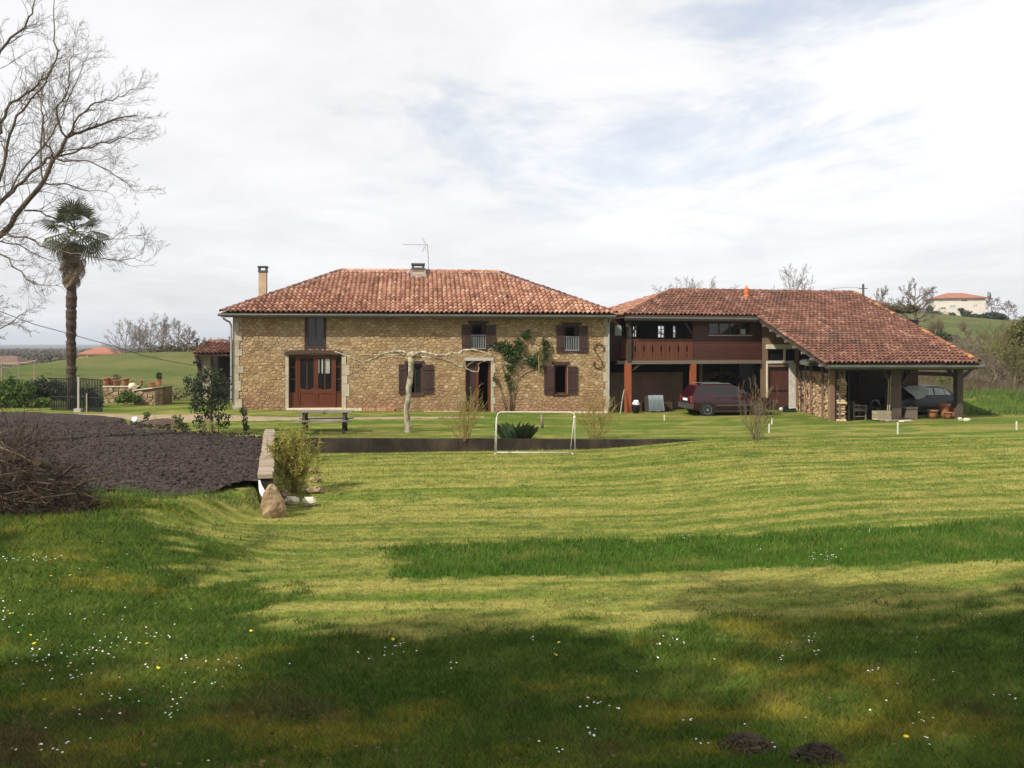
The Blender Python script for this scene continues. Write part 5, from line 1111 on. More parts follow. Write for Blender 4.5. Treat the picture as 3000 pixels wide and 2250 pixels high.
# --- palm
def build_palm():
    rng = random.Random(5); Y = 40.4; b = gp((210-1500)/FPX*Y, Y); T = thing('palm_tree', 'tall fan palm with a shaggy trunk behind the black iron gate', 'palm', b)
    zt = CZ-(690-VH)/FPX*Y; mb = MB(); n = 60; pts, rad = [], []; zt -= .35
    for i in range(n):
        q = i/(n-1); u = 211-4*math.sin(q*3)+3*q; z = b.z-.1+(zt-b.z+.1)*q; x = (u-1500)/FPX*Y
        r = .165+.05*min(1,q*5) + .008*math.sin(q*57)+.010*math.sin(q*131)+rng.uniform(-.028,.028)+(.03 if q > .82 else 0); pts.append(Vector((x,Y,z))); rad.append(r)
    put('trunk', mb.tube(pts, rad, 14), M['palm_trunk'], T)
    # old leaf bases: short upturned scales
    mb = MB()
    for i in range(260):
        q = rng.uniform(.1,.95); k = int(q*(n-1)); p = pts[k]; an = rng.uniform(0,6.283); o = Vector((math.cos(an), math.sin(an), 0)); r = rad[k]
        t = o.cross(Vector((0,0,1))); a = p+o*r*.9; mb.add([a-t*.06, a+t*.06, a+o*rng.uniform(.03,.09)+Vector((0,0,rng.uniform(-.14,.12)))], [(0,1,2)])
    put('leaf_bases', mb, M['palm_trunk'], T, kind='stuff')
    # fan leaf prototypes
    def fan(m, nm, droop):
        mb = MB(); mb.tube([(0,0,0),(.35,0,.03),(.70,0,-.02*droop)], [.018,.014,.010], 4); k = 19
        for i in range(k):
            an = -1.75+3.5*i/(k-1); L = .68*(1-.18*abs(an)/1.75); c, s = math.cos(an), math.sin(an); dr = -.10-.30*droop
            a = Vector((.70,0,-.02*droop)); d = Vector((c,s,0)); w = Vector((-s,c,0))*.030; mid = a+d*L*.6+Vector((0,0,.02)); tip = a+d*L+Vector((0,0,dr*L))
            mb.add([a, mid-w, tip, mid+w], [(0,1,2,3)])
        return mb.mesh(nm, M[m])
    fr = [fan('palm_leaf','frond',.4), fan('palm_leaf','frond',1.0)]; dead = fan('palm_dead','dead_frond',1.6); c = Vector((pts[-1].x+.08, Y, CZ-(678-VH)/FPX*Y))
    for i in range(27):
        an = i*2.399+rng.uniform(-.4,.4); el = math.radians(80-124*(i/26)**.85)+rng.uniform(-.12,.12); sc = rng.uniform(.8,1.08)*(.85 if i < 10 else 1)
        sc *= 1.30; Mx = Matrix.Translation(c+Vector((0,0,.25*(1-i/26)-.1))) @ Matrix.Rotation(an,4,'Z') @ Matrix.Rotation(-el,4,'Y') @ Matrix.Rotation(rng.uniform(-.5,.5),4,'X') @ Matrix.Scale(sc,4); place('frond', fr[1 if i > 15 else 0], Mx, T)
    for i in range(30):
        an = rng.uniform(0,6.283) if i < 14 else math.radians(rng.uniform(120,250)); zz = c.z-.25-rng.random()**1.3*1.55; Mx = Matrix.Translation(Vector((c.x-.05+math.cos(an)*.17, Y+math.sin(an)*.17, zz))) @ Matrix.Rotation(an,4,'Z') @ Matrix.Rotation(math.radians(rng.uniform(62,84)),4,'Y') @ Matrix.Rotation(rng.uniform(-.6,.6),4,'X') @ Matrix.Scale(rng.uniform(.65,1.0),4); place('dead_frond', dead, Mx, T)
build_palm()

# --- pollarded plane tree with trained arms
def build_pollard():
    rng = random.Random(9); b = G(1196,1266); Y = b.y; q = lambda u, v, dy=0: pix(u, v, Y+dy)
    T = thing('pollarded_tree', 'pollarded tree with mottled pale trunk and long trained arms before the house', 'tree', b)
    P = [q(1194,1274),q(1195,1262),q(1193,1225),(q(1190,1200)),q(1196,1170),q(1197,1140),q(1203,1100),q(1205,1060),q(1210,1038)]; Q = []
    for a, c in zip(P[:-1], P[1:]): Q += [a, a.lerp(c,.5)]
    Q.append(P[-1]); n = len(Q); put('trunk', MB().tube(Q, [.155-.055*min(1,i/4)+.012*math.sin(i*1.9)+(.05 if i >= n-2 else .0) for i in range(n)], 12), M['plane_bark'], T, True)
    put('knuckle', MB().blob(q(1212,1040), (.24,.2,.13), rng, 12, 8, .15), M['plane_bark'], T, True)
    arms = [([(1205,1040),(1180,1030),(1150,1030),(1125,1036),(1105,1046),(1080,1056),(1062,1060),(1040,1054),(1015,1042),(995,1034),(980,1030)], .055,.018,-.3), ([(1205,1044),(1170,1040),(1120,1040),(1070,1038),(1000,1036)], .035,.010,.5),
        ([(1215,1040),(1235,1031),(1260,1036),(1285,1042),(1310,1040),(1325,1034),(1345,1036),(1356,1026),(1385,1024),(1420,1032),(1440,1040),(1445,1030),(1440,1020),(1430,1026)], .055,.014,-.3),
        ([(1215,1046),(1250,1046),(1290,1052),(1330,1066),(1362,1078),(1385,1088),(1400,1090),(1404,1078),(1400,1068),(1412,1060),(1428,1056)], .040,.010,.4), ([(1320,1046),(1340,1056),(1355,1070),(1363,1078),(1375,1066),(1395,1055)], .03,.010,.1), ([(1420,1032),(1450,1042),(1482,1046)], .02,.006,0), ([(1210,1044),(1200,1034),(1160,1044),(1100,1050)], .03,.008,.8)]
    for pts, a, c, dy in arms:
        n = len(pts); put('arm', MB().tube([q(u, v, dy*i/n) for i, (u, v) in enumerate(pts)], [.84*(a+(c-a)*i/(n-1))+(.010 if i % 3 == 1 and a > .05 else 0) for i in range(n)], 7), M['plane_bark'], T, True)
    mb = MB()
    for i in range(16): u = rng.choice((rng.uniform(1120,1190), rng.uniform(1230,1350))); mb.tube([q(u,1036), q(u+rng.uniform(-3,3),1036-rng.uniform(6,14))], [.018,.008], 5)
    put('stubs', mb, M['plane_bark'], T, kind='stuff')
build_pollard()

# --- many-stemmed shrubs
def fan_shrub(name, label, cat, u, v, hpx, wpx, n, m, seed, lev=2, r=.007, up=.16, group=None, leaf=None, twist=.20, kids=(3,5)):
    rng = random.Random(seed); b = G(u, v); s = b.y/FPX; segs = []; t = thing(name, label, cat, b, group); dirs = []
    for i in range(n):
        an = rng.uniform(0,6.283); q = rng.random()**.7; W = wpx*s*.5; H = hpx*s*rng.uniform(.62,1.0)*(1-.22*q); p = b+Vector((math.cos(an)*q*.13*W*2, math.sin(an)*q*.13*W*2, -.03))
        d = Vector((math.cos(an)*q*W*.85, math.sin(an)*q*W*.85, H)); sprout(segs, p, d, d.length, r*rng.uniform(.7,1.3), lev, rng, up*.6, twist, kids, .42, (.2,.55), .0042)
    put('branches', (seg_mesh('branches', segs, M[m]), (0,0,0)), None, t)
    if leaf:
        rs = np.random.default_rng(seed); E = np.array([x[1] for x in segs]); k = rs.integers(0, len(E), leaf[1]); C = E[k]; nn = len(C); a = rs.normal(0,1,(nn,3)); a /= np.linalg.norm(a,axis=1)[:,None]; bb = np.cross(a, rs.normal(0,1,(nn,3))); bb /= np.linalg.norm(bb,axis=1)[:,None]; z = leaf[2]*rs.uniform(.5,1.3,(nn,1))
        V = np.stack([C, C+a*z*.5+bb*z*leaf[3], C+a*z, C+a*z*.5-bb*z*leaf[3]],1).reshape(-1,3); put('leaves', (npmesh('leaves', V, np.arange(nn*4).reshape(-1,4), M[leaf[0]]), (0,0,0)), None, t, kind='stuff')
    return t
fan_shrub('budding_shrub', 'yellowish many-stemmed bare shrub above the wall, in front of the entrance door', 'shrub', 1358, 1290, 160, 150, 34, 'yellow_twigs', 1, r=.011, leaf=('bamboo_leaf',700,.035,.3), group='yellow-stemmed shrubs on the terrace rim')
fan_shrub('budding_shrub', 'yellowish many-stemmed bare shrub above the wall, right of the goal', 'shrub', 1742, 1284, 150, 140, 34, 'yellow_twigs', 2, r=.011, leaf=('bamboo_leaf',700,.035,.3), group='yellow-stemmed shrubs on the terrace rim')
fan_shrub('bare_bush', 'brown bare bush on the lawn in front of the red car', 'bush', 2213, 1288, 195, 118, 22, 'brown_twigs', 3, r=.013, leaf=('weed_leaf',200,.03,.3), twist=.26)
fan_shrub('bamboo_clump', 'feathery yellow-green bamboo clump in front of the dark retaining wall', 'bamboo', 862, 1442, 205, 120, 60, 'yellow_twigs', 4, r=.005, leaf=('bamboo_leaf',5200,.085,.12), twist=.24)
def mass(name, label, cat, cs, n, size, m, seed, stems=None, group=None, Y=None, long=1.6):
    """leafy shrub; cs: [(u, v, ru, rv)] in photo pixels at distance Y, base at (u, v) of stems"""
    s = Y/FPX; c = [(pix(u, v, Y), (ru*s, (ru+rv)/2*s, rv*s)) for u, v, ru, rv in cs]; b = c[0][0].copy(); b.z = float(gz(b.x, b.y)); t = thing(name, label, cat, b, group); fol('foliage', c, n, size, m, seed, t, long)
    if stems:
        rng = random.Random(seed); segs = []
        for i in range(stems[1]):
            k = rng.choice(c); e = k[0]+Vector((rng.uniform(-.7,.7)*k[1][0], rng.uniform(-.5,.5)*k[1][1], rng.uniform(-.5,.5)*k[1][2])); p = b+Vector((rng.uniform(-1,1)*stems[2], rng.uniform(-.2,.2), -.03)); sprout(segs, p, e-p+Vector((0,0,.2)), (e-p).length, stems[3], 1, rng, .03, .12, (2,4), .3, (.3,.7), .004)
        put('stems', (seg_mesh('stems', segs, M[stems[0]], 4), (0,0,0)), None, t)
    return t
yb6 = G(615,1268).y
mass('evergreen_shrub', 'tall dark evergreen shrub with bare stems at the near corner of the house', 'shrub', [(608,1122,52,36),(565,1132,26,30),(650,1135,30,42),(600,1165,48,34),(640,1180,34,30),(582,1185,28,28),(620,1095,34,18),(548,1113,14,10),(580,1235,14,22),(655,1235,22,26),(618,1215,30,20)], 2500, .070, 'dark_leaf', 21, ('brown_twigs',16,.45,.018), Y=yb6)
mass('rose_bush', 'small leafy rose bush tied to a thin dark stake near the soil bed', 'rose bush', [(718,1235,9,18),(714,1205,10,16),(722,1250,10,10)], 260, .055, 'dark_leaf', 22, ('brown_twigs',5,.08,.010), Y=G(716,1268).y)
mass('small_plant', 'small dark plant on the mulch heap by the soil bed', 'plant', [(431,1215,9,10),(428,1228,8,8)], 120, .06, 'dark_leaf', 23, ('brown_twigs',3,.05,.010), Y=G(432,1240).y)
mass('small_shrub', 'low sparse shrub leaning beside the dark evergreen shrub', 'shrub', [(525,1232,14,14),(540,1250,14,10),(512,1222,8,8)], 180, .06, 'ivy_leaf', 24, ('yellow_twigs',8,.35,.012), Y=G(555,1268).y)
mass('clipped_hedge', 'rounded dark green hedge behind the left leaf of the iron gate', 'hedge', [(115,1138,36,28),(160,1142,40,26),(205,1150,34,26),(95,1150,18,18)], 5200, .08, 'dark_leaf', 25, Y=42.5)
mass('dark_shrub', 'dark shrub behind the right leaf of the iron gate', 'shrub', [(262,1165,22,26),(285,1180,16,22)], 1400, .08, 'dark_leaf', 26, Y=41.8)
mass('weedy_plants', 'tall light green vegetable plants gone wild at the left edge', 'plants', [(30,1140,34,36),(70,1150,30,34),(10,1165,30,26),(60,1175,40,18),(110,1180,40,14),(-30,1150,34,30)], 4200, .10, 'weed_leaf', 27, ('weed_leaf',20,1.0,.010), Y=41.5, long=2.2)
mass('leafy_weeds', 'bushy weeds in front of the low pot wall', 'weeds', [(372,1162,22,18),(395,1168,18,12),(350,1172,16,10)], 800, .09, 'weed_leaf', 28, Y=43.0, long=2.2)
def climber():
    F = FH; rng = random.Random(6); T = thing('climbing_plant', 'evergreen climber trained on the facade right of the entrance', 'climber', F.w(F.lx(1490,-.1), -.1, -.3)); q = lambda u, v, d=-.10: F.w(F.lx(u,d), d, F.z(u,v,d))
    for pts, r in (([(1495,1206),(1492,1160),(1482,1110),(1470,1070),(1480,1020),(1500,990)],.035),([(1500,1206),(1502,1150),(1512,1110),(1535,1085),(1575,1075),(1600,1050)],.035),([(1482,1206),(1470,1150),(1455,1110),(1448,1070)],.022),([(1492,1150),(1490,1090),(1505,1050),(1530,1010),(1548,980)],.025)):
        put('stem', MB().tube([q(u+rng.uniform(-2,2), v) for u, v in pts], [r*(1-.7*i/(len(pts)-1)) for i in range(len(pts))], 6), M['bark'], T, True)
    s = 41.5/FPX; cs = []
    for u, v, ru, rv, w in ((1480,1020,24,22,3),(1505,1045,24,18,3),(1455,1010,16,10,1),(1520,1020,18,16,2),(1560,1055,22,16,2.4),(1590,1040,20,20,2.4),(1575,1070,22,8,1),(1600,1010,12,14,1),(1540,985,14,7,1),(1520,1000,14,10,1),(1548,972,8,6,.5),(1495,1075,14,12,1.2),(1487,1105,9,14,.7),(1496,1130,8,12,.5),(1448,1110,5,14,.3),(1592,998,5,10,.3)): cs.append((q(u,v,-.16), (ru*s,.13,rv*s), w))
    fol('foliage', cs, 2300, .085, 'ivy_leaf', 41, T)
climber()
def iris():
    rng = np.random.default_rng(4); b = G(1512,1287); n = 230; a = rng.uniform(0,6.283,n); q = rng.random(n)**.6; P = np.stack([b.x+np.cos(a)*q*.50, b.y+.15+np.sin(a)*q*.28, np.full(n,b.z-.02)],1); h = rng.uniform(.45,.85,n)*(1-.3*q); o = np.stack([np.cos(a)*.45*q+rng.normal(0,.15,n), np.sin(a)*.3*q+rng.normal(0,.1,n), np.ones(n)],1)
    w = np.stack([-np.sin(a),np.cos(a),0*a],1)*.011; mid = P+o*h[:,None]*.55; tip = P+o*h[:,None]*.85+np.stack([np.cos(a),np.sin(a),-0.2+0*a],1)*h[:,None]*.25
    V = np.stack([P-w,P+w,mid+w,tip,mid-w],1).reshape(-1,3); me = npmesh('iris_clump', V-np.array(b), np.arange(n*5).reshape(-1,5), M['iris_leaf']); put('iris_clump', (me, b), None, label='clump of long green sword leaves behind the goal frame', cat='plant')
iris()
# --- sapling on a stake behind the goal
def sapling():
    rng = random.Random(15); b = G(1588,1254); Y = b.y; T = thing('sapling', 'thin young sapling with a slender pale stem seen through the goal', 'sapling', b); q = lambda u, v: pix(u, v, Y)
    put('stem', MB().tube([q(1588,1256),q(1586,1200),q(1582,1150),q(1579,1090),q(1578,1040)], [.034,.028,.02,.016,.010], 7), M['yellow_twigs'], T, True); put('guard', MB().tube([q(1589,1254),q(1587,1215)], [.055,.05], 8), M['pale_bark'], T, True); segs = []
    for i in range(9): sprout(segs, q(1579,1075-i*4), spread((0,0,1),rng.uniform(.4,.9),rng), .35, .007, 1, rng)
    put('twigs', (seg_mesh('twigs', segs, M['yellow_twigs']), (0,0,0)), None, T)
sapling()

# --- brush pile
def brush():
    rng = random.Random(14); b = gp(-8.1, 14.5); T = thing('brush_pile', 'big heap of cut dry branches in front of the soil bed', 'brushwood', b); segs = []; W = 1.25
    for i in range(900):
        a = rng.uniform(0,6.283); q = rng.random()**.6; x = b.x+math.cos(a)*q*W; y = b.y+math.sin(a)*q*.9; hmax = 1.40*(1-(q**1.5)*.85); z = b.z+rng.random()*hmax; d = Vector((rng.gauss(0,1), rng.gauss(0,.7), rng.gauss(.05,.42)))
        L = rng.uniform(.35,1.25); sprout(segs, Vector((x,y,max(z,b.z+.03)))-d.normalized()*L*.4, d, L, rng.uniform(.004,.012), 1, rng, -.04, .30, (1,4), .45, (.3,.8), .0026)
    for i in range(70):                               # long sprays sticking out
        a = rng.uniform(-.5,3.6); x = b.x+math.cos(a)*W*.6; z = b.z+.3+.9*abs(math.sin(a)); sprout(segs, Vector((x, b.y-.3+rng.uniform(-.3,.3), z)), (math.cos(a)+rng.gauss(0,.3), rng.gauss(-.1,.4), abs(math.sin(a))*.9+rng.gauss(.1,.3)), rng.uniform(.5,1.0), .006, 1, rng, -.08, .3, (2,4), .4, (.3,.7), .0026)
    zs = [(p, q, r0, r1) for p, q, r0, r1 in segs if min(p.z, q.z) > b.z-.25]; put('branches', (seg_mesh('branches', zs, M['brush']), (0,0,0)), None, T, kind='stuff')
    for i in range(26):
        a = rng.uniform(0,6.283); q = rng.random(); p = Vector((b.x+math.cos(a)*q*1.0, b.y+math.sin(a)*q*.7-.1, b.z+.08+rng.random()*.9*(1-q*.7))); d = Vector((rng.gauss(0,1),rng.gauss(0,.6),rng.gauss(0,.35))).normalized()*rng.uniform(.4,.8); put('branch', MB().tube([p-d, p+Vector((0,0,.05)), p+d*.9], [.022,.017,.010], 6), M['brush'], T, True)
    c = pix(107,1352,13.75); put('cut_log', MB().tube([c, c+Vector((-.05,.4,-.10))], .068, 12), M['bark'], T); put('cut_end', MB().tube([c+Vector((.003,-.012,.001)), c+Vector((0,-.001,0))], .064, 12), M['rust'], T)
brush()

# --- tall trees left of and behind the photographer: they shade the foreground
def shade_trees():
    rng = random.Random(50); spots = [(-10.5,-3.2,11.5,3.6,'leafy tree left of the viewpoint, nearest to it'),(-17.5,0.8,12.5,4.2,'leafy tree at the far left of the viewpoint, tallest of its row'),(-4.6,-1.2,12.5,3.9,'leafy tree close behind the viewpoint'),(-14.8,5.0,8.5,2.9,'smaller leafy tree left of the lawn, out in front of its row'),(-0.2,-3.4,12,3.7,'leafy tree behind the viewpoint, on its right')]
    for i, (x, y, H, R, lab) in enumerate(spots):
        b = gp(x, y); t = thing('leafy_tree', lab, 'tree', b, 'shade trees around the viewpoint'); mb = MB(); mb.tube([b-Vector((0,0,.3)), b+Vector((0,0,1)), b+Vector((.15,.1,H*.4)), b+Vector((.1,0,H*.85))], [.36,.28,.2,.05], 9); put('trunk', mb, M['bark'], t, True); cs = []
        for k in range(22):
            a = rng.uniform(0,6.283); q = math.sqrt(rng.random()); hz = rng.uniform(.42,.95); c = b+Vector((math.cos(a)*q*R*(1.15-hz*.45), math.sin(a)*q*R*(1.15-hz*.45), H*hz)); cs.append((c, (R*.27, R*.27, R*.18)))
        segs = []
        for c in cs[:16]: p = b+Vector((.12,.05,H*.35)); d = c[0]-p; sprout(segs, p, d, d.length, .07, 1, rng, .02, .1, (3,5), .3, (.3,.8), .01)
        put('limbs', (seg_mesh('limbs', segs, M['bark'], 4), (0,0,0)), None, t); fol('crown', cs, 11000, .165, 'tree_leaf', 200+i, t, 1.5)
shade_trees()

# ------------------------------------------------------------ vehicles
def build_car(name, label, F, L, Wd, mat_body, kind, flip=False, parts='full'):
    """F: frame at the rear axle end on the ground; lx runs from tail to nose, ly across"""
    z0 = F.z0; fx = (lambda x: L-x) if flip else (lambda x: x); P = lambda x, y, z: F.w(fx(x), y, z0+z)
    T = thing(name, label, 'car', P(L/2, 0, 0)); W = Wd/2
    if kind == 'estate':
        st = [(0.0,.36,.60,.86),(0.05,.30,.74,.97),(.30,.24,.80,.99),(.9,.22,.83,.985),(1.9,.21,.84,.97),(2.75,.21,.84,.94),(3.25,.22,.83,.89),(3.8,.25,.80,.80),(4.05,.30,.72,.70),(4.12,.36,.60,.60)]
        gh = [(.06,.95,.76),(.32,1.36,.60),(.55,1.40,.585),(1.6,1.42,.59),(2.15,1.385,.585),(2.95,.93,.74)]
    else:
        st = [(0.0,.36,.58,.80),(0.06,.30,.72,.93),(.35,.26,.78,.94),(.9,.22,.80,.93),(1.9,.21,.81,.92),(2.7,.21,.81,.90),(3.2,.22,.80,.86),(3.75,.26,.77,.76),(3.95,.34,.64,.66),(4.0,.38,.56,.60)]
        gh = [(.22,.92,.70),(.95,1.30,.56),(1.3,1.35,.55),(1.85,1.35,.56),(2.1,1.32,.56),(2.85,.89,.70)]
    k = L/4.12; ws = Wd/1.68
    mb = MB(); vs = []
    for x, zb, w, zt in st:
        w = w*ws; zm = zb+(zt-zb)*.42
        vs += [P(x*k, s*a, b) for s, a, b in ((-1,w*.90,zb),(-1,w*.985,zb+.08),(-1,w,zm),(-1,w*.975,zt-.07),(-1,w*.92,zt),(1,w*.92,zt),(1,w*.975,zt-.07),(1,w,zm),(1,w*.985,zb+.08),(1,w*.90,zb))]
    n = 10; m = len(st); fs = [(i*n+j, i*n+(j+1)%n, (i+1)*n+(j+1)%n, (i+1)*n+j) for i in range(m-1) for j in range(n)] + [tuple(range(n))[::-1], tuple((m-1)*n+j for j in range(n))]
    if flip: fs = [f[::-1] for f in fs]
    mb.add(vs, fs); body = put('body', mb, M[mat_body], T, True)
    # roof shell with pillars: loft of the greenhouse line
    mb = MB(); vs = []; base = .90
    for x, z, w in gh: vs += [P(x*k, -w*ws-(.10 if False else 0), z), P(x*k, -w*ws*.86, z+.02), P(x*k, w*ws*.86, z+.02), P(x*k, w*ws, z)]
    m = len(gh); fs = [(i*4+j, i*4+j+1, (i+1)*4+j+1, (i+1)*4+j) for i in range(m-1) for j in range(3)]
    lowz = lambda x: .93 if kind == 'estate' else .90
    vb = []
    for x, z, w in gh: vb += [P(x*k, -.76*ws, lowz(x)), P(x*k, .76*ws, lowz(x))]
    o = len(vs); vs += vb
    for i in range(m-1): fs += [(i*4, (i+1)*4, o+(i+1)*2, o+i*2), (i*4+3, o+i*2+1, o+(i+1)*2+1, (i+1)*4+3)]
    fs += [(0, o, o+1, 3, 2, 1), ((m-1)*4, (m-1)*4+1, (m-1)*4+2, (m-1)*4+3, o+(m-1)*2+1, o+(m-1)*2)]
    if flip: fs = [f[::-1] for f in fs]
    mb.add(vs, fs); put('roof', mb, M[mat_body], T, False)
    def sidew(nm, q, m='glass', off=.008):               # side window: quad on the sloping flank
        for s in (-1, 1):
            pts = []
            for x, z in q: w = .76*ws + (.59*ws-.76*ws)*(z-.93)/(1.40-.93); pts.append(P(x*k, s*(w+off), z))
            mb = MB(); mb.prism(pts, (pts[0]-P(q[0][0]*k, s*.3, q[0][1]))*-.02); put(nm, mb, M[m], T)
    if kind == 'estate': ws_ = [[(.30,.98),(.95,.98),(1.02,1.33),(.50,1.33)],[(1.04,.98),(1.72,.98),(1.72,1.345),(1.10,1.34)],[(1.80,.98),(2.70,.98),(2.20,1.335),(1.80,1.345)]]
    else: ws_ = [[(.62,.96),(.95,.96),(1.02,1.24),(.92,1.22)],[(1.0,.96),(1.62,.96),(1.62,1.28),(1.06,1.25)],[(1.70,.96),(2.62,.96),(2.12,1.27),(1.70,1.28)]]
    for q in ws_: sidew('window', q, 'glass' if kind == 'estate' else 'pale_glass')
    def endq(nm, xa, za, xb, zb, wa, wb, m, off):
        d = off; pts = [P(xa*k+d, -wa*ws, za), P(xa*k+d, wa*ws, za), P(xb*k+d, wb*ws, zb), P(xb*k+d, -wb*ws, zb)]; mb = MB(); mb.prism(pts, (P(xa*k, 0, za)-P(xa*k+d, 0, za))*.9); put(nm, mb, M[m], T)
    if kind == 'estate': endq('rear_window', .09,.99,.30,1.32,.66,.52,'glass',-.012); endq('windscreen', 2.88,.98,2.24,1.35,.66,.53,'glass',.012)
    else: endq('rear_window', .30,.955,.90,1.28,.60,.48,'glass',-.012); endq('windscreen', 2.78,.93,2.16,1.29,.62,.5,'glass',.012)
    for x in ((.74,3.28) if kind == 'estate' else (.72,3.2)):
        for s in (-1, 1):
            c = P(x*k, s*(W-.13), .30); ax = F.n*s; wl = put('wheel', MB().lathe(c, [(.20,-.06),(.28,-.08),(.305,-.04),(.305,.10),(.285,.135),(.20,.14)], 20, ax), M['tyre'], T)
            put('rim', MB().lathe(c, [(.18,.10),(.195,.146),(.15,.128),(.06,.135),(.05,.15)], 16, ax), M['rim'], wl)
            put('wheel_arch', MB().lathe(P(x*k, s*(W-.10), .32), [(.36,-.05),(.365,.088)], 20, ax), M['black_plastic'], T)
    bx = lambda nm, x0, x1, y0, y1, za, zb, m, par=T: put(nm, MB().obox(P((x0+x1)/2*k, (y0+y1)/2, (za+zb)/2), F.e*abs(x1-x0)*k/2, F.n*abs(y1-y0)/2, (0,0,(zb-za)/2)), M[m], par)
    bx('bumper', -.07, .10, -W*.93, W*.93, .36, .58, 'car_trim'); bx('bumper', 4.02, 4.16, -W*.88, W*.88, .34, .54, 'car_trim')
    for s in (-1, 1):
        bx('side_moulding', 1.12, 2.9, s*(W+.004), s*(W-.02), .46, .54, 'car_trim'); bx('tail_light', .0, .045, s*W*.88, s*W*.62, .62, .92, 'tail_light'); bx('sill', 1.1, 2.9, s*(W-.01), s*(W-.05), .20, .28, 'black_plastic')
        bx('mirror', 2.55, 2.70, s*(W*.92), s*(W*.92+.16), .98, 1.09, 'black_plastic')
        for x in (1.18, 1.9): bx('door_handle', x, x+.14, s*(W*.985), s*(W*.985+.012), .80, .83, 'black_plastic')
        if kind == 'estate': put('roof_rail', MB().tube([P(.55*k, s*.56*ws, 1.44), P(.62*k, s*.56*ws, 1.48), P(1.9*k, s*.56*ws, 1.48), P(2.0*k, s*.56*ws, 1.43)], .014, 5), M['rim'], T)
        bx('headlight', 4.05, 4.09, s*W*.80, s*W*.52, .58, .70, 'pale_glass')
    if kind == 'estate':
        bx('number_plate', -.035, -.012, -.26, .26, .70, .81, 'white_plastic'); mm = bx('tailgate_trim', -.02, .02, -.5, .5, .83, .85, 'car_trim')
    return T
def put_cars():
    Y = 40.0; a = 10.0; F = Fr((8.0, 40.9), a); F.z0 = float(gz(10, 40)) - .02
    build_car('estate_car', 'dark red estate car parked under the balcony wing', F, 4.05, 1.68, 'car_red', 'estate')
    F2 = Fr(tuple(FB.w(FB.lx(2590,-4.0), -4.0, 0))[:2], 12); F2.z0 = float(gz(15, 41)) - .02
    x1 = FB.lx(2806,-4.0)-FB.lx(2590,-4.0)-.40
    build_car('old_car', 'old navy hatchback stored under the open barn beside the timber post', F2, x1, 1.64, 'car_navy', 'hatch', flip=True)
    # grey sheet over its windscreen and bonnet
    rows = []; Q = lambda u, v, ly: FB.w(FB.lx(u,ly), ly, FB.z(u,v,ly)); mb = MB()
    grid = [[(2648,1136,-4.9),(2668,1133,-4.9),(2690,1133,-4.9),(2708,1134,-4.9),(2722,1136,-4.9)], [(2660,1147,-4.95),(2676,1146,-4.95),(2694,1145,-4.95),(2710,1144,-4.95),(2720,1146,-4.95)], [(2676,1158,-5.0),(2685,1158,-5.0),(2698,1157,-5.0),(2710,1155,-5.0),(2717,1154,-5.0)], [(2683,1168,-5.02),(2690,1170,-5.02),(2698,1167,-5.02),(2706,1164,-5.02),(2712,1160,-5.02)]]
    back = [(2640,1134,-3.4),(2662,1130,-3.4),(2690,1129,-3.4),(2712,1130,-3.4),(2730,1132,-3.4)]
    V = [Q(*p) for p in back] + [Q(*p) for r in grid for p in r]; th = [p + Vector((0,0,-.015)) + FB.n*.015 for p in V]; fs = []
    for i in range(4):
        for j in range(4): fs.append((i*5+j, (i+1)*5+j, (i+1)*5+j+1, i*5+j+1))
    n = len(V); mb.add(V+th, fs + [tuple(x+n for x in f[::-1]) for f in fs]); put('grey_sheet', mb, M['tarp_grey'], None, True, label='grey sheet draped over the windscreen of the old navy car', cat='sheet', kind='thing')
put_cars()

# ------------------------------------------------------------ yard and garden things
def single(name, mb, m, label, cat, group=None, smooth=False): return put(name, mb, M[m], None, smooth, label=label, cat=cat, group=group, kind='thing')
def goal():
    T = thing('football_goal', 'small white tube football goal standing on the lawn', 'goal', G(1570,1327)); Y = 28.05; q = lambda u, v, dy=0: pix(u, v, Y) + Vector((0,dy,0)); r = .017
    zb = float(gz(0.,28.)); L = q(1456,1326); Rr = q(1684,1323); zt = q(1570,1207).z
    def c(x, y, z): return Vector((x, y, z))
    xl, xr = L.x, Rr.x; yl = Y; pts = [c(xl-.03,yl,zb-.02), c(xl,yl,zt-.14), c(xl+.03,yl,zt-.05), c(xl+.12,yl,zt), c(xr-.12,yl,zt-.005), c(xr-.03,yl,zt-.05), c(xr,yl,zt-.14), c(xr+.01,yl,zb-.02)]
    put('frame', MB().tube(pts, r, 8), M['white_paint'], T, True)
    for x, nm in ((xl-.02,'stay'),(xr-.02,'stay')): put(nm, MB().tube([c(x,yl+.02,zt-.18), c(x-.06 if x < 0 else x-.10,yl+.42,zb+.02)], .016, 6), M['white_paint'], T, True)
    put('ground_bar', MB().tube([c(xl-.08,yl+.42,zb+.035), c(xr-.12,yl+.42,zb+.035)], .018, 6), M['white_paint'], T, True)
    for x in (xl-.05, xr-.05): put('side_bar', MB().tube([c(x,yl,zb+.03), c(x-.04,yl+.42,zb+.03)], .016, 6), M['white_paint'], T, True)
    put('clip', MB().obox(c(xr-.02,yl-.02,zt-.16), (.03,0,0), (0,.03,0), (0,0,.025)), M['white_plastic'], T)
goal()
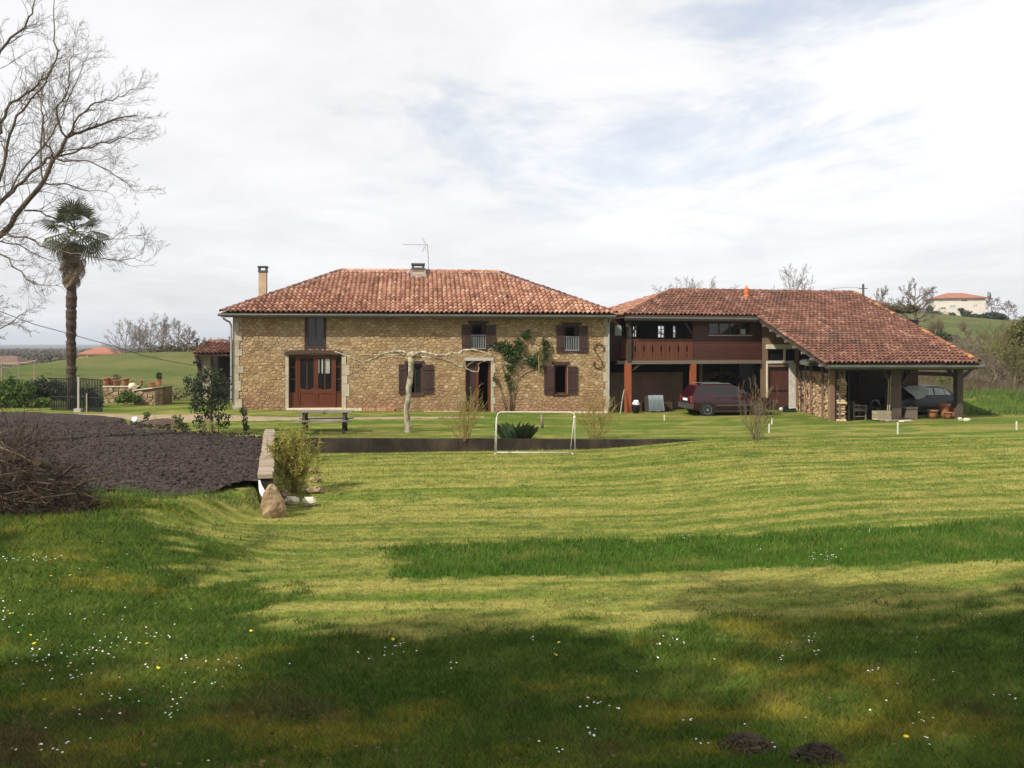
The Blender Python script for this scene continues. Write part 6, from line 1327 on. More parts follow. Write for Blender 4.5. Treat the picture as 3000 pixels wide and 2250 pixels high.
def picnic():
    b = G(952,1266); F = Fr((b.x, b.y), 6); z = b.z; T = thing('picnic_table', 'grey wooden picnic table with attached benches on the terrace', 'table', b); B = lambda nm, x0, x1, y0, y1, z0, z1, m='table_wood': put(nm, F.box(MB(), x0, x1, y0, y1, z+z0, z+z1), M[m], T)
    for i in range(5): B('table_slat', -.94, .94, -.36+i*.146, -.36+i*.146+.134, .70, .74)
    for s in (-1, 1):
        for i in range(2): y0 = s*.62+(i-1)*.135; B('bench_slat', -.94, .94, y0, y0+.125, .41, .45)
    for x in (-.68, .68):
        for s in (-1, 1): put('leg', MB().beam(F.w(x, s*.26, z+.70), F.w(x, s*.60, z-.03), .05, .10, F.e), M['dark_timber'], T)
        B('cross_bar', x+.03, x+.08, -.72, .72, .32, .405, 'dark_timber'); B('top_bar', x+.03, x+.08, -.34, .34, .62, .695, 'dark_timber')
    B('centre_batten', -.04, .04, -.34, .34, .665, .698, 'dark_timber')
picnic()
def rocks():
    rng = random.Random(61)
    # tall boulder leaning at the wall end
    Y = 17.35; b = pix(797,1400,Y); b.z = float(gz(b.x, Y)); P = [(0,.19,.13),(.10,.215,.16),(.24,.225,.17),(.38,.205,.16),(.52,.155,.13),(.63,.095,.09),(.70,.045,.05)]; mb = MB(); n = 11; vs = []
    for h, rx, ry in P:
        for k in range(n): an = 2*math.pi*k/n; q = (1+rng.uniform(-.15,.15))*(1.12 if k in (2,7) else .94 if k in (4,9) else 1)*1.08; vs.append((b.x+.02-(h*.10)+math.cos(an)*rx*q, Y+.12+math.sin(an)*ry*q, b.z-.06+h+rng.uniform(-.02,.02)))
    m = len(P); mb.add(vs, [(i*n+k, i*n+(k+1)%n, (i+1)*n+(k+1)%n, (i+1)*n+k) for i in range(m-1) for k in range(n)] + [tuple((m-1)*n+k for k in range(n))]); single('boulder', mb, 'rock', 'tall pointed boulder leaning against the end of the retaining wall', 'rock')
    for u, v, ru, rv, lab in ((806,1478,17,22,'small pointed stone at the foot of the tall boulder'),(853,1478,24,14,'flat pale stone, middle one of the stones in front of the bamboo'),(906,1482,23,15,'rounded pale stone at the end of the row by the lawn'),(836,1462,14,16,'brownish stone tucked behind the flat pale stone'),(922,1445,26,12,'low flat stone in the flower strip beside the bamboo'),(925,1412,18,9,'thin flat stone halfway up the flower strip'),(918,1385,16,9,'flat stone at the top of the flower strip')):
        p = G(u, v); s = p.y/FPX; single('stone', MB().blob(p+Vector((0,0,rv*s*.75)), (ru*s, ru*s*.75, rv*s), rng, 9, 6, .16), 'stone_light' if u in (853,906,806) else 'rock', lab, 'stone', 'stones at the end of the side wall')
    p = G(2812,1232); 
    for i, (u, v, r, lab) in enumerate(((2813,1232,8,'pale stone at the foot of the barn corner post'),(2832,1234,11,'pale flat stone next to the barn post stone, farther from the post'))): p = G(u, v); s = p.y/FPX; single('stone', MB().blob(p+Vector((0,0,.05)), (r*s, r*s*.8, .09), rng, 8, 5, .2), 'stone_light', lab, 'stone')
    # sheet of white plastic
    Y = 17.62; q = lambda u, v, dy=0: pix(u, v, Y+dy); V = [q(757,1408,.1), q(761,1406,.12), q(758,1428), q(766,1422,.06), q(760,1442,-.05), q(773,1434,0), q(768,1456,-.1), q(779,1446,-.04)]; mb = MB(); t = [p+Vector((.004,.012,0)) for p in V]; n = len(V); fs = [(i, i+1, i+3, i+2) for i in (0,2,4)]; mb.add(V+t, fs+[tuple(x+n for x in f[::-1]) for f in fs]); single('plastic_sheet', mb, 'white_plastic', 'strip of white plastic sheet sticking up beside the boulder', 'plastic sheet')
    p = G(395,1243); mb = MB(); mb.blob(p+Vector((0,0,.12)), (.13,.11,.15), rng, 9, 6, .25); single('white_bag', mb, 'white_plastic', 'crumpled white bag at the far edge of the soil bed', 'bag')
    # mulch heap
    p = G(470,1250); mb = MB(); mb.blob(p+Vector((.1,0,.02)), (.78,.42,.26), rng, 18, 8, .12); put('mulch_heap', mb, M['mulch'], None, False, label='low dark mulch heap beside the soil bed', cat='mulch heap', kind='thing')
    for u, v, r, lab in ((2400,2222,.12,'fresh brown molehill at the bottom of the lawn'),(2190,2190,.125,'older flattened molehill at the bottom of the lawn')):
        p = G(u, v); mb = MB(); mb.blob(p+Vector((0,0,.0)), (r*.8, r*.7, .08 if r < .122 else .04), rng, 26, 12, .16)
        for _ in range(160): a = rng.uniform(0,6.283); q = rng.random()**.6; c = p+Vector((math.cos(a)*q*r*1.25, math.sin(a)*q*r*1.1, .07*(1-q))); mb.blob(c, rng.uniform(.008,.026), rng, 5, 3, .3)
        single('molehill', mb, 'mulch', lab, 'molehill')
rocks()
def gate():
    T = thing('iron_gate', 'black iron double gate left standing in front of the palm', 'gate', G(225,1204)); Y = 39.3; rng = random.Random(3)
    for (u0, vt0, u1, vt1, vb0, vb1, ya, yb_) in ((150,1108,226,1110,1202,1205,39.7,39.3),(231,1108,299,1113,1205,1208,39.3,38.6)):
        z = lambda v, y: CZ-(v-VH)/FPX*y; A = lambda u, v: pix(u, v, ya+(yb_-ya)*(u-u0)/(u1-u0)); lf = put('leaf', MB().tube([A(u0,vb0), A(u0,vt0), A(u1,vt1), A(u1,vb1), A(u0,vb0)], .026, 5), M['iron'], T)
        mid0, mid1 = vt0+54, vt1+54; put('rail', MB().tube([A(u0,mid0), A(u1,mid1)], .020, 5), M['iron'], lf); put('rail', MB().tube([A(u0,vb0-3), A(u1,vb1-3)], .018, 5), M['iron'], lf)
        n = 15
        for i in range(1, n): u = u0+(u1-u0)*i/n; f = i/n; put('bar', MB().tube([A(u, vt0+(vt1-vt0)*f), A(u, mid0+(mid1-mid0)*f)], .020, 4), M['iron'], lf)
        for i in range(1, n): u = u0+(u1-u0)*i/n; f = i/n; put('bar', MB().tube([A(u, mid0+(mid1-mid0)*f), A(u, vb0+(vb1-vb0)*f)], .028, 4), M['iron'], lf)
    b = G(230,1207); p = thing('gate_post', 'thin pale gate post on a concrete block', 'post', b); put('post', MB().box(b.x-.035, b.x+.035, b.y-.035, b.y+.035, b.z+.14, CZ-(1104-VH)/FPX*b.y), M['pale_cement'], p); put('block', MB().box(b.x-.15, b.x+.15, b.y-.13, b.y+.13, b.z-.1, b.z+.15), M['pale_cement'], p)
    b = G(254,1210); single('stake', MB().tube([b-Vector((0,0,.1)), Vector((b.x, b.y, CZ-(1152-VH)/FPX*b.y))], .032, 7), 'old_wood_pole', 'short pale wooden stake in front of the right gate leaf', 'stake')
    for u, vt, vb, r, lab in ((455,1155,1258,.012,'thin cane in the mulch heap'),(714,1170,1266,.014,'thin dark stake holding the rose bush')): b = G(u, vb); single('cane', MB().tube([b-Vector((0,0,.1)), Vector((b.x-.03, b.y, CZ-(vt-VH)/FPX*b.y))], r, 5), 'old_wood_pole' if u < 500 else 'dark_timber', lab, 'cane')
    # washing line
    T = thing('washing_line', 'washing line on thin pale poles over the weedy plants', 'washing line', pix(50,1190,43)); q = lambda u, v: pix(u, v, 43)
    for u, vt in ((5,1063),(57,1063),(101,1057),(-60,1062)): put('pole', MB().tube([Vector((q(u,0).x, 43, float(gz(q(u,0).x,43))-.1)), q(u,vt-1)], .028, 6), M['old_wood_pole'], T)
    put('line', MB().tube([q(-60,1063), q(-20,1066), q(5,1064), q(30,1065), q(57,1064), q(80,1062), q(105,1056)], .022, 5), M['rope'], T)
    single('power_cable', MB().tube([pix(u, v, Y) for u, v, Y in ((-200,828,30),(-50,893,32),(20,920,33),(100,950,34.5),(200,977,36.5),(330,1014,39),(420,1042,41),(500,1059,43.5),(580,1072,46.3))], .014, 5), 'iron', 'overhead cable sagging down to the old shed', 'cable')
gate()
def pot_wall():
    rng = random.Random(71); Y = 44.6; F = Fr((pix(305,0,Y).x, Y), 0); T = thing('garden_wall', 'low rough stone wall with a slab top carrying flower pots', 'wall', F.w(1,0,0)); zt = CZ-(1131-VH)/FPX*Y
    x1 = F.lx(402,0); w = put('wall_core', F.box(MB(), 0, x1, .03, .45, -.5, zt-.05), M['mortar'], T); lay_stones(F, rubble(0, x1, -.4, zt-.06, [], rng, .34, .20), rng, .03, w, 60, .06, 'rock'); put('slab', F.box(MB(), -.05, x1+.05, -.06, .5, zt-.05, zt), M['stone_light'], T)
    F2 = Fr((pix(392,0,43.3).x, 43.3), 0); xa, xb = 0, F2.lx(476,0); za, zb = F2.z(395,1142,0), F2.z(476,1131,0)
    T2 = thing('garden_wall', 'square stone planter wall with a sloping slab top, nearer than the pot wall', 'wall', F2.w(.7,0,0)); mb = MB(); mb.prism([F2.w(xa,.03,-.5), F2.w(xb,.03,-.5), F2.w(xb,.03,zb-.05), F2.w(xa,.03,za-.05)], F2.n*1.2); w2 = put('wall_core', mb, M['mortar'], T2)
    lay_stones(F2, [P for P in rubble(xa, xb, -.4, zb-.04, [], rng, .34, .19) if max(p[1] for p in P) < za-.04+(zb-za)*(min(p[0] for p in P)/xb)], rng, .03, w2, 60, .05, 'rock')
    mb = MB(); mb.prism([F2.w(xa-.05,-.07,za-.05), F2.w(xb+.05,-.07,zb-.05), F2.w(xb+.05,-.07,zb), F2.w(xa-.05,-.07,za)], F2.n*1.3); put('slab', mb, M['stone_light'], T2)
    labs = ['tall terracotta pot at the left end of the pot wall','wide terracotta pot with a dry plant, beside the tall pot','terracotta pot standing in the middle of the pot wall','round-bellied terracotta pot next to the middle pot','tiny terracotta pot between the white ball and the wide empty pots','wide empty terracotta pot on the planter wall','terracotta pot with a dark plant at the right end of the planter wall','tall terracotta pot behind the wide one']
    for i, (u, v, wpx, hpx, pl) in enumerate(((312,1127,20,24,0),(342,1127,26,16,1),(369,1127,18,22,0),(386,1127,12,16,0),(414,1127,9,16,0),(444,1128,18,16,0),(466,1127,15,22,1),(326,1127,16,20,0))):
        y = Y+.2 if i not in (5,6) else 43.9; y = Y+.36 if i == 7 else y; p = pix(u, 0, y); z0 = zt+.0 if i not in (5,6) else za+(zb-za)*(F2.lx(u,.6)/xb)+.0; s = y/FPX; r = wpx*s/2; h = hpx*s; p = Vector((p.x, y, z0))
        t = thing('flower_pot', labs[i], 'pot', p, 'terracotta pots on the garden wall'); put('pot', MB().lathe(p, [(r*.62,0),(r*.8,h*.5),(r*.94,h*.84),(r*1.06,h*.85),(r*1.06,h),(r*.9,h),(r*.85,h*.9)], 14), M['terracotta'], t, True)
        if pl: fol('plant', [(p+Vector((0,0,h+.16)), (.20 if i == 1 else .13,.16,.18))], 90 if i == 1 else 120, .07, 'brown_twigs' if i == 1 else 'dark_leaf', 300+i, t, 2.2)
    p = pix(391,1131,43.6); single('stone_ball', MB().blob(Vector((p.x, 43.5, za+.15)), (.20,.20,.19), rng, 12, 8, .05), 'stone_light', 'round pale stone ball on the corner of the planter wall', 'stone ball', None, True)
    single('post_stub', MB().tube([G(511,1170)-Vector((0,0,.1)), G(511,1170)+Vector((0,0,.24))], .05, 8), 'dark_timber', 'short dark post stub in the meadow', 'post')
pot_wall()
def stakes():
    L = [(1946,1232,16,'white lawn stake in front of the tarp-covered rack'),(2253,1268,27,'white lawn stake just right of the bare bush foot'),(2261,1243,20,'white lawn stake in front of the plank door'),(2630,1273,36,'white lawn stake in front of the old car and barn post'),(2978,1260,26,'white lawn stake at the right frame edge')]
    for u, v, h, lab in L: b = G(u, v); s = b.y/FPX; single('lawn_stake', MB().box(b.x-.022, b.x+.022, b.y-.018, b.y+.018, b.z-.1, b.z+h*s), 'white_paint', lab, 'stake', 'white stakes in the lawn')
stakes()
def barn_things():
    rng = random.Random(81); F = FB; Q = lambda u, v, ly: F.w(F.lx(u,ly), ly, F.z(u,v,ly)); gzp = lambda p: float(gz(p.x, p.y))
    # bucket with a white bag
    ly = -.5; p = Q(1863,1208,ly); p.z = gzp(p); s = p.y/FPX; T = thing('bucket', 'black bucket with a white bag in it beside the red post', 'bucket', p); put('bucket', MB().lathe(p, [(.15,0),(.18,.40),(.19,.41),(.17,.41),(.16,.36)], 14), M['black_plastic'], T, True); put('bag', MB().blob(p+Vector((0,0,.47)), (.17,.16,.16), rng, 10, 6, .14), M['white_plastic'], T)
    # covered rack
    p = Q(1920,1208,-.2); p.z = gzp(p); T = thing('covered_rack', 'low rack covered with a blue-grey pleated tarp against the plaster wall', 'rack', p); b = F.lx(1898,-.2); e = F.lx(1942,-.2); zt = F.z(1920,1158,-.2); n = 22; vs, fs = [], []
    for i in range(n+1):
        q = i/n; x = b+(e-b)*q; fold = .035*(1 if i % 2 else -1); vs += [F.w(x+.03, .35, zt-.03), F.w(x, -.2, zt+rng.uniform(-.01,.01)), F.w(x, -.24+fold*.6, zt-.25), F.w(x+.06*(q-.2), -.26+fold, p.z+.02+rng.uniform(0,.06))]
    fs = [(i*4+j, i*4+4+j, i*4+5+j, i*4+1+j) for i in range(n) for j in range(3)]; mb = MB(); mb.add(vs, fs); put('tarp', mb, M['tarp_blue'], T, True); put('frame', F.box(MB(), b+.04, e+.10, -.12, .34, p.z, zt-.05), M['dark_timber'], T)
    p = Q(1950,1205,.4); single('dark_box', F.box(MB(), F.lx(1885,.6), F.lx(1970,.6), .6, 1.1, gzp(p)-.02, gzp(p)+.42), 'rust', 'low dark red box behind the covered rack', 'box')
    single('leaning_stick', MB().tube([Vector((Q(1817,1208,-.5).x, Q(1817,0,-.5).y, gzp(p)-.03)), Q(1824,1165,-.35), Q(1829,1140,-.20)], [.03,.028,.02], 6), 'old_wood_pole', 'crooked pale stick leaning against the red corner post', 'stick')
    # wheelbarrow
    ly = -1.35; q = lambda u, v, d=0: Q(u, v, ly+d); T = thing('wheelbarrow', 'dark green wheelbarrow parked in front of the plank door', 'wheelbarrow', Q(2320,1230,ly)); zg = gzp(q(2320,1230))
    mb = MB(); c = [(2296,1198,-.28),(2329,1196,-.28),(2332,1196,.28),(2298,1197,.28)]; d = [(2306,1213,-.2),(2326,1214,-.2),(2328,1213,.2),(2307,1212,.2)]
    mb.add([q(*a) for a in c]+[q(*a) for a in d], [(0,1,5,4),(1,2,6,5),(2,3,7,6),(3,0,4,7),(4,5,6,7)]); put('tray', mb, M['dark_green_paint'], T)
    for s in (-.2, .2): put('handle', MB().tube([q(2301,1222,s*.5), q(2312,1214,s), q(2345,1213,s), q(2374,1204,s)], .02, 6), M['iron'], T); put('leg', MB().tube([q(2346,1213,s), Vector((q(2349,0,s).x, q(2349,0,s).y, zg))], .02, 6), M['iron'], T)
    w = q(2301,0); put('wheel', MB().lathe(Vector((w.x, w.y, zg+.17)), [(.10,-.04),(.17,-.03),(.17,.03),(.10,.04)], 16, F.n), M['tyre'], T); single('bag', MB().blob(q(2288,1199)+Vector((0,0,.0)), (.09,.09,.09), rng, 8, 6, .12), 'white_plastic', 'small white bag hung at the nose of the wheelbarrow', 'bag')
    a = q(2322,1226,.35); a.z = zg; single('pale_block', MB().obox(a+Vector((0,0,.09)), F.e*.20, F.n*.12, (0,0,.09)), 'stone_light', 'pale stone block on the grass under the wheelbarrow', 'block')
    # white sheet on the store beam
    P = STORE_LINE(2374); zc = CZ-(1062-VH)/FPX*P.y; mb = MB(); mb.blob(P+STORE_OUT*.1+Vector((0,0,zc)), (.34,.55,.15), rng, 14, 7, .22); single('white_tarp', mb, 'white_plastic', 'crumpled white sheet on top of the wood store', 'tarp')
    # ladder against the corner posts
    ly = -6.5; T = thing('ladder', 'wooden ladder standing upright beside the barn corner post', 'ladder', Q(2468,1236,ly)); zg = gzp(Q(2468,0,ly))
    for u in (2461,2474): x = F.lx(u,ly); put('rail', F.box(MB(), x-.035, x+.035, ly, ly+.08, zg-.02, F.z(u,1078,ly)), M['grey_timber'], T)
    for i in range(9): z = zg+.22+i*.235; put('rung', F.box(MB(), F.lx(2461,ly)+.036, F.lx(2474,ly)-.036, ly+.02, ly+.06, z, z+.05), M['grey_timber'], T)
    # garden chair
    ly = -6.3; T = thing('garden_chair', 'grey wooden armchair under the barn eave next to the ladder', 'chair', Q(2518,1234,ly)); zg = gzp(Q(2518,0,ly)); xa, xb = F.lx(2500,ly), F.lx(2539,ly); B = lambda nm, x0, x1, y0, y1, z0, z1: put(nm, F.box(MB(), x0, x1, y0, y1, zg+z0, zg+z1), M['grey_timber'], T)
    B('leg', xa, xa+.06, ly, ly+.06, 0, .80); B('leg', xa, xa+.06, ly+.5, ly+.56, 0, .84); B('leg', xb-.06, xb, ly, ly+.06, 0, .62); B('leg', xb-.06, xb, ly+.5, ly+.56, 0, .62); B('seat', xa+.061, xb-.061, ly, ly+.56, .38, .42); B('rung', xa+.061, xb-.061, ly+.01, ly+.05, .14, .18); B('armrest', xa+.061, xb+.02, ly-.01, ly+.07, .60, .64); B('armrest', xa+.061, xb+.02, ly+.49, ly+.57, .60, .64)
    for i in range(4): B('back_slat', xa+.01, xa+.05, ly+.08+i*.11, ly+.16+i*.11, .46, .82)
    B('cushion', xa+.10, xb-.12, ly+.08, ly+.48, .421, .50)
    # lawn mower
    ly = -6.0; T = thing('lawn_mower', 'black lawn mower with a pale looped handle behind the crate', 'lawn mower', Q(2570,1230,ly)); zg = gzp(Q(2570,0,ly)); x0 = F.lx(2546,ly); mb = MB(); c = F.w(x0+.36, ly+.25, zg)
    mb.lathe(c, [(.36,.08),(.38,.18),(.34,.26),(.22,.30),(.20,.48),(.12,.52)], 14); put('deck', mb, M['black_plastic'], T, True)
    for dx in (.08,.64):
        for dy in (.0,.5): put('wheel', MB().lathe(F.w(x0+dx, ly+dy, zg+.10), [(.05,-.03),(.10,-.03),(.10,.03),(.05,.03)], 12, F.n), M['tyre'], T)
    for d in (0, .4): put('handle', MB().tube([F.w(x0+.70, ly+d, zg+.2), Q(2598,1200,ly+d), Q(2577,1186,ly+d)], .014, 6), M['rust'], T)
    put('grip', MB().tube([Q(2577,1186,ly), Q(2573,1175,ly), Q(2564,1172,ly+.1), Q(2556,1175,ly+.2), Q(2551,1184,ly+.3)], .018, 6), M['zinc'], T)
    # crate, planks, slab
    ly = -7.0; p = Q(2592,1228,ly); T = thing('crate', 'pale wooden crate with dirty sides on the barn forecourt', 'crate', p); xa, xb = F.lx(2572,ly), F.lx(2612,ly); za = F.z(2590,1228,ly); zb = F.z(2590,1204,ly)
    put('crate_bottom', F.box(MB(), xa, xb, ly+.01, ly+.40, za-.03, za), M['cream'], T)
    for j in range(2):
        for y in (ly, ly+.40): put('board', F.box(MB(), xa, xb, y, y+.02, za+j*(zb-za)/2+.006, za+(j+1)*(zb-za)/2-.012), M['old_wood_pole'], T)
        for x in (xa, xb-.02): put('board', F.box(MB(), x, x+.02, ly+.021, ly+.399, za+j*(zb-za)/2+.006, za+(j+1)*(zb-za)/2-.012), M['old_wood_pole'], T)
    labs = ['grey weathered board under the crate','pale plank lying at the front of the board heap','brown plank lying across the board heap','short pale board at the right end of the board heap']
    for i, (u0, v0, u1, v1, dl, w, m) in enumerate(((2583,1237,2668,1230,-7.15,.20,'grey_timber'),(2598,1240,2640,1233,-7.30,.16,'old_wood_pole'),(2625,1222,2672,1228,-7.0,.14,'dark_timber'),(2640,1240,2668,1239,-7.45,.22,'cream'))):
        a, b = Q(u0,v0,dl), Q(u1,v1,dl+.3); a.z = max(a.z, gzp(a)+.04); b.z = max(b.z, gzp(b)+.04); single('plank', MB().beam(a, b, w, .05), m, labs[i], 'plank', 'planks lying in front of the barn')
    for i, (u, v0, v1) in enumerate(((2602,1232,1112),(2608,1232,1100))): single('pole', MB().tube([Q(u-3,v0,-6.55), Q(u+2,v1,-6.5)], .025, 6), 'old_wood_pole', ['thin pole leaning on the barn post, shorter one','thin pole leaning on the barn post, taller one'][i], 'pole')
    p = Q(2671,1230,-6.4); T = thing('block', 'pale upright block beside the old car', 'block', p); mb = MB(); xa, xb = F.lx(2656,-6.4), F.lx(2688,-6.4); put('block', F.box(mb, xa, xb, -6.4, -5.95, gzp(p)-.03, F.z(2670,1197,-6.4)), M['grey_timber'], T); put('lid', F.box(MB(), xa-.03, xb+.03, -6.43, -5.92, F.z(2670,1197,-6.4)+.002, F.z(2670,1195,-6.4)+.02), M['old_wood_pole'], T)
    for i, (u, v, w, h, lab) in enumerate(((2766,1230,34,44,'large terracotta pot in front of the old car, tallest of its group'),(2732,1231,30,26,'squat dark terracotta pot left of the large pot'),(2795,1232,24,30,'terracotta pot tucked behind the barn corner post'),(2778,1233,22,20,'small terracotta pot in front of the large pot'))):
        p = Q(u, v, -6.25-.25*(i == 3)); p.z = gzp(p); s = p.y/FPX; r, hh = w*s/2, h*s; t = thing('flower_pot', lab, 'pot', p, 'terracotta pots in the open barn'); put('pot', MB().lathe(p, [(r*.66,0),(r*.82,hh*.5),(r*.95,hh*.82),(r*1.07,hh*.83),(r*1.07,hh),(r*.9,hh),(r*.85,hh*.85)], 14), M['terracotta'], t, True)
    mass('green_bush', 'bright green bush seen under the barn roof beyond the old car', 'bush', [(2768,1112,18,14),(2760,1124,14,10),(2782,1126,12,10)], 900, .10, 'weed_leaf', 91, Y=62)
barn_things()

# ------------------------------------------------------------ far houses, pole, hedges, woods
def far_houses():
    rng = random.Random(91)
    def house(label, F, x0, x1, dep, zb, ze, zr, rid, wm, rm, wins, name='house', over=.5):
        T = thing(name, label, 'house', F.w((x0+x1)/2, 0, zb)); w = put('wall', F.box(MB(), x0, x1, 0, dep, zb-2, ze), M[wm], T); c = [F.w(x0-over,-over,ze), F.w(x1+over,-over,ze), F.w(x1+over,dep+over,ze), F.w(x0-over,dep+over,ze), F.w(rid[0],dep/2,zr), F.w(rid[1],dep/2,zr)]
        dn = Vector((0,0,-.18)); mb = MB(); mb.add(c+[p+dn for p in c], [(0,1,5,4),(1,2,5),(2,3,4,5),(3,0,4),(6,10,11,7),(7,11,8),(8,11,10,9),(9,10,6),(0,6,7,1),(1,7,8,2),(2,8,9,3),(3,9,6,0)]); put('roof', mb, M[rm], T)
        for a, b, z0, z1, m in wins: f = put('window', frame_mb(F, a, b, z0, z1, -.04, .05, .08, 1, 0), M['white_paint'], T); put('pane', F.box(MB(), a+.03, b-.03, -.025, -.012, z0+.03, z1-.03), M[m], f)
        return T, w
    Y = 200; F = Fr((pix(2736,0,Y).x, Y), -14); z = lambda v: CZ-(v-VH)/FPX*Y; zb = float(gz(F.o.x+5, Y)); k = Y/FPX
    x1 = 10.6; W = [(1.3,2.5,z(906),z(900),'dark_wall'),(5.6,6.9,z(884),z(878),'glass'),(8.0,9.0,z(900),z(892),'pale_glass'),(3.2,4.6,z(903),z(893),'pale_glass'),(1.0,2.0,z(884),z(878),'pale_glass')]
    T, w = house('white house with a red hipped roof on top of the hill', F, 0, x1, 8.5, zb, z(873), z(856), (3.6, 6.6), 'far_wall', 'far_roof', W); put('chimney', F.box(MB(), 7.6, 8.1, 4, 4.5, z(866), z(852)), M['far_wall'], T)
    Y = 112; F = Fr((pix(232,0,Y).x, Y), 3); z2 = lambda v: CZ-(v-VH)/FPX*Y; x1 = F.lx(328,0)
    house('pinkish house with a terracotta hipped roof beyond the meadow, behind the palm', F, 0, x1, 4, z2(1075), z2(1036), z2(1017), (1.3, x1-1.5), 'pink_wall', 'far_roof', [(x1*.22,x1*.27,z2(1046),z2(1041),'dark_wall'),(x1*.50,x1*.55,z2(1046),z2(1041),'dark_wall'),(x1*.76,x1*.81,z2(1046),z2(1041),'dark_wall')], over=.15)
    Y = 150; F = Fr((pix(-60,0,Y).x, Y), 0); z3 = lambda v: CZ-(v-VH)/FPX*Y; x1 = F.lx(52,0)
    house('brown-roofed farmhouse low at the left frame edge behind the washing line', F, 0, x1, 6, z3(1105), z3(1068), z3(1043), (1.5, x1-1.8), 'far_wall', 'far_roof_dark', [(x1*.62,x1*.67,z3(1082),z3(1076),'dark_wall'),(x1*.84,x1*.88,z3(1082),z3(1076),'dark_wall')], over=.3)
    Y = 96; F = Fr((pix(2420,0,Y).x, Y), 6); z4 = lambda v: CZ-(v-VH)/FPX*Y; x1 = F.lx(2600,0)
    house('grey-roofed house hidden behind the barn ridge', F, 0, x1, 6, z4(930), z4(888), z4(864), (1.0, F.lx(2520,3)), 'pink_wall', 'far_roof_dark', [], over=.2)
    Y = 92; F = Fr((pix(2352,0,Y).x, Y), 0); z5 = lambda v: CZ-(v-VH)/FPX*Y; x1 = F.lx(2384,0); house('little gable roof peeping over the barn ridge', F, 0, x1, 3, z5(900), z5(866), z5(854), (x1/2-.05, x1/2+.05), 'pink_wall', 'far_roof_dark', [], over=.05)
    Y = 70; p = pix(2529,832,Y); T = thing('utility_pole', 'grey utility pole rising behind the barn ridge', 'pole', gp(p.x, Y)); put('pole', MB().tube([gp(p.x, Y, -.3), p], [.13,.09], 8), M['cement'], T); put('crossarm', MB().tube([p+Vector((-.35,0,-.35)), p+Vector((.35,0,-.35))], .03, 5), M['iron'], T)
    single('power_line', MB().tube([p+Vector((-.3,0,-.3)), pix(2470,842,74), pix(2400,852,78), pix(2330,858,84)], .012, 4), 'iron', 'thin power line running from the utility pole towards the ridge', 'cable')
    mass('dark_hedge', 'dark clipped hedge right of the white hill house', 'hedge', [(2905,925,26,11),(2930,928,20,9),(2880,927,16,8),(2945,933,10,7)], 1500, .35, 'dark_leaf', 401, Y=196); mass('garden_shrubs', 'dark garden shrubs along the front of the white hill house', 'shrubs', [(2745,920,14,10),(2790,922,10,7),(2830,918,18,9),(2815,908,9,6),(2855,925,14,6),(2722,912,12,16)], 1500, .30, 'dark_leaf', 402, Y=194)
    mass('dark_undergrowth', 'dark bushes at the barn ridge end under the grey roof', 'bushes', [(2560,895,30,9),(2600,905,34,10),(2640,908,26,9),(2670,905,22,12),(2585,900,20,10)], 2400, .22, 'scrub', 403, Y=100)
    mass('dark_thicket', 'dark bramble thicket on the slope below the white hill house', 'thicket', [(2745,985,34,12),(2780,992,30,12),(2715,990,20,10)], 2200, .20, 'dark_leaf', 404, Y=108)
    for i, (u, v, h, lab) in enumerate(((2728,978,44,'dark many-stemmed bush on the hill slope, left of three'),(2752,980,48,'dark many-stemmed bush on the hill slope, tallest of three'),(2822,972,36,'dark many-stemmed bush standing apart on the hill slope'))): fan_shrub('bare_bush', lab, 'bush', u, v, h*1.15, 34, 40, 'brown_twigs', 500+i, lev=2, r=.05, group='dark bushes on the hill slope', kids=(3,5))
    mass('olive_tree_crown', 'olive-yellow bushy tree leaning in at the right frame edge above the wood', 'tree', [(2985,975,34,26),(3020,960,40,36),(2960,1000,24,16),(3010,1020,40,30),(2975,1030,26,16)], 3200, .16, 'moss_leaf', 405, ('olive_twigs',10,.5,.05), Y=66)
    # far woods and undergrowth as one mass each
    def woods(name, xs, ys, n, size, h, m, seed, cond=None):
        r = np.random.default_rng(seed); x = r.uniform(*xs, n); y = r.uniform(*ys, n)
        if cond is not None: k = cond(x, y); x, y = x[k], y[k]
        cs = []; V = []; z = gz(x, y)
        for i in range(len(x)):
            kk = 26; d = r.normal(0,1,(kk,3)); d /= np.linalg.norm(d,axis=1)[:,None]; hh = h*r.uniform(.5,1.2); c = np.array([x[i], y[i], z[i]+hh*.5]); V.append(c+d*np.array([hh*.55,hh*.55,hh*.5])*r.uniform(.5,1.05,(kk,1)))
        P = np.concatenate(V); k = len(P); a = r.normal(0,1,(k,3)); a /= np.linalg.norm(a,axis=1)[:,None]; b = np.cross(a, r.normal(0,1,(k,3))); b /= np.linalg.norm(b,axis=1)[:,None]; s = size*r.uniform(.5,1.4,(k,1)); Q = np.stack([P-a*s,P+b*s*.6,P+a*s,P-b*s*.6],1).reshape(-1,3)
        put(name, (npmesh(name, Q, np.arange(k*4).reshape(-1,4), M[m]), (0,0,0)), None, kind='stuff')
    woods('valley_woods', (-330,-30), (118,420), 5200, .55, 3.4, 'far_wood', 1, lambda x, y: (x < -0.16*y+6) & (x > -.66*y) & (y > 120+rng.uniform(0,10)))
    woods('far_woods', (-700,900), (420,1000), 3600, 1.3, 2.6, 'far_wood', 2, lambda x, y: np.abs(x) < .68*y)
    woods('meadow_edge_scrub', (-58,-30), (100,112), 260, .16, 1.5, 'scrub', 3)
    r4 = np.random.default_rng(4); yy = r4.uniform(54, 95, 2600); xx = yy*r4.uniform(.44,.70,2600); tufts('dry_bracken', list(zip(xx, yy)), 16, .35, (.25,.95), .02, 'scrub', 44)
    woods('dry_hedge', (-27.5,-17), (46,47.4), 200, .05, .75, 'scrub', 5)
far_houses()

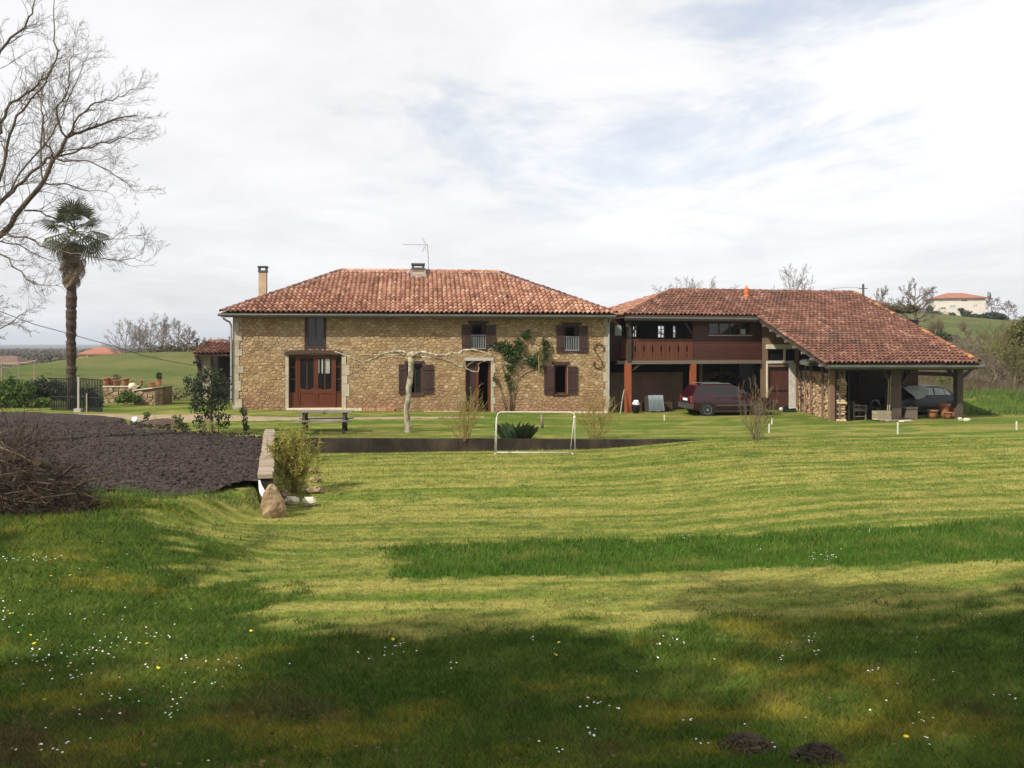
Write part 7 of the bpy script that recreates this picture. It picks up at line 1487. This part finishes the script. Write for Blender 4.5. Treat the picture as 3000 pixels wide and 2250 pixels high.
# ------------------------------------------------------------ flowers and litter in the grass
def flowers():
    rng = np.random.default_rng(33)
    cl = [(60,1655,60,10,26),(130,1650,50,8,18),(30,1830,60,40,22),(150,1930,90,40,26),(280,1930,40,14,12),(90,1960,60,20,20),(470,1885,30,8,10),(345,1900,30,10,6),(1165,1925,34,16,16),(1100,1945,50,10,10),(1325,1975,18,8,9),(650,1965,60,20,14),(560,1960,40,20,9),(220,2010,30,10,8),(330,2080,30,10,6),(500,2060,30,30,12),(500,2120,20,10,6),(150,2230,80,20,12),(2010,1585,14,6,8),(2220,1615,10,6,5),(2400,1640,40,14,18),(2440,1648,30,10,14),(2530,1565,30,6,8),(1560,1900,6,4,3),(1630,1930,10,8,4),(1950,1900,20,8,10),(2000,1905,16,8,8),(2380,1890,30,8,14),(2300,1910,14,6,4),(2300,1955,20,6,5),(2400,1940,20,8,5),(2560,1995,14,6,5),(1740,2085,24,8,12),(1720,2100,10,14,5),(1800,2100,30,10,5),(2020,2150,30,10,8),(1730,2180,18,10,6),(1600,2230,60,10,7),(2050,2215,40,20,6),(2270,2220,20,8,3),(2710,2130,40,12,7),(2960,2085,20,10,6),(2720,2205,10,6,3),(2880,1815,10,4,3),(300,1700,200,60,16),(250,1850,260,80,40),(400,2050,300,120,46),(2300,2050,600,150,30)]
    P = []
    for u, v, su, sv, n in cl:
        for _ in range(n):
            a, b = rng.normal(0, .5, 2); vv = min(2330, v+b*sv*1.3); P.append(G(u+a*su*1.3, vv))
    P = np.array([tuple(p) for p in P]); h = np.random.default_rng(1).uniform(.045,.10,len(P))
    def heads(name, P, h, r, m, k=7):
        n = len(P); an = np.arange(k)*2*math.pi/k; tilt = rng.normal(0,.25,(n,2)); C = P+np.stack([0*h,0*h,h],1); ring = np.stack([np.cos(an),np.sin(an)],1)[None]*r*rng.uniform(.75,1.2,(n,1,1)); z = ring[...,0]*tilt[:,0:1]+ring[...,1]*tilt[:,1:2]
        V = np.concatenate([C[:,None,:]+np.array([0,0,.004]), C[:,None,:]+np.concatenate([ring, z[...,None]],2)],1).reshape(-1,3); f = np.array([(0,1+i,1+(i+1)%k) for i in range(k)]); F = (np.arange(n)[:,None,None]*(k+1)+f[None]).reshape(-1,3); put(name, (npmesh(name, V, F, M[m]), (0,0,0)), None, kind='stuff')
    keep = np.random.default_rng(2).random(len(P)) < .62; P, h = P[keep], h[keep]; heads('daisies', P, h, .0072, 'daisy'); U = [(735,1867),(1150,1890),(1152,1893),(300,1600),(430,1905),(408,1904),(465,1980),(462,1978),(200,1975),(130,2075),(90,1880),(150,1702),(265,1725),(1637,1902),(2655,2187),(100,1905),(205,1700),(560,1800),(1630,1940),(30,1815)]
    D = np.array([tuple(G(u,v)) for u, v in U]); heads('dandelions', D, np.full(len(D),.06), .013, 'dandelion', 9)
    n = 520; v = 2330-480*rng.random(n)**2.2; u = np.where(rng.random(n) < .65, rng.uniform(-150,1300,n), rng.uniform(0,3000,n)); L = np.array([tuple(G(a,b)) for a, b in zip(u, v)]); L[:,2] += rng.uniform(.01,.05,n); a = rng.normal(0,1,(n,3)); a[:,2] *= .35; a /= np.linalg.norm(a,axis=1)[:,None]; b = np.cross(a, rng.normal(0,.3,(n,3))+np.array([0,0,1])); b /= np.linalg.norm(b,axis=1)[:,None]; s = rng.uniform(.008,.022,(n,1))
    put('fallen_leaves', (npmesh('fallen_leaves', np.stack([L-a*s,L+b*s*.6,L+a*s,L-b*s*.6],1).reshape(-1,3), np.arange(n*4).reshape(-1,4), M['dead_leaf']), (0,0,0)), None, kind='stuff')
flowers()

# ------------------------------------------------------------ the air
def haze():
    mb = MB(); mb.box(-13500, 13500, -60, 7200, -40, 60); m = bpy.data.materials.new('haze'); m.use_nodes = True; nt = m.node_tree; nt.nodes.clear(); o = nt.nodes.new('ShaderNodeOutputMaterial'); v = nt.nodes.new('ShaderNodeVolumePrincipled'); v.inputs['Density'].default_value = 0.0003; v.inputs['Color'].default_value = (0.80, 0.87, 1.0, 1); v.inputs['Anisotropy'].default_value = 0.2
    nt.links.new(v.outputs[0], o.inputs['Volume']); put('haze', mb, m, None, kind='stuff')
haze()
